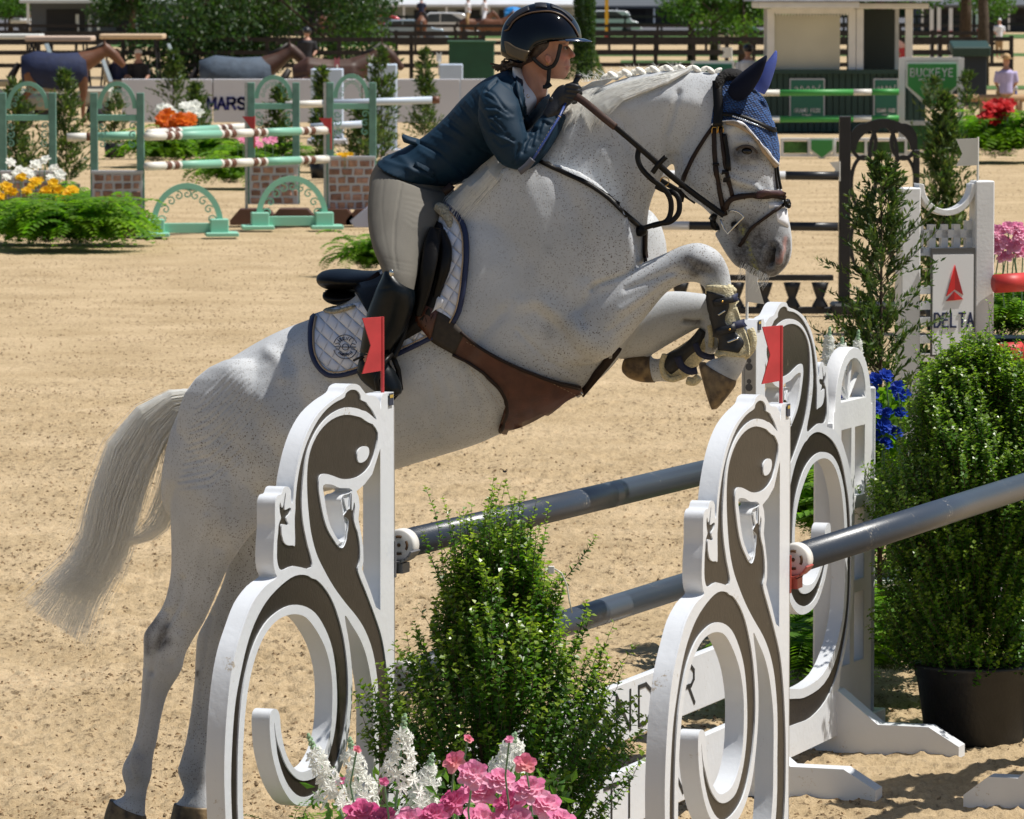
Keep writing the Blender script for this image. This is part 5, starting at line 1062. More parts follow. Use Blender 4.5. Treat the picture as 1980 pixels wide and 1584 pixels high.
# helmet ------------------------------------------------------------------
HG = mat('helmet_gloss', (.0015, .002, .004), .05, spec=.45); HM = mat('helmet_vent', (.012, .013, .018), .5, .2, 200, .001, 300); HT = mat('helmet_bronze', (.10, .075, .045), .35, .1, 30, 0, metal=.3); VIS = mat('visor_gloss', (.012, .03, .075), .12, coat=1.0)
hel = [(975, 58, 976, 84, .035, 0), (979, 45, 980, 103, .07, 0), (988, 32, 992, 111, .088, 0), (1003, 19, 1008, 118, .1, 0), (1022, 10, 1025, 122, .107, 0), (1040, 6, 1036, 112, .109, 0), (1056, 5, 1050, 92, .109, 0), (1072, 10, 1068, 84, .106, 0), (1088, 18, 1086, 80, .1, 0), (1102, 30, 1100, 79, .088, 0), (1113, 46, 1112, 78, .065, 0), (1119, 60, 1119, 77, .035, 0)]
def helmet_shell():
    S = resample([(*s, 2.35) for s in hel], 5); vs = []; fs = []; n_ = 40
    outer, inner = [], []
    for ax, ay, bx, by, hd, off, pw in S:
        A = HP(ax, ay, off); B = HP(bx, by, off); c = B; u = (A - B); ro, ri = [], []
        for j in range(n_ + 1):
            t = math.pi * (0.0 + 1.0 * j / n_) - math.pi / 2; ct, st = math.cos(t), math.sin(t)
            e = 2 / pw; q = u * (abs(ct) ** e * (1 if ct > 0 else -1)) + HN * (hd * abs(st) ** e * (1 if st > 0 else -1)); ro.append(c + q); ri.append(c + q * .93)
        outer.append(ro); inner.append(ri)
    m_ = len(S); k = n_ + 1
    for r_ in outer: vs += r_
    for r_ in inner: vs += r_
    N_ = m_ * k
    for i in range(m_ - 1):
        for j in range(n_):
            a = i * k + j; fs.append((a, a + 1, a + k + 1, a + k)); fs.append((N_ + a, N_ + a + k, N_ + a + k + 1, N_ + a + 1))
    for i in range(m_ - 1):
        for j in (0, n_): a = i * k + j; fs.append((a, a + k, N_ + a + k, N_ + a))
    for i in (0, m_ - 1): fs.append(tuple(i * k + j for j in range(k)))
    me = bpy.data.meshes.new('helmet'); me.from_pydata([tuple(v) for v in vs], [], fs); bm = bmesh.new(); bm.from_mesh(me); bmesh.ops.recalc_face_normals(bm, faces=bm.faces); bm.to_mesh(me); bm.free(); return me
hm_ = helmet_shell(); ho = rput('helmet', hm_, HG)
HTREE = BVHTree.FromPolygons([v.co.copy() + Vector(H0) for v in hm_.vertices], [tuple(p.vertices) for p in hm_.polygons])
def hsub(name, me, m): me.transform(Matrix.Translation(-Vector(H0))); o = link(name, me, m, ho, None, True); return o
hsub('back_trim', patch([(976, 80), (984, 82), (996, 90), (1012, 96), (1026, 99)], [(981, 103), (990, 110), (1004, 116), (1018, 121), (1028, 121)], 20, 6, .002, .004, HTREE), HT)
def vent(A, B): hsub('vent_panel', patch(A, B, 14, 5, .0005, .003, HTREE), HM)
vent([(980, 49), (990, 33), (1004, 22), (1022, 12)], [(984, 50), (994, 38), (1008, 28), (1024, 20)]); vent([(1034, 7), (1045, 6), (1056, 7)], [(1036, 15), (1047, 15), (1058, 16)]); vent([(1064, 8), (1080, 14), (1096, 24), (1108, 38)], [(1066, 15), (1082, 20), (1096, 30), (1106, 41)])
hsub('piping', strap([(976, 60), (984, 57), (992, 44), (1006, 33), (1024, 26), (1044, 23), (1066, 23), (1086, 30), (1102, 44), (1112, 58), (1118, 72)], .7, .002, .003, tree=HTREE), mat('bronze_thread', (.10, .06, .035), .4))
hsub('piping', strap([(1036, 112), (1037, 100), (1044, 90), (1056, 84), (1076, 80), (1100, 78)], .9, .002, .003, tree=HTREE), HM)
# visor: a curved sheet round the front
vz = []; fz_ = []; n_ = 22
for i in range(n_ + 1):
    a = (i / n_ - .5) * 2; lat = a * .088; curve = 1 - abs(a) ** 2.2
    for (ix, iy), (ox_, oy_) in (((1092 + 25 * (1 - a * a), 76 - 3 * (1 - a * a)), (1094 + 51 * curve, 79.0 + 1.0 * curve)),):
        for t, dz in ((0, 0), (.5, 0), (1, 0), (1, -1.6), (.5, -1.8), (0, -1.8)):
            vz.append(HP(ix + (ox_ - ix) * t, iy + (oy_ - iy) * t - dz + (1.5 * math.sin(t * 3.1) * -1), lat))
for i in range(n_):
    for j in range(6): fz_.append((i * 6 + j, i * 6 + (j + 1) % 6, (i + 1) * 6 + (j + 1) % 6, (i + 1) * 6 + j))
mb = MB(); mb.add(vz, fz_); me = mb.mesh(); bm = bmesh.new(); bm.from_mesh(me); bmesh.ops.recalc_face_normals(bm, faces=bm.faces); bm.to_mesh(me); bm.free(); hsub('visor', me, VIS)
STR = mat('harness_web', (.012, .013, .016), .6)
for P in ([(1084, 86, .082), (1081, 100, .080), (1077, 115, .076), (1070, 127, .068), (1060, 132, .062)], [(1030, 112, .085), (1040, 122, .078), (1052, 131, .068), (1060, 133, .062)], [(1062, 132, .062), (1061, 146, .058), (1060, 158, .056), (1055, 168, .05)], [(1050, 168, .056), (1058, 168, .058), (1066, 163, .054)]):
    hsub('chin_strap', free_strap(P, .0062, .002), STR)
# the jumping bat held down along the near shoulder
wp = thing('riding_crop', 'short blue riding crop held in the rider\'s gloved hand', 'riding crop')
cw = [HP(1119, 147, .10), HP(1112, 160, .105), HP(1096, 195, .13), HP(1082, 225, .19), HP(1060, 262, .235), HP(1036, 300, .262), HP(1026, 315, .265)]
tput(wp, 'handle', MB().tube(cw[:3], [.010, .0085, .008], 12).mesh(), GL); tput(wp, 'knob', MB().ball(cw[0], (.013, .013, .008), 12, 8).mesh(), GL)
tput(wp, 'shaft', MB().tube(cw[2:], .0042, 10).mesh(), mat('crop_blue', (.03, .06, .22), .4))
wr = MB()
for k in range(12):
    a, b = cw[3].lerp(cw[5], k / 12), cw[3].lerp(cw[5], k / 12 + .02); wr.tube([a, b], .0052, 8)
tput(wp, 'wrapping', wr.mesh(), BEIGE)['kind'] = 'stuff'
tput(wp, 'flapper', free_strap([(1030, 308, .266), (1018, 322, .27), (1004, 333, .27)], .011, .003), mat('flapper_grey', (.10, .10, .12), .5))
# ---------------------------------------------------------------- plants
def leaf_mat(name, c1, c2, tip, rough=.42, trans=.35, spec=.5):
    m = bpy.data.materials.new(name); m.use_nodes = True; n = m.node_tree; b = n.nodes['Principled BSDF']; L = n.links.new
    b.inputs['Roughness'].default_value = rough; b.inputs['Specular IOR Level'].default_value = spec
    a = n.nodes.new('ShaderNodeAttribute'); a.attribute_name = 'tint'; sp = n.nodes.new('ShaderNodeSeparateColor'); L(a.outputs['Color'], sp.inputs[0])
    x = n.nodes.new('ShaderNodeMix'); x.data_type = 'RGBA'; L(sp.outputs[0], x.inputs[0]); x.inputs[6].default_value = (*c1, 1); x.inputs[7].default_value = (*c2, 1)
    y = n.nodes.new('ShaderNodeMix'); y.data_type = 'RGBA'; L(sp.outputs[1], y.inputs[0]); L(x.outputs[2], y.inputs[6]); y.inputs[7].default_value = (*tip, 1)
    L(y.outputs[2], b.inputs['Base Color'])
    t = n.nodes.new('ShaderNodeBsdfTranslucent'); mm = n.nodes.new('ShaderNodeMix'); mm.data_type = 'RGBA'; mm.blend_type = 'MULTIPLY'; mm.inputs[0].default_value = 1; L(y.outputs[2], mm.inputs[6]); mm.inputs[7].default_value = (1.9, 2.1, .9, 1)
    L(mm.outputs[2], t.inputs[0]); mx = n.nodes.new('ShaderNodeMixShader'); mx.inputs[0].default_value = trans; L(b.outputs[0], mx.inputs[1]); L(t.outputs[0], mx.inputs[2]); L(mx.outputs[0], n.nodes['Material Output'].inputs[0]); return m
BOX = leaf_mat('box_leaf', (.03, .092, .010), (.078, .185, .018), (.34, .43, .04), .34, .42, .6)
BOXD = leaf_mat('box_leaf_dark', (.035, .10, .012), (.08, .19, .018), (.28, .38, .035), .34, .42, .6)
FERN = leaf_mat('fern_leaf', (.06, .16, .012), (.12, .26, .018), (.30, .38, .03), .5, .5)
CEDAR = leaf_mat('cedar_spray', (.022, .055, .014), (.05, .10, .02), (.15, .19, .045), .55, .3)
TREE = leaf_mat('tree_leaf', (.012, .042, .008), (.035, .085, .014), (.12, .20, .02), .5, .35)
TREEL = leaf_mat('tree_leaf_light', (.03, .09, .01), (.07, .16, .015), (.20, .30, .03), .5, .45)
BARK = mat('bark', (.07, .048, .032), .9, .3, 12, .006, 40)
POT = mat('black_pot', (.010, .010, .011), .45, .2, 12, .0012, 60)
class Leaves:
    def __init__(s): s.v = []; s.f = []; s.c = []
    def leaf(s, p, d, nrm, ln, wd, tint, tip, fold=.25):
        side = d.cross(nrm); side.normalize(); nn = side.cross(d); b = len(s.v)
        s.v += [tuple(p), tuple(p + d * ln * .5 + side * wd * .5 + nn * fold * wd), tuple(p + d * ln), tuple(p + d * ln * .5 - side * wd * .5 + nn * fold * wd)]
        s.f += [(b, b + 1, b + 2), (b, b + 2, b + 3)]; s.c += [(tint, tip, 0, 1)] * 4
    def build(s, name, m, parent=None, loc=None):
        me = bpy.data.meshes.new(name); me.from_pydata(s.v, [], s.f)
        at = me.color_attributes.new('tint', 'FLOAT_COLOR', 'POINT'); at.data.foreach_set('color', np.array(s.c, np.float32).ravel())
        o = link(name, me, m, parent, loc); o['kind'] = 'stuff'; return o
def rv(r): 
    while True:
        v = Vector((r.uniform(-1, 1), r.uniform(-1, 1), r.uniform(-1, 1)))
        if .1 < v.length < 1: return v.normalized()
def bush(base, prof, z0, z1, nst, leaf, label, m=BOX, seed=1, pot=None, spikes=10, cat='shrub', group=None, dens=1.):
    """prof(t)->radius for t in 0..1 from z0 to z1; stems leave the core and carry leaves along their outer part"""
    r = random.Random(seed); t = empty('box_shrub', base, label, cat, group); L = Leaves(); st = MB()
    def stem(a, b, n, lf):
        ax = (b - a); ln = ax.length; ax.normalize(); bend = rv(r) * ln * .10; ph = r.random() * 6
        o1 = Vector((0, 0, 1)).cross(ax); o1 = o1.normalized() if o1.length > .01 else Vector((1, 0, 0)); o2 = ax.cross(o1)
        tn = r.random()
        P = lambda u: a.lerp(b, u) + bend * math.sin(math.pi * u)
        for i in range(n):
            u = (i + r.random()) / n; p = P(u); an = ph + i * 2.4; dd = (o1 * math.cos(an) + o2 * math.sin(an)); d = (dd * .9 + ax * .35 + rv(r) * .35).normalized()
            nrm = (ax * .6 - dd * .3 + Vector((0, 0, .5)) + rv(r) * .5).normalized(); tip = max(0, (u - .6) / .4) * r.uniform(.2, 1)
            L.leaf(p, d, nrm, lf * r.uniform(.7, 1.2) * (1 - .35 * tip), lf * .80 * r.uniform(.8, 1.2), min(1, max(0, tn * .5 + r.random() * .6)), min(1, tip), r.uniform(.05, .3))
        if n > 12: st.tube([P(0), P(.33), P(.66), P(1)], [.0014, .0012, .0010, .0006], 3, False)
    for k in range(nst):
        u = r.random() ** .8; zz = z0 + (z1 - z0) * u; a = r.random() * 2 * math.pi; rad = prof(u) * (.70 + .32 * r.random() + (.22 * r.random() if r.random() < .14 else 0)) * (1 + .60 * noise.noise(Vector((math.cos(a) * 1.6 + seed, math.sin(a) * 1.6, zz * 3.0))))
        tipp = Vector((math.cos(a) * rad, math.sin(a) * rad, zz)); ln = r.uniform(.14, .26)
        din = (Vector((0, 0, zz - .28)) - tipp); din.normalize(); root = tipp + (din * (1.15 - .6 * u) + Vector((0, 0, -.15 - .8 * u))).normalized() * ln
        stem(root, tipp, int(24 * dens * r.uniform(.8, 1.2)), leaf)
    for k in range(int(nst * .35)):      # inner darker fill
        u = r.random(); zz = z0 + (z1 - z0) * .92 * u; a = r.random() * 6.28; rad = prof(u) * .62 * math.sqrt(r.random())
        p = Vector((math.cos(a) * rad, math.sin(a) * rad, zz)); stem(p, p + Vector((r.gauss(0, .04), r.gauss(0, .04), .14)), int(14 * dens), leaf)
    for k in range(spikes):
        a = r.random() * 6.28; rad = prof(.85) * r.random() * .8; p = Vector((math.cos(a) * rad, math.sin(a) * rad, z0 + (z1 - z0) * .84)); b = p + Vector((p.x * .35 + r.gauss(0, .02), p.y * .3, (z1 - z0) * r.uniform(.14, .30)))
        stem(p, b, 34, leaf * .85)
    for k in range(9): a = k * .7; st.tube([(0, 0, z0 - .1), (math.cos(a) * .03, math.sin(a) * .03, z0 + .15), (math.cos(a) * prof(.5) * .5, math.sin(a) * prof(.5) * .5, z0 + (z1 - z0) * .6)], [.009, .007, .003], 5)
    L.build('foliage', m, t); s_ = st.build('stems', BARK, t); s_['kind'] = 'stuff'
    if pot:
        pr, ph_ = pot; mb = MB(); mb.tube([(0, 0, 0), (0, 0, .01), (0, 0, ph_ * .82), (0, 0, ph_ * .84), (0, 0, ph_ * .94), (0, 0, ph_ * .96), (0, 0, ph_)], [pr * .80, pr * .81, pr * .96, pr * .99, pr * 1.0, pr * 1.04, pr * 1.03], 40)
        mb.build('pot', POT, t, True)
        MB().tube([(0, 0, ph_ - .03), (0, 0, ph_ - .012)], [pr * .98, pr * .98], 24).build('soil', mat('soil', (.05, .035, .02), .95), t)
    return t
def pr_box(t): return float(np.interp(t, [0, .15, .32, .45, .64, .84, .95, 1], [.25, .31, .345, .35, .31, .24, .165, .10]))
gb = G(968, 1840); 
bush(Vector((gb.x, 15.25, 0)), pr_box, .28, 1.36, 1150, .0225, 'tall bright green box shrub between the two front salamander wings', BOX, 4, (.20, .30), 40)
gb = G(1893, 1448)
def pr_big(t): return float(np.interp(t, [0, .18, .49, .8, .93, 1], [.30, .37, .43, .32, .20, .08]))
bush(Vector((gb.x, gb.y + .22, 0)), pr_big, .36, 1.56, 2900, .0205, 'large dark box shrub in a black nursery pot at the right edge', BOXD, 9, (.235, .31), 34)
gb = G(2090, 1410); bush(Vector((gb.x, gb.y, 0)), lambda t: .40 - .2 * t, .34, 1.3, 500, .017, 'second potted box shrub half out of frame at the right', BOXD, 12, (.235, .38), 6)
def fern_clump(base, n, ln, label, seed=1, up_=.9, cat='fern', group='ferns around the jumps', m=FERN, pin=22, wsc=1., parent=None, droop=1.):
    r = random.Random(seed); t = parent or empty('fern', base, label, cat, group); L = Leaves(); st = MB()
    for k in range(n):
        a = r.random() * 6.283; el = r.uniform(.75, 1.45) * up_; l = ln * r.uniform(.65, 1.1); hd = Vector((math.cos(a), math.sin(a), 0)); p = Vector((r.gauss(0, .04), r.gauss(0, .04), .02)) * (ln / .5); pts = [p.copy()]; e = el; ns = pin
        for i in range(ns):
            e -= droop * (1.9 / ns) * (.4 + i / ns); p = p + (hd * math.cos(e) + Vector((0, 0, math.sin(e)))) * l / ns; pts.append(p.copy())
        side = Vector((0, 0, 1)).cross(hd); tn = r.random(); yl = r.random() * .35
        st.tube([pts[0], pts[ns // 3], pts[2 * ns // 3], pts[-1]], [.002, .0016, .0011, .0005], 3, False)
        for i in range(2, ns):
            d = (pts[i + 1] - pts[i]).normalized(); w_ = l * .17 * wsc * math.sin(math.pi * min(1, (i / ns) * .85 + .16)) ** .7
            for s_ in (-1, 1):
                dd = (side * s_ + d * .35 + Vector((0, 0, -.18))).normalized(); nn = side.cross(d) * s_
                L.leaf(pts[i], dd, (Vector((0, 0, 1)) + rv(r) * .3).normalized(), w_, l / ns * 1.15, min(1, tn * .6 + r.random() * .4), yl * (i / ns), .1)
    L.build('fronds', m, t); s_ = st.build('stalks', mat('stalk', (.07, .13, .03), .6), t); s_['kind'] = 'stuff'; return t
rf = random.Random(2)
for i, (px, y, n, ln) in enumerate([(1575, 1385, 46, .52), (1650, 1360, 52, .58), (1720, 1370, 44, .50), (1600, 1290, 50, .40), (1690, 1290, 46, .66), (1780, 1330, 34, .55), (1590, 1240, 40, .40)]):
    b = G(px, y); fern_clump(Vector((b.x, b.y + .15, .0 + (.55 if i > 2 else .12))), int(n * 1.6), ln * 1.15, ('bright fern clump low behind the rear salamander wing', 'fern clump between the rear wing and the big potted shrub', 'fern clump against the black nursery pot', 'taller fern behind the rear wing\'s loop', 'taller fern left of the big potted shrub', 'fern tucked behind the potted shrub', 'fern seen through the rear wing\'s loop')[i], 20 + i)
# conifers -----------------------------------------------------------------
def cedar(base, h, rad, n, label, seed, blade=.028, group='cedar saplings dressing the jumps', lean=0., potr=.16, m=CEDAR, dens=14):
    r = random.Random(seed); t = empty('cedar', base, label, 'cedar', group); L = Leaves(); st = MB()
    ax = lambda z: Vector((lean * z, 0, z)); st.tube([ax(0), ax(h * .4), ax(h * .8), ax(h)], [.014, .011, .006, .002], 6)
    for k in range(n):
        u = r.random() ** 1.15; z = h * (.14 + .84 * u); a = r.random() * 6.28; R_ = rad * (1 - u) ** .62 * r.uniform(.5, 1.25) * (.95 + .9 * noise.noise(Vector((math.cos(a) * 1.3 + seed, math.sin(a) * 1.3, z * 3.2)))) + .02; el = r.uniform(.3, 1.0)
        d = Vector((math.cos(a) * math.cos(el), math.sin(a) * math.cos(el), math.sin(el))); p0 = ax(z); p1 = p0 + d * R_ * 1.25; tn = r.random()
        if r.random() < .5: st.tube([p0, p1], [.003, .001], 3, False)
        side = rv(r)
        for i in range(dens):
            q = p0.lerp(p1, .25 + .75 * (i + r.random()) / dens); dd = (d * .75 + side * r.choice((-1, 1)) * .8 + rv(r) * .45 + Vector((0, 0, .35))).normalized()
            L.leaf(q, dd, rv(r), blade * r.uniform(.8, 2.0), blade * .42, min(1, tn * .6 + r.random() * .4), r.random() ** 3 * .9, .1)
    for k in range(4): st.tube([ax(0), ax(.05)], [.03, .02], 4)
    L.build('foliage', m, t); s_ = st.build('trunk', BARK, t, True)
    if potr: MB().tube([(0, 0, 0), (0, 0, .26)], [potr * .82, potr], 16).build('pot', POT, t, True)
    return t
b = G(1700, 1262); cedar(Vector((b.x, b.y, 0)), 2.22, .38, 400, 'tall feathery cedar behind the rear wing and blue roses', 3, .026, dens=30)
b = G(1770, 1120); cedar(Vector((b.x, b.y, 0)), 1.18, .36, 380, 'shorter dense cedar just left of the large potted shrub', 4, .024, dens=30)
b = G(1822, 640); cedar(Vector((b.x, b.y, 0)), 2.05, .30, 330, 'slim cedar left of the white airline sign jump wing', 5, .05, dens=18)
for i, (px, yb, yt, rd_, lab) in enumerate([(30, 395, 160, .42, 'cedar at the left edge in front of the green arch wing'), (128, 392, 140, .42, 'cedar standing left of the stone-panelled green wing'), (335, 305, 98, .45, 'tall cedar behind the orange flowers'), (378, 300, 165, .35, 'small cedar left of the blue lettered board'), (738, 345, 96, .38, 'thin cedar right of the green arch wing'), (822, 300, 96, .34, 'open-branched cedar in front of the pale blue pillar'), (540, 330, 170, .30, 'cedar seen through the middle green arch'), (622, 345, 130, .22, 'thin cedar between the pale blue pillars'), (700, 350, 200, .40, 'dense cedar behind the green wing and yellow flowers'), (1805, 300, 150, .40, 'cedar in front of the green and white crest sign'), (1868, 300, 140, .38, 'cedar right of the green and white crest sign'), (222, 305, 175, .3, 'cedar seen through the left green arch')]):
    b = G(px, yb); s_ = scale_at(b); cedar(b, (yb - yt) / s_, rd_ * .9, (190 if i < 9 else 80), lab, 30 + i, .075, dens=9, potr=.2)
t = empty('plant_tag', AT(1066, 1102, 15.1), 'white plastic tag with a thin clear loop in the tall box shrub', 'plant tag'); MB().box((0, 0, 0), (.018, .008, .022), None, .003).build('tag', CAPM, t)
MB().tube([(.008, 0, .004), (.03, 0, -.01), (.045, .0, -.045), (.052, 0, -.09), (.06, 0, -.125)], .0025, 6).build('loop', mat('clear_loop', (.6, .6, .5), .3), t, True)
t = empty('insect', AT(976, 912, 16.4), 'tiny dark insect flying above the tall box shrub', 'insect'); MB().ball((0, 0, 0), (.007, .003, .003)).build('body', POT, t)
for sx in (-1, 1): MB().add([(0, 0, .002), (-.006 * sx, -.004, .008), (-.010 * sx, 0, .004)], [(0, 1, 2)]).build('wing', POT, t)
# flowers --------------------------------------------------------------------
def petals(mb, c, r_, n, rings, rnd, cup=.6, up_=Vector((0, -.5, .85))):
    """a many-petalled bloom"""
    Z = up_.normalized(); X = Z.cross(Vector((.3, 1, .1))).normalized(); Y = Z.cross(X)
    for k in range(rings):
        rr = r_ * (1 - k / rings * .78) * rnd.uniform(.85, 1.1); el = cup * (.25 + k / rings * 1.1)
        for i in range(n):
            a = 2 * math.pi * (i + .5 * (k % 2) + rnd.uniform(-.15, .15)) / n; o_ = X * math.cos(a) + Y * math.sin(a); tg = -X * math.sin(a) + Y * math.cos(a); wd = rr * (2.2 if rings > 2 else 1.15) / n * rnd.uniform(.9, 1.3)
            d = (o_ * math.cos(el) + Z * math.sin(el)); p = c + Z * r_ * .10 * k; q = p + d * rr
            mb.add([p, p + d * rr * .55 + tg * wd + Z * rr * .08, q + tg * wd * .5 - Z * rr * .05 * rnd.random(), q + o_ * rr * .06 - Z * rr * .1, q - tg * wd * .5 - Z * rr * .05, p + d * rr * .55 - tg * wd + Z * rr * .08], [(0, 1, 2, 3), (0, 3, 4, 5)])
def pmat(n, a, b): return mat(n, a, .55, 0, 9, .002, 60, .3, col2=b, trans=.35)
PINK = pmat('pink_petal', (.78, .20, .42), (.90, .52, .66)); PINKD = pmat('magenta_petal', (.60, .05, .22), (.80, .28, .48)); WHP_ = pmat('white_petal', (.84, .85, .80), (.92, .92, .88)); SALM = pmat('salmon_petal', (.72, .12, .28), (.82, .38, .38))
BLUE = pmat('blue_petal', (.008, .03, .32), (.02, .08, .52)); YEL = pmat('yellow_petal', (.80, .46, .01), (.90, .62, .02)); ORA = pmat('orange_petal', (.62, .10, .008), (.75, .20, .01)); REDF = pmat('red_petal', (.50, .012, .015), (.62, .03, .03))
STEM = mat('stem_green', (.12, .24, .13), .6); BUD = mat('bud_green', (.28, .42, .25), .6)
def bloom(P, r_, m, label, group, rnd, n=6, rings=4, kind='artificial rose', nm='rose', up_=None, stem=.25, cup=.6):
    t = empty(nm, P, label, 'flower', group)
    up_ = up_ or Vector((rnd.uniform(-.5, .5), -.7, rnd.uniform(.4, 1)))
    mb = MB(); petals(mb, Vector((0, 0, 0)), r_, n, rings, rnd, cup, up_); mb.build('petals', m, t)['kind'] = 'stuff'
    MB().tube([(0, 0, 0), Vector((rnd.uniform(-.02, .02), .03, -stem * .5)), Vector((0, .04, -stem))], .0028 * max(1, r_ / .04), 5).build('stem', STEM, t)
    return t
def spire(P, h, w_, m, label, rnd, group='white delphinium spires', lean=0., n=34, fs=.026):
    t = empty('delphinium', P, label, 'flower', group); mb = MB(); bd = MB()
    ax = lambda u: Vector((lean * u * h, 0, u * h))
    for k in range(n):
        u = (k / n) ** .9 * .80; a = k * 2.4 + rnd.uniform(-.5, .5); R_ = w_ * (1 - u * .8) * rnd.uniform(.6, 1.3); c = ax(u) + Vector((math.cos(a) * R_, math.sin(a) * R_ * .8, 0)); petals(mb, c, fs * (1.15 - .5 * u), 6, 2, rnd, .35, Vector((math.cos(a), math.sin(a) - .6, .5)))
    for k in range(12): u = .78 + .22 * k / 12; a = k * 2.4; bd.ball(ax(u) + Vector((math.cos(a), math.sin(a), 0)) * w_ * .22 * (1.3 - u), fs * .42 * (1.5 - u), 6, 4)
    mb.build('florets', m, t)['kind'] = 'stuff'; bd.build('buds', BUD, t)['kind'] = 'stuff'; MB().tube([ax(-.25), ax(0), ax(.5), ax(1)], [.004, .004, .003, .0015], 5).build('stem', STEM, t); return t
rq = random.Random(8)
def fpos(px, py, Y=14.2): return AT(px, py, Y)
for i, (px, py, h, ln, lab) in enumerate([(768, 1530, .21, .10, 'tallest white delphinium spire in front of the box shrub'), (655, 1560, .20, -.42, 'white delphinium leaning left toward the wing\'s curl'), (700, 1545, .17, -.2, 'short white delphinium between the two taller spires'), (812, 1575, .17, .2, 'white delphinium right of the tallest spire'), (975, 1500, .12, .25, 'small white delphinium above the pink roses')]):
    spire(fpos(px, py, 14.1 + .1 * i), h, .048, WHP_, lab, rq, lean=ln, n=30, fs=.023)
PF = [(968, 1512, .036, PINK, 'pink rose at the top of the bunch'), (915, 1500, .034, PINK, 'pink rose upper left of the bunch'), (925, 1538, .042, PINK, 'broad pink rose in the middle of the bunch'), (1025, 1530, .036, PINK, 'pink rose high on the right of the bunch'), (990, 1560, .042, PINKD, 'magenta rose low in the middle'), (1052, 1562, .040, PINK, 'pink rose at the right end of the bunch'), (880, 1555, .040, PINKD, 'magenta bloom left of the middle rose'), (840, 1580, .036, PINKD, 'magenta bloom beside the white spires'), (700, 1578, .040, PINKD, 'magenta bloom under the leaning white spire'), (740, 1590, .038, PINKD, 'magenta bloom at the bottom left of the bunch'), (1000, 1592, .04, PINK, 'pink rose at the very bottom right'), (930, 1590, .04, PINK, 'pink rose at the very bottom centre'), (1085, 1590, .034, PINK, 'pink rose cut by the bottom edge at the right'), (790, 1592, .036, PINK, 'pink rose at the bottom below the white spires'), (880, 1475, .026, SALM, 'half open salmon bloom upper left'), (1015, 1478, .024, SALM, 'salmon bloom with pointed petals at the right'), (905, 1430, .014, SALM, 'small pink bud standing highest'), (985, 1432, .014, PINK, 'pink bud beside the small white spire'), (690, 1450, .013, SALM, 'salmon bud left among the white spires'), (742, 1512, .014, PINKD, 'magenta bud on the white delphinium'), (660, 1512, .013, PINKD, 'magenta bud in the leaning white spire')]
for i, (px, py, r_, m, lab) in enumerate(PF): bloom(fpos(px, py, 14.0 + .25 * rq.random()), r_ * (1.3 if r_ > .02 else 1.15), m, lab, 'pink silk flowers in the foreground', rq, 6 if r_ > .03 else 5, 5 if r_ > .03 else 3, up_=None, cup=.75 if r_ > .02 else 1.2, stem=.2)
lv = Leaves()
for k in range(260):
    p = fpos(rq.uniform(600, 1110), rq.uniform(1500, 1640), 14.3 + .2 * rq.random()); lv.leaf(p, (rv(rq) + Vector((0, -.2, .5))).normalized(), rv(rq), rq.uniform(.03, .06), .022, rq.random(), rq.random() * .2)
tag(lv.build('bouquet_leaves', BOXD), 'green leaves filling the foreground bouquet', kind='stuff')
t = empty('flower_box', Vector((-.16, 14.3, 0)), 'white planter trough under the foreground flowers', 'planter'); MB().box((0, .05, .28), (.85, .24, .56), None, .01).build('trough', WHITE, t); MB().box((0, .05, .57), (.88, .27, .03), None, .005).build('rim', WHITE, t)
for px, py in ((560, 1575), (520, 1565), (640, 1590)): b = AT(px, py, 14.9); fern_clump(b - Vector((0, 0, .1)), 5, .18, {560: 'fern frond tip below the left wing\'s curl, middle one', 520: 'fern frond tip below the left wing\'s curl, left one', 640: 'fern frond tip below the left wing\'s curl, right one'}[px], px, 1.3, pin=16)
# blue roses and white spires by the small arched wing
YB = 20.9
for i, (px, py, r_) in enumerate([(1690, 735, .040), (1712, 728, .036), (1735, 750, .040), (1680, 760, .042), (1745, 765, .036), (1668, 785, .036), (1690, 790, .040), (1715, 800, .032), (1742, 800, .036), (1708, 825, .042), (1732, 838, .038), (1712, 858, .036), (1672, 820, .036), (1640, 700, .034), (1612, 716, .034), (1690, 845, .03), (1625, 770, .03), (1650, 750, .03)]):
    bloom(AT(px, py, YB + .1 * rq.random()), r_, BLUE, ('royal blue rose at position %s of the cluster' % ['top left', 'top', 'top right', 'left', 'far right', 'lower left', 'centre', 'right of centre', 'right', 'lower centre', 'lower right', 'bottom', 'left edge', 'behind the arch top', 'left behind the arch', 'low centre', 'behind the arch window', 'behind the arch spokes'][i]).replace('at position', 'at the').replace('the left edge', 'the left edge'), 'blue silk roses', rq, 6, 4, cup=.8)
for i, (px, py, h, lab) in enumerate([(1600, 715, .17, 'white delphinium left of the small arched wing'), (1655, 730, .19, 'white delphinium right of the small arched wing'), (1625, 720, .14, 'white delphinium just behind the arch top')]): spire(AT(px, py, YB + .15), h, .026, WHP_, lab, rq, lean=.05, n=36, fs=.024)
lv = Leaves()
for k in range(700):
    p = AT(rq.uniform(1660, 1750), rq.uniform(760, 1010), YB + .1 + .25 * rq.random()); lv.leaf(p, (rv(rq) + Vector((0, -.4, .2))).normalized(), (rv(rq) + Vector((0, -1, .5))).normalized(), rq.uniform(.03, .075), .05, rq.random(), rq.random() * .3)
tag(lv.build('rose_leaves', FERN), 'broad light green leaves under the blue roses', kind='stuff')
# ---------------------------------------------------------------- jumps further back
WHITE2 = mat('white_timber', (.68, .69, .70), .55, .05, 4, .001, 60); BLK = mat('black_timber', (.012, .012, .014), .5, .2, 10)
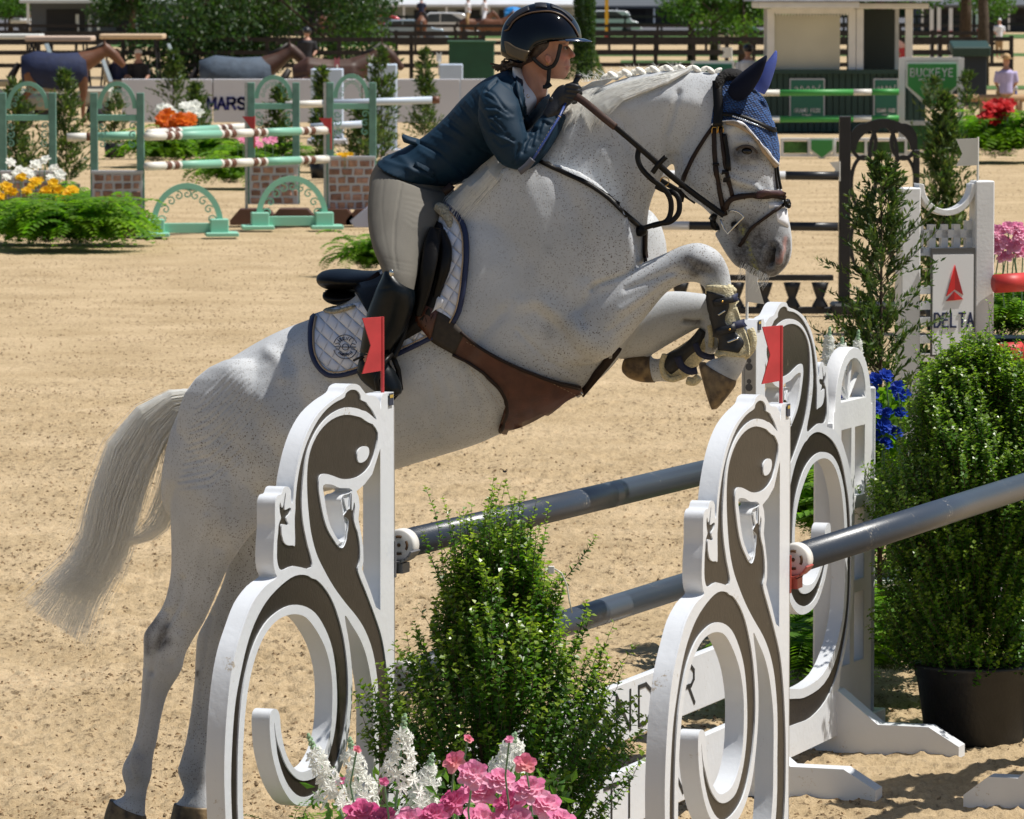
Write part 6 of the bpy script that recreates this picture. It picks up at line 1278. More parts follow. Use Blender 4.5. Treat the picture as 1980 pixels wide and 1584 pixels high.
# small arched white wing behind the rear salamander wing
YW = 20.3; AP = AT(1597, 1000, YW); AP.z = 0; AX = Vector((.36, .93, 0)).normalized(); AN = Vector((AX.y, -AX.x, 0))
t = empty('arched_wing', AP, 'small white wing with an arched spoked window beside the blue roses', 'jump standard')
def arch_plate(w_, h, arch_r, th):
    o = [(0, 0), (0, h)] + [(w_ / 2 + arch_r * math.cos(math.pi - a * math.pi / 12), h + arch_r * math.sin(a * math.pi / 12)) for a in range(13)] + [(w_, h), (w_, 0)]
    hole = [(w_ / 2 + (arch_r - .075) * math.cos(a * math.pi / 12), h + .03 + (arch_r - .075) * math.sin(a * math.pi / 12)) for a in range(13)]
    wins = [[(.10, y0), (w_ / 2 - .025, y0), (w_ / 2 - .025, y1), (.10, y1)] for y0, y1 in ((.95, h - .08), (.62, .90), (.3, .57))] + [[(w_ / 2 + .025, y0), (w_ - .10, y0), (w_ - .10, y1), (w_ / 2 + .025, y1)] for y0, y1 in ((.95, h - .08), (.62, .90), (.3, .57))]
    return plate([o, hole] + wins, -th / 2, th / 2, .003)
me = arch_plate(.50, 1.30, .235, .06); me.transform(frame((0, 0, 0), AX, (0, 0, 1), AN)); link('frame', me, WHITE2, t)
for k in range(1, 5):
    a = math.pi * k / 5; MB().tube([AX * .25 + Vector((0, 0, 1.33)), AX * (.25 + .175 * math.cos(a)) + Vector((0, 0, 1.33 + .175 * math.sin(a)))], .010, 6).build('spoke', WHITE2, t)
MB().box((-.03 * AX.x, 0, .63), (.07, .07, 1.26), None, .004).build('post', WHITE2, t); MB().box(AX * .53 + Vector((0, 0, .68)), (.06, .06, 1.36), None, .004).build('post', WHITE2, t)
MB().box(AX * .3 + Vector((0, 0, .04)), (.6, .12, .08), Matrix.Rotation(math.atan2(AX.y, AX.x), 3, 'Z'), .004).build('base_bar', WHITE2, t)
# the airline wing: white swooped frame with a sign
def at_s(px, yb): p = G(px, yb); return p, scale_at(p)
P, s = at_s(1822, 1165); m_ = lambda px: px / s
t = empty('swooped_wing', P, 'white jump wing with curved top carrying a white airline sign', 'jump standard', rz=R(14))
zt = lambda y: (1165 - y) / s
xl, xr = -(1822 - 1748) / s, (1897 - 1822) / s
MB().box((xl, 0, zt(362) / 2), (.095, .10, zt(362)), None, .006).build('post', WHITE2, t); MB().box((xr, 0, zt(350) / 2), (.095, .10, zt(350)), None, .006).build('post', WHITE2, t)
cx0, zc0, rr = 0.0, zt(362), (xr - xl) / 2 - .04
arcp = [(rr * math.cos(math.pi + a * math.pi / 16), zc0 + .02 + 1.08 * rr * math.sin(math.pi + a * math.pi / 16)) for a in range(17)]
arcq = [(x * .80 if 0 else x * .82, zc0 + (z - zc0) * .78) for x, z in arcp]
me = plate([[(x, z - .0) for x, z in arcp] + [(x, z) for x, z in arcq[::-1]]], -.04, .04, .003); me.transform(frame(((xl + xr) / 2, 0, 0), (1, 0, 0), (0, 0, 1), (0, -1, 0))); link('curved_top', me, WHITE2, t)
for y in (452, 486, 560, 590, 620, 655, 690): MB().box(((xl + xr) / 2, .02, zt(y)), (xr - xl - .09, .04, .038)).build('rail', WHITE2, t)
for k in range(5): x = xl + (xr - xl) * (k + 1) / 6; MB().box((x, .02, (zt(486) + zt(430 if k in (0, 4) else 443)) / 2), (.032, .04, abs(zt(486) - zt(425)))).build('spindle', WHITE2, t)
MB().box((0, 0, .06), (.95, .14, .12), None, .01).build('base_bar', WHITE2, t)
sx0, sx1, sy0, sy1 = (1785 - 1822) / s, (1873 - 1822) / s, zt(686), zt(478)
MB().box(((sx0 + sx1) / 2, -.075, (sy0 + sy1) / 2), (sx1 - sx0, .02, sy1 - sy0), Matrix.Rotation(-.0, 3, 'Y')).build('sign_backing', mat('sign_grey', (.07, .07, .07), .5), t)
MB().box(((sx0 + sx1) / 2 - .004, -.088, (sy0 + sy1) / 2 - .01), (sx1 - sx0 - .015, .01, sy1 - sy0 - .04)).build('sign_face', mat('sign_white', (.74, .75, .77), .4), t)
def flatshape(P, m, y, name, par, th=.003): me = plate([P], -th, th); me.transform(frame((0, y, 0), (1, 0, 0), (0, 0, 1), (0, -1, 0))); return link(name, me, m, par)
q = lambda x, y: ((x - 1822) / s, zt(y))
RL = mat('logo_red', (.62, .02, .02), .45); RL2 = mat('logo_red_dark', (.36, .012, .015), .45)
for P_, m in (([q(1830, 510), q(1813, 570), q(1830, 557)], RL), ([q(1830, 510), q(1847, 568), q(1830, 557)], RL2), ([q(1813, 579), q(1829, 561), q(1829, 578)], RL2), ([q(1829, 561), q(1847, 576), q(1829, 578)], RL)): flatshape(P_, m, -.096, 'logo_facet', t)
for i, ch in enumerate('DELTA'):
    me = lettering(ch, m_(26), m_(12), 0, m_(3.6), .003, 0.).mesh(); me.transform(frame(Vector(((1790 + i * 16.5 - 1822) / s, -.094, zt(629))), (1, 0, 0), (0, 0, 1), (0, -1, 0))); link('letter', me, mat('sign_navy', (.01, .02, .08), .5), t)
fl = empty('jump_flag', P + Vector((xr - .03, 0, zt(350))), 'white flag stuck on the right post of the airline jump wing', 'flag', 'swallowtail flags on the jump standards')
MB().tube([(0, 0, 0), (0, 0, m_(84))], .006, 6).build('stick', WHP, fl); flatshape([(0, m_(82)), (0, m_(30)), (-m_(42), m_(28)), (-m_(30), m_(52)), (-m_(42), m_(80))], WHP, 0, 'flag_blade', fl)
RW = mat('pole_red', (.50, .035, .03), .5, .2, 8); RWW = mat('pole_white', (.70, .68, .66), .5, .06, 8)
def striped(name, a, b, r_, cols, label, group, n=14):
    t = empty(name, a, label, 'jump pole', group); L_ = b - a; tot = sum(c[0] for c in cols); u = 0
    for w_, m in cols:
        MB().tube([L_ * (u / tot), L_ * ((u + w_) / tot)], r_, n).build('stripe', m, t, True); u += w_
    return t
for y0, y1, lab in ((547, 532, 'upper red and white pole leaving the airline wing'), (680, 664, 'lower red and white pole leaving the airline wing')):
    a = P + Vector((xr + .05, -.05, zt(y0))); striped('jump_pole', a, a + Vector((3.3, 1.2, m_(y0 - y1) * .3 + .12)), .0455, [(.15, RW), (.6, RWW), (.6, RW), (.6, RWW), (.6, RW), (.6, RWW)], lab, 'red and white poles')
for i, (px, y, r_) in enumerate([(1925, 450, .05), (1950, 442, .045), (1972, 456, .05), (1938, 468, .05), (1962, 478, .05), (1925, 485, .045), (1978, 490, .045), (1945, 498, .045), (1968, 440, .035), (1915, 470, .04)]):
    bloom(AT(px, y, P.y + .6), r_, PINK, ['pink rose upper left', 'pink rose at the top', 'pink rose upper right', 'pink rose left of centre', 'pink rose in the centre', 'pink rose lower left', 'pink rose at the frame edge', 'pink rose at the bottom', 'small pink rose behind the top', 'pink rose on the left edge'][i] + ' of the bunch right of the airline wing', 'pink roses right of the airline wing', rq, 6, 4)
b = AT(1960, 610, P.y + 1.2); 
for i, (px, y) in enumerate([(1935, 655), (1975, 650)]): g_ = AT(px, y, P.y + 1.2); fern_clump(Vector((g_.x, g_.y, g_.z)), 60, .5, ['fern below the pink roses, left', 'fern below the pink roses, at the frame edge'][i], 70 + i, 1.0)
t = empty('planter', Vector((AT(1955, 700, P.y + 1.2).x, P.y + 1.25, 0)), 'black planter under the pink roses', 'planter'); MB().tube([(0, 0, 0), (0, 0, AT(1955, 655, P.y + 1.2).z)], [.22, .27], 20).build('tub', POT, t, True)
# black jump with interlaced loops
P, s = at_s(1632, 606); zt = lambda y: (606 - y) / s; m_ = lambda px: px / s
t = empty('loop_wing', P, 'black jump wing with interlaced oval loops behind the horse\'s muzzle', 'jump standard')
MB().box((0, 0, zt(225) / 2), (m_(22), .1, zt(225)), None, .006).build('post', BLK, t)
def ring2(cx, cy, rx, ry, th, par, nm='loop'):
    n = 28; A_ = [((cx - 1632) / s + (rx / s) * math.cos(2 * math.pi * i / n), zt(cy) + (ry / s) * math.sin(2 * math.pi * i / n)) for i in range(n)]; B2 = [((cx - 1632) / s + ((rx - th) / s) * math.cos(2 * math.pi * i / n), zt(cy) + ((ry - th) / s) * math.sin(2 * math.pi * i / n)) for i in range(n)]
    me = plate([A_, B2], -.03, .03); me.transform(frame((0, random.uniform(-.004, .004), 0), (1, 0, 0), (0, 0, 1), (0, -1, 0))); link(nm, me, BLK, par)
for cx, cy, rx, ry in ((1668, 275, 27, 36), (1745, 275, 27, 36), (1706, 300, 30, 60), (1668, 355, 27, 55), (1745, 355, 27, 55), (1706, 420, 32, 60), (1668, 470, 27, 60), (1745, 470, 27, 60), (1706, 540, 32, 60)): ring2(cx, cy, rx, ry, 7, t)
for k in range(1):
    A_ = [((1706 - 1632) / s + (66 / s) * math.cos(math.pi * i / 20), zt(290) + (60 / s) * math.sin(math.pi * i / 20)) for i in range(21)]; B2 = [((1706 - 1632) / s + (52 / s) * math.cos(math.pi * i / 20), zt(290) + (42 / s) * math.sin(math.pi * i / 20)) for i in range(20, -1, -1)]
    me = plate([A_ + B2], -.035, .035); me.transform(frame((0, 0, 0), (1, 0, 0), (0, 0, 1), (0, -1, 0))); link('crown_arch', me, BLK, t)
MB().box(((1770 - 1632) / s, 0, zt(290) / 2), (m_(12), .09, zt(290)), None, .006).build('post', BLK, t); MB().box((m_(70), 0, .05), (m_(190), .5, .1), None, .02).build('base', BLK, t)
PB = mat('pole_black', (.012, .013, .018), .4); PGW = mat('pole_greywhite', (.55, .57, .60), .5)
for y, lab in ((340, 'upper black and white pole left of the looped wing'), (438, 'lower black and white pole left of the looped wing')):
    a = P + Vector((-.06, -.05, zt(y))); striped('jump_pole', a, a + Vector((-3.5, .15, m_(4))), .0405, [(.44, PB), (.36, PGW)] * 4, lab, 'black and white poles')
bal = empty('balustrade_filler', P + Vector((-.1, 0, 0)), 'dark balustrade filler on the sand under the black and white poles', 'jump filler')
MB().box((-1.75, 0, zt(537)), (3.5, .10, .05), None, .006).build('top_rail', BLK, bal); MB().box((-1.75, 0, zt(600)), (3.5, .12, .06), None, .006).build('bottom_rail', BLK, bal)
for k in range(14):
    mb = MB(); x = -.12 - k * .255; h = zt(540) - .03; mb.tube([(x, 0, .04), (x, 0, h * .25), (x, 0, h * .5), (x, 0, h * .8), (x, 0, h)], [.065, .075, .035, .065, .08], 12); mb.build('baluster', BLK, bal, True)
fl = empty('jump_flag', P + Vector((-.05, -.05, zt(350))), 'small white flag on the black looped wing\'s post', 'flag', 'swallowtail flags on the jump standards')
MB().tube([(0, 0, 0), (0, 0, m_(38))], .008, 6).build('stick', WHP, fl); flatshape([(0, m_(38)), (0, m_(8)), (-m_(20), m_(6)), (-m_(8), m_(22)), (-m_(20), m_(36))], WHP, 0, 'flag_blade', fl)
# ---- green arched jump at the left
AQ = mat('mint_paint', (.20, .44, .34), .5, .08, 5); AQD = mat('mint_paint_grey', (.13, .27, .22), .55, .15, 8); BRN = mat('brown_foot', (.12, .055, .035), .6); MORT = mat('mortar_pale', (.52, .52, .55), .8)
STONES = [mat('stone_%s' % k, c, .7, .25, 14, .004, 40) for k, c in (('tan', (.36, .20, .13)), ('brown', (.24, .125, .085)), ('rose', (.40, .23, .17)))]
def stone_panel(t, x0, x1, z0, z1, seed):
    r = random.Random(seed); MB().box(((x0 + x1) / 2, 0, (z0 + z1) / 2), (x1 - x0, .10, z1 - z0), None, .004).build('panel_board', MORT, t)
    nr = max(3, int((z1 - z0) / .095)); rh = (z1 - z0) / nr
    for j in range(nr):
        x = x0 + r.uniform(0, .03)
        while x < x1 - .05:
            w_ = min(r.uniform(.09, .17), x1 - x); zc = z0 + (j + .5) * rh; g_ = .009
            P_ = [(x + g_ + r.uniform(0, .012), zc - rh / 2 + g_ + r.uniform(0, .01)), (x + w_ - g_ - r.uniform(0, .012), zc - rh / 2 + g_ + r.uniform(0, .012)), (x + w_ - g_ - r.uniform(0, .012), zc + rh / 2 - g_ - r.uniform(0, .01)), (x + g_ + r.uniform(0, .012), zc + rh / 2 - g_ - r.uniform(0, .012))]
            vs = [(a, -.05, b) for a, b in P_] + [((a - x - w_ / 2) * .8 + x + w_ / 2, -.068, (b - zc) * .8 + zc) for a, b in P_]
            MB().add(vs, [(4, 5, 6, 7), (0, 1, 5, 4), (1, 2, 6, 5), (2, 3, 7, 6), (3, 0, 4, 7)]).build('stone', r.choice(STONES), t); x += w_
    MB().box(((x0 + x1) / 2, 0, z1 + .02), (x1 - x0 + .02, .13, .04), None, .004).build('coping', MORT, t)
def scroll(t, x0, x1, zb, rtop, n=10, m=AQ, zsq=1.25, th=.055, nm='arch'):
    c = (x0 + x1) / 2; rx = (x1 - x0) / 2; rz = rtop - zb; N_ = 26
    A_ = [(c + rx * math.cos(math.pi * i / N_), zb + rz * math.sin(math.pi * i / N_)) for i in range(N_ + 1)]; B2 = [(c + (rx - th) * math.cos(math.pi * i / N_), zb + (rz - th) * math.sin(math.pi * i / N_)) for i in range(N_, -1, -1)]
    me = plate([A_ + B2], -.02, .02); me.transform(frame((0, 0, 0), (1, 0, 0), (0, 0, 1), (0, -1, 0))); link(nm, me, m, t)
    mb = MB()
    for k in range(n):
        a = math.pi * (.06 + .88 * k / (n - 1)); s1 = 1 if a < math.pi / 2 else -1; R1, R2 = (rx - th * 1.9), (rz - th * 1.9); cc = Vector((c + R1 * math.cos(a), 0, zb + R2 * math.sin(a))); r0 = min(rx, rz) * .13
        mb.tube([cc + Vector((r0 * (1 - j / 14) * math.cos(j * .62 * s1 + a), 0, r0 * (1 - j / 14) * math.sin(j * .62 * s1 + a))) for j in range(13)], r0 * .16, 5)
    mb.build('scrollwork', m, t)['kind'] = 'stuff'
def green_wing(pxc, yb, wpx, ytop, yarch, ybar, ys0, ys1, label, track=False, seed=1, yaw=0.):
    P = G(pxc, yb); s = scale_at(P); z = lambda y: (yb - y) / s; w_ = wpx / s; t = empty('green_arch_wing', P, label, 'jump standard', 'green arched wings', rz=yaw); x0, x1 = -w_ / 2, w_ / 2
    for x in (x0 + .045, x1 - .045): MB().box((x, 0, (z(ytop) + z(ys1)) / 2 + .0), (.09, .09, z(ytop) - z(ys1)), None, .005).build('post', AQD, t)
    MB().box((0, 0, z(ybar)), (w_ - .18, .05, .075), None, .004).build('cross_bar', AQ, t)
    scroll(t, x0 + .085, x1 - .085, z(ybar) + .1 * 0 + (z(yarch) - z(ybar)) * .25, z(yarch), 9, AQ); 
    mb = MB()
    for sx in (-1, 1):
        for k in range(3):
            cc = Vector((sx * (w_ / 2 - .14), 0, z(ybar) - .10 - k * .11)); mb.tube([cc + Vector((.05 * (1 - j / 14) * math.cos(j * .62 * sx + k), 0, .05 * (1 - j / 14) * math.sin(j * .62 * sx + k))) for j in range(13)], .009, 5)
    mb.build('scrollwork', AQ, t)['kind'] = 'stuff'
    stone_panel(t, x0 + .02, x1 - .02, z(ys1), z(ys0), seed)
    for sx in (x1 - .08, x0 + .08):
        a = [(-.30, 0), (-.30, .06), (-.18, .20), (.18, .20), (.30, .06), (.30, 0)]
        me = MB().add([(sx + a_, -.22 if k == 0 else .22, b) for k in (0, 1) for a_, b in a], [tuple(range(6)), tuple(range(11, 5, -1))] + [(i, i + 6, (i + 1) % 6 + 6, (i + 1) % 6) for i in range(6)]).mesh(); link('foot', me, BRN, t)
    if track: MB().box((x0 - .02, -.02, z(ytop) / 2), (.035, .05, z(ytop)), None).build('cup_track', TRACK, t)
    return P, s
Pa, sa = green_wing(228, 455, 104, 180, 158, 228, 336, 430, 'green arched wing with stone panel beside the yellow flowers', seed=1)
green_wing(55, 445, 110, 180, 158, 228, 336, 430, 'green arched wing at the far left behind cedars', seed=2)
Pc, sc_ = green_wing(530, 434, 100, 160, 146, 206, 322, 395, 'green arched wing in the middle with a red flag at its left post', True, 3)
Pd, sd_ = green_wing(680, 434, 96, 160, 143, 206, 308, 405, 'green arched wing at the right with yellow flowers on its stone panel', True, 4)
MNT = mat('pole_mint', (.22, .48, .36), .5); BRNP = mat('pole_brown', (.14, .055, .03), .5); PWH = mat('pole_offwhite', (.70, .68, .62), .5)
cols = [(.34, PWH), (.1, BRNP), (.05, PWH), (.1, BRNP), (.05, PWH), (.8, MNT), (.05, PWH), (.1, BRNP), (.05, PWH), (.1, BRNP), (.35, PWH), (.1, BRNP), (.05, PWH), (.1, BRNP), (.05, PWH), (.7, MNT), (.05, PWH), (.1, BRNP), (.05, PWH), (.1, BRNP), (.3, PWH)]
for y0, y1, x0, x1, dy, lab in ((264, 252, 284, 632, -.25, 'upper mint, white and brown pole of the green jump'), (322, 308, 284, 632, -.25, 'lower mint, white and brown pole of the green jump'), (258, 245, 288, 482, .9, 'rear mint and white pole behind the upper pole')):
    a = AT(x0, y0, Pa.y + dy); b = AT(x1, y1, Pd.y + dy); striped('jump_pole', a, b, .052, cols if x1 > 600 else cols[:12], lab, 'mint striped poles')
a = AT(130, 266, Pa.y + .6); striped('jump_pole', a, AT(262, 262, Pa.y + .6), .052, [(.34, PWH), (.1, BRNP), (.75, MNT)], 'short visible end of a mint pole behind the left green wing', 'mint striped poles')
a = AT(552, 203, Pc.y + 4); striped('jump_pole', a, AT(850, 193, Pc.y + 4), .05, [(.5, PWH), (1.5, mat('pole_paleblue', (.50, .58, .68), .5)), (.1, BRNP)], 'pale blue and white pole in front of the pale pillars', 'pale blue poles')
a = AT(600, 246, Pc.y + 6); striped('jump_pole', a, AT(700, 240, Pc.y + 6), .05, [(.5, mat('pole_paleblue', (.50, .58, .68), .5))], 'lower pale blue pole behind the green wing', 'pale blue poles')
for pxc, yb, wpx, yt, lab in ((362, 457, 140, 354, 'mint arch filler with scrollwork standing on the sand, left one'), (565, 443, 140, 340, 'mint arch filler with scrollwork standing on the sand, right one')):
    P = G(pxc, yb); s = scale_at(P); t = empty('arch_filler', P, lab, 'jump filler', 'mint arch fillers', rz=.10); w_ = wpx / s; h = (yb - yt) / s
    MBm = mat('mint_paint_bright', (.25, .56, .42), .5); scroll(t, -w_ / 2, w_ / 2, .13, h, 9, MBm, th=.07); MB().box((0, 0, .10), (w_, .05, .12), None, .006).build('bar', MBm, t)
    for sx in (-1, 1): MB().box((sx * (w_ / 2 - .05), 0, .11), (.22, .22, .20), None, .01).build('block', MBm, t); MB().box((sx * (w_ / 2 - .02), 0, .025), (.40, .42, .05), None, .01).build('foot', MBm, t)
for px, py, yw, lab in ((488, 240, Pc.y - .3, 'small red flag on the middle green wing'), (636, 243, Pd.y - .3, 'small red flag on the right green wing')):
    p = AT(px, py, yw); t = empty('jump_flag', p, lab, 'flag', 'red flags on the green jump'); k = .13; flatshape([(k * .2, k * .7), (-k, k * .75), (-k * .5, k * .1), (k * .2, -k * .9)], REDP, 0, 'flag_blade', t); MB().tube([(k * .2, 0, -.3), (k * .2, 0, .1)], .01, 5).build('stick', REDP, t)
# ferns and flowers round the green jump
for i, (px, yb, n, ln) in enumerate([(30, 470, 75, .80), (90, 480, 80, .85), (150, 482, 80, .85), (205, 470, 70, .80), (60, 440, 50, .75), (125, 435, 50, .75), (300, 320, 60, 1.0), (350, 315, 60, 1.0), (410, 318, 60, .95), (445, 362, 60, .85), (520, 330, 45, .8), (600, 330, 40, .7), (712, 530, 60, .62), (1935, 312, 90, 1.5), (460, 330, 40, .8), (1585, 1180, 30, .5)]):
    b = G(px, yb); fern_clump(b + Vector((0, 0, .03)), int(n * 1.6), ln * (1.12 if yb > 430 else 1), ['fern at the left edge under the yellow flowers', 'fern below the yellow tulips', 'bright fern right of centre in the left flower bed', 'fern beside the brown foot of the green wing', 'fern behind the yellow tulips', 'fern between the yellow tulips and the cedar', 'fern left under the orange flowers', 'fern below the orange flowers', 'fern right under the orange flowers', 'fern left of the middle stone panel', 'fern seen through the middle green arch', 'fern left of the right green wing', 'fern on the sand behind the saddle', 'big fern under the red flowers at the right edge', 'fern below the small pink flowers', 'fern behind the rear wing'][i], 100 + i, 1.1, pin=16 if ln > .7 else 20, wsc=1.1, droop=1.35)
ORD = ['leftmost', 'second from the left,', 'third from the left,', 'fourth from the left,', 'fifth from the left,', 'sixth from the left,', 'seventh from the left,', 'eighth from the left,', 'ninth from the left,', 'tenth from the left,', 'eleventh from the left,', 'twelfth from the left,', 'thirteenth from the left,', 'fourteenth from the left,', 'fifteenth from the left,', 'sixteenth from the left,', 'seventeenth from the left,', 'eighteenth from the left,']
def cluster(px0, px1, py0, py1, Y, n, r_, m, what, group, seed, w_=.0):
    r = random.Random(seed)
    for i in range(n):
        px = px0 + (px1 - px0) * ((i + .5) / n if n > 1 else .5) + r.uniform(-3, 3); py = py0 + (py1 - py0) * r.random()
        o = bloom(AT(px, py, Y + r.uniform(-.2, .2)), r_ * r.uniform(.8, 1.15), m, ORD[i] + ' ' + what, group, r, 6, 3, stem=.3, nm='bloom')
cluster(0, 145, 342, 388, Pa.y - 1.6, 18, .085, YEL, 'yellow tulip in the bed at the left edge', 'yellow tulips', 1)
cluster(5, 120, 308, 345, Pa.y - 1.0, 12, .07, WHP_, 'white bloom above the yellow tulips', 'white blooms over the tulips', 2)
cluster(312, 372, 222, 245, Pa.y + 26, 9, .16, ORA, 'orange bloom in the cluster before the lettered board', 'orange blooms', 3)
cluster(308, 390, 206, 232, Pa.y + 27, 9, .12, WHP_, 'white bloom around the orange cluster', 'white blooms by the orange cluster', 4)
cluster(655, 680, 296, 304, Pd.y + .1, 3, .07, YEL, 'yellow bloom on the right stone panel', 'yellow blooms on the panel', 5)
cluster(1900, 1952, 202, 236, 92, 12, .17, REDF, 'red bloom at the right edge above the big fern', 'red blooms at the right', 6)
cluster(455, 530, 262, 285, Pc.y + 2, 7, .07, PINK, 'small pink bloom behind the middle green wing', 'pink blooms behind the green wing', 7)
# ---------------------------------------------------------------- far background
def base(px, yb): p = G(px, yb); return p, scale_at(p)
PALE = mat('pale_board', (.56, .57, .62), .6, .04, 1); PB2 = mat('pale_blue_pillar', (.50, .60, .74), .6, .04, 2)
# sponsor boards along the far side of the ring
P, s = base(560, 272)
bd = empty('board_wall', P, 'pale grey barrier boards lettered MARS across the ring', 'barrier'); xx = [235, 412, 540, 700, 890, 1060]
for i, (a, b) in enumerate(zip(xx[:-1], xx[1:])):
    MB().box((((a + b) / 2 - 560) / s, 0, (272 - 195) / s), ((b - a - 2) / s, .08, 84 / s), None, .01).build('board', PALE, bd)
LN = mat('letter_navy', (.015, .02, .16), .6)
for i, ch in enumerate('MARS'):
    me = lettering(ch, 21 / s, 15 / s, 0, 5.2 / s, .01, 0.).mesh(); me.transform(frame(Vector(((402 + i * 19.5 - 560) / s, -.045, (272 - 211) / s)), (1, 0, 0), (0, 0, 1), (0, -1, 0))); link('letter', me, LN, bd)
for px0, px1, yt, yb, lab in ((472, 532, 133, 242, 'pale blue pillar left of the three in front of the boards'), (602, 664, 133, 280, 'pale blue pillar behind the right green arch'), (712, 768, 124, 300, 'pale blue pillar behind the thin cedar'), (850, 895, 124, 245, 'pale blue pillar right beside the rider\'s back')):
    P, s = base((px0 + px1) / 2, yb); t = empty('pillar', P, lab, 'pillar', 'pale blue jump pillars'); MB().box((0, 0, (yb - yt) / s / 2), ((px1 - px0) / s, .5, (yb - yt) / s), None, .02).build('pillar_body', PB2, t); MB().box((0, 0, .06), ((px1 - px0) / s + .15, .65, .12), None, .02).build('plinth', PALE, t)
for px, yt, yb, lab in ((718, 102, 290, 'white flag standing on the pale pillar behind the cedar'), (849, 98, 245, 'white flag on the pale pillar by the rider\'s back'), (652, 108, 270, 'pink flag on the middle pale pillar'), (520, 110, 240, 'pink flag on the left pale pillar')):
    P, s = base(px, yb); t = empty('jump_flag', P + Vector((0, 0, (yb - yt - 22) / s)), lab, 'flag', 'small flags on the pale pillars'); flatshape([(-5 / s, 0), (5 / s, 0), (5 / s, 20 / s), (0, 14 / s), (-5 / s, 20 / s)], WHP if 'white' in lab else mat('flag_pink', (.55, .16, .18), .6), 0, 'flag_blade', t); MB().tube([(0, 0, -.3), (0, 0, .05)], .02, 5).build('stick', WHP, t)
# green box
P, s = base(912, 158); t = empty('green_box', P, 'dark green wooden box by the fence left of the rider\'s head', 'box'); MB().box((0, 0, 38 / s), (88 / s, .9, 76 / s), None, .03).build('box_body', mat('box_green', (.012, .07, .035), .7, .1, 2), t); MB().box((0, 0, 77 / s), (94 / s, 1.0, .08), None, .02).build('lid', mat('box_green2', (.02, .09, .045), .6), t)
FB = mat('fence_brown', (.020, .016, .015), .75, .3, 3)
def fence(px0, px1, yb, rails, label, post=.14, step=2.5, hh=None, yaw=0., m=FB):
    P, s = base(px0, yb); Q, _ = base(px1, yb); t = empty('board_fence', P, label, 'fence', 'dark board fences'); L_ = (Q - P).length; n = int(L_ / step); H_ = hh or max(rails) + .12
    for i in range(n + 1): MB().box((i * step, 0, H_ / 2), (post, post, H_)).build('post', m, t)
    for i in range(n):
        for z in rails: MB().box(((i + .5) * step, -post * .55, z), (step - .01, .045, .15)).build('rail', m, t)
    return t
fence(-40, 1010, 152, (.45, .9, 1.35), 'dark three-rail fence behind the sponsor boards on the left')
fence(1130, 2020, 150, (.45, .9, 1.35), 'dark rail fence on the right behind the kiosk')
fence(-40, 2020, 99, (.4, .85, 1.3), 'long dark fence of the second ring')
fence(-60, 2040, 72, (.4, .9, 1.4), 'farthest dark fence below the parked cars')
fence(-40, 2020, 124, (.45, .9, 1.3), 'dark fence between the two sand rings')
GRS = mat('grass', (.06, .13, .025), .9, .35, .8, .05, 3)
for k, (y0, y1, x0, x1) in enumerate(((102, 108, 1130, 2000), (84, 90, 200, 700), (116, 121, 1200, 1480), (165, 172, 1870, 2000), (66, 74, 700, 2000))):
    a, b, c, d = G(x0, y1), G(x1, y1), G(x1, y0), G(x0, y0); me = bpy.data.meshes.new('g'); me.from_pydata([(p.x, p.y, -.02 + .004 * k) for p in (a, b, c, d)], [], [(0, 1, 2, 3)]); tag(link('grass_strip', me, GRS), 'strip of mown grass along the far fences', kind='structure')
me = bpy.data.meshes.new('g'); a, b = G(0, 60), G(0, 20); me.from_pydata([(-200, a.y, -.012), (200, a.y, -.012), (300, 760, -.012), (-300, 760, -.012)], [], [(0, 1, 2, 3)]); tag(link('car_park', me, mat('asphalt', (.10, .10, .11), .9, .2, .3)), 'grey car park beyond the fences', kind='structure')
# broadleaf trees
def tree(px, yb, h, cr, label, seed, trunk=.28, cz=.62, n=5200, leaf=.26, m=TREE, flat=.8, low=0.):
    P, s = base(px, yb); r = random.Random(seed); t = empty('broadleaf_tree', P, label, 'tree', 'trees around the show ground'); L = Leaves(); st = MB()
    st.tube([(0, 0, 0), (.05, 0, h * .3), (-.05, 0, h * .6), (0, 0, h * .9)], [trunk, trunk * .75, trunk * .5, .05], 9); lobes = []
    for k in range(16):
        a = r.random() * 6.28; rr = cr * math.sqrt(r.random()) * .8; z = h * cz + r.uniform(-1, 1) * cr * flat * .65 - low * (rr / cr); lobes.append((Vector((math.cos(a) * rr, math.sin(a) * rr, z)), cr * r.uniform(.28, .45))); st.tube([(0, 0, h * .35 + r.random() * h * .2), lobes[-1][0]], [trunk * .3, .03], 5)
    for k in range(n):
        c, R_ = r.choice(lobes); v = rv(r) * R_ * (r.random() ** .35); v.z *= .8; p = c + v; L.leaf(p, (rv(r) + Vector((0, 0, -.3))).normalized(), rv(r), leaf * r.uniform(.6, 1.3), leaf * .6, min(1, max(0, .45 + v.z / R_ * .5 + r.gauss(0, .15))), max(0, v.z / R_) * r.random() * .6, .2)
    L.build('crown', m, t); st.build('trunk', BARK, t, True); return t
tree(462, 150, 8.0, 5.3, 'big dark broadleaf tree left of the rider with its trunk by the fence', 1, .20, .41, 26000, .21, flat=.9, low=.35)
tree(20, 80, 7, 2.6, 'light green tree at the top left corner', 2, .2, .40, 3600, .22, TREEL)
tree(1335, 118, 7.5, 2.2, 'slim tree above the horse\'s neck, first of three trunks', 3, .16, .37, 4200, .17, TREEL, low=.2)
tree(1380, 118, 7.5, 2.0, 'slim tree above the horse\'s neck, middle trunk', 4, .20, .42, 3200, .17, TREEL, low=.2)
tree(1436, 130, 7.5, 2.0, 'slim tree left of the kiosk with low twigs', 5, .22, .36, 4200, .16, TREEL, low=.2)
tree(1865, 120, 8, 2.6, 'tree with dark trunk right of the kiosk', 6, .32, .46, 4200, .2, TREEL)
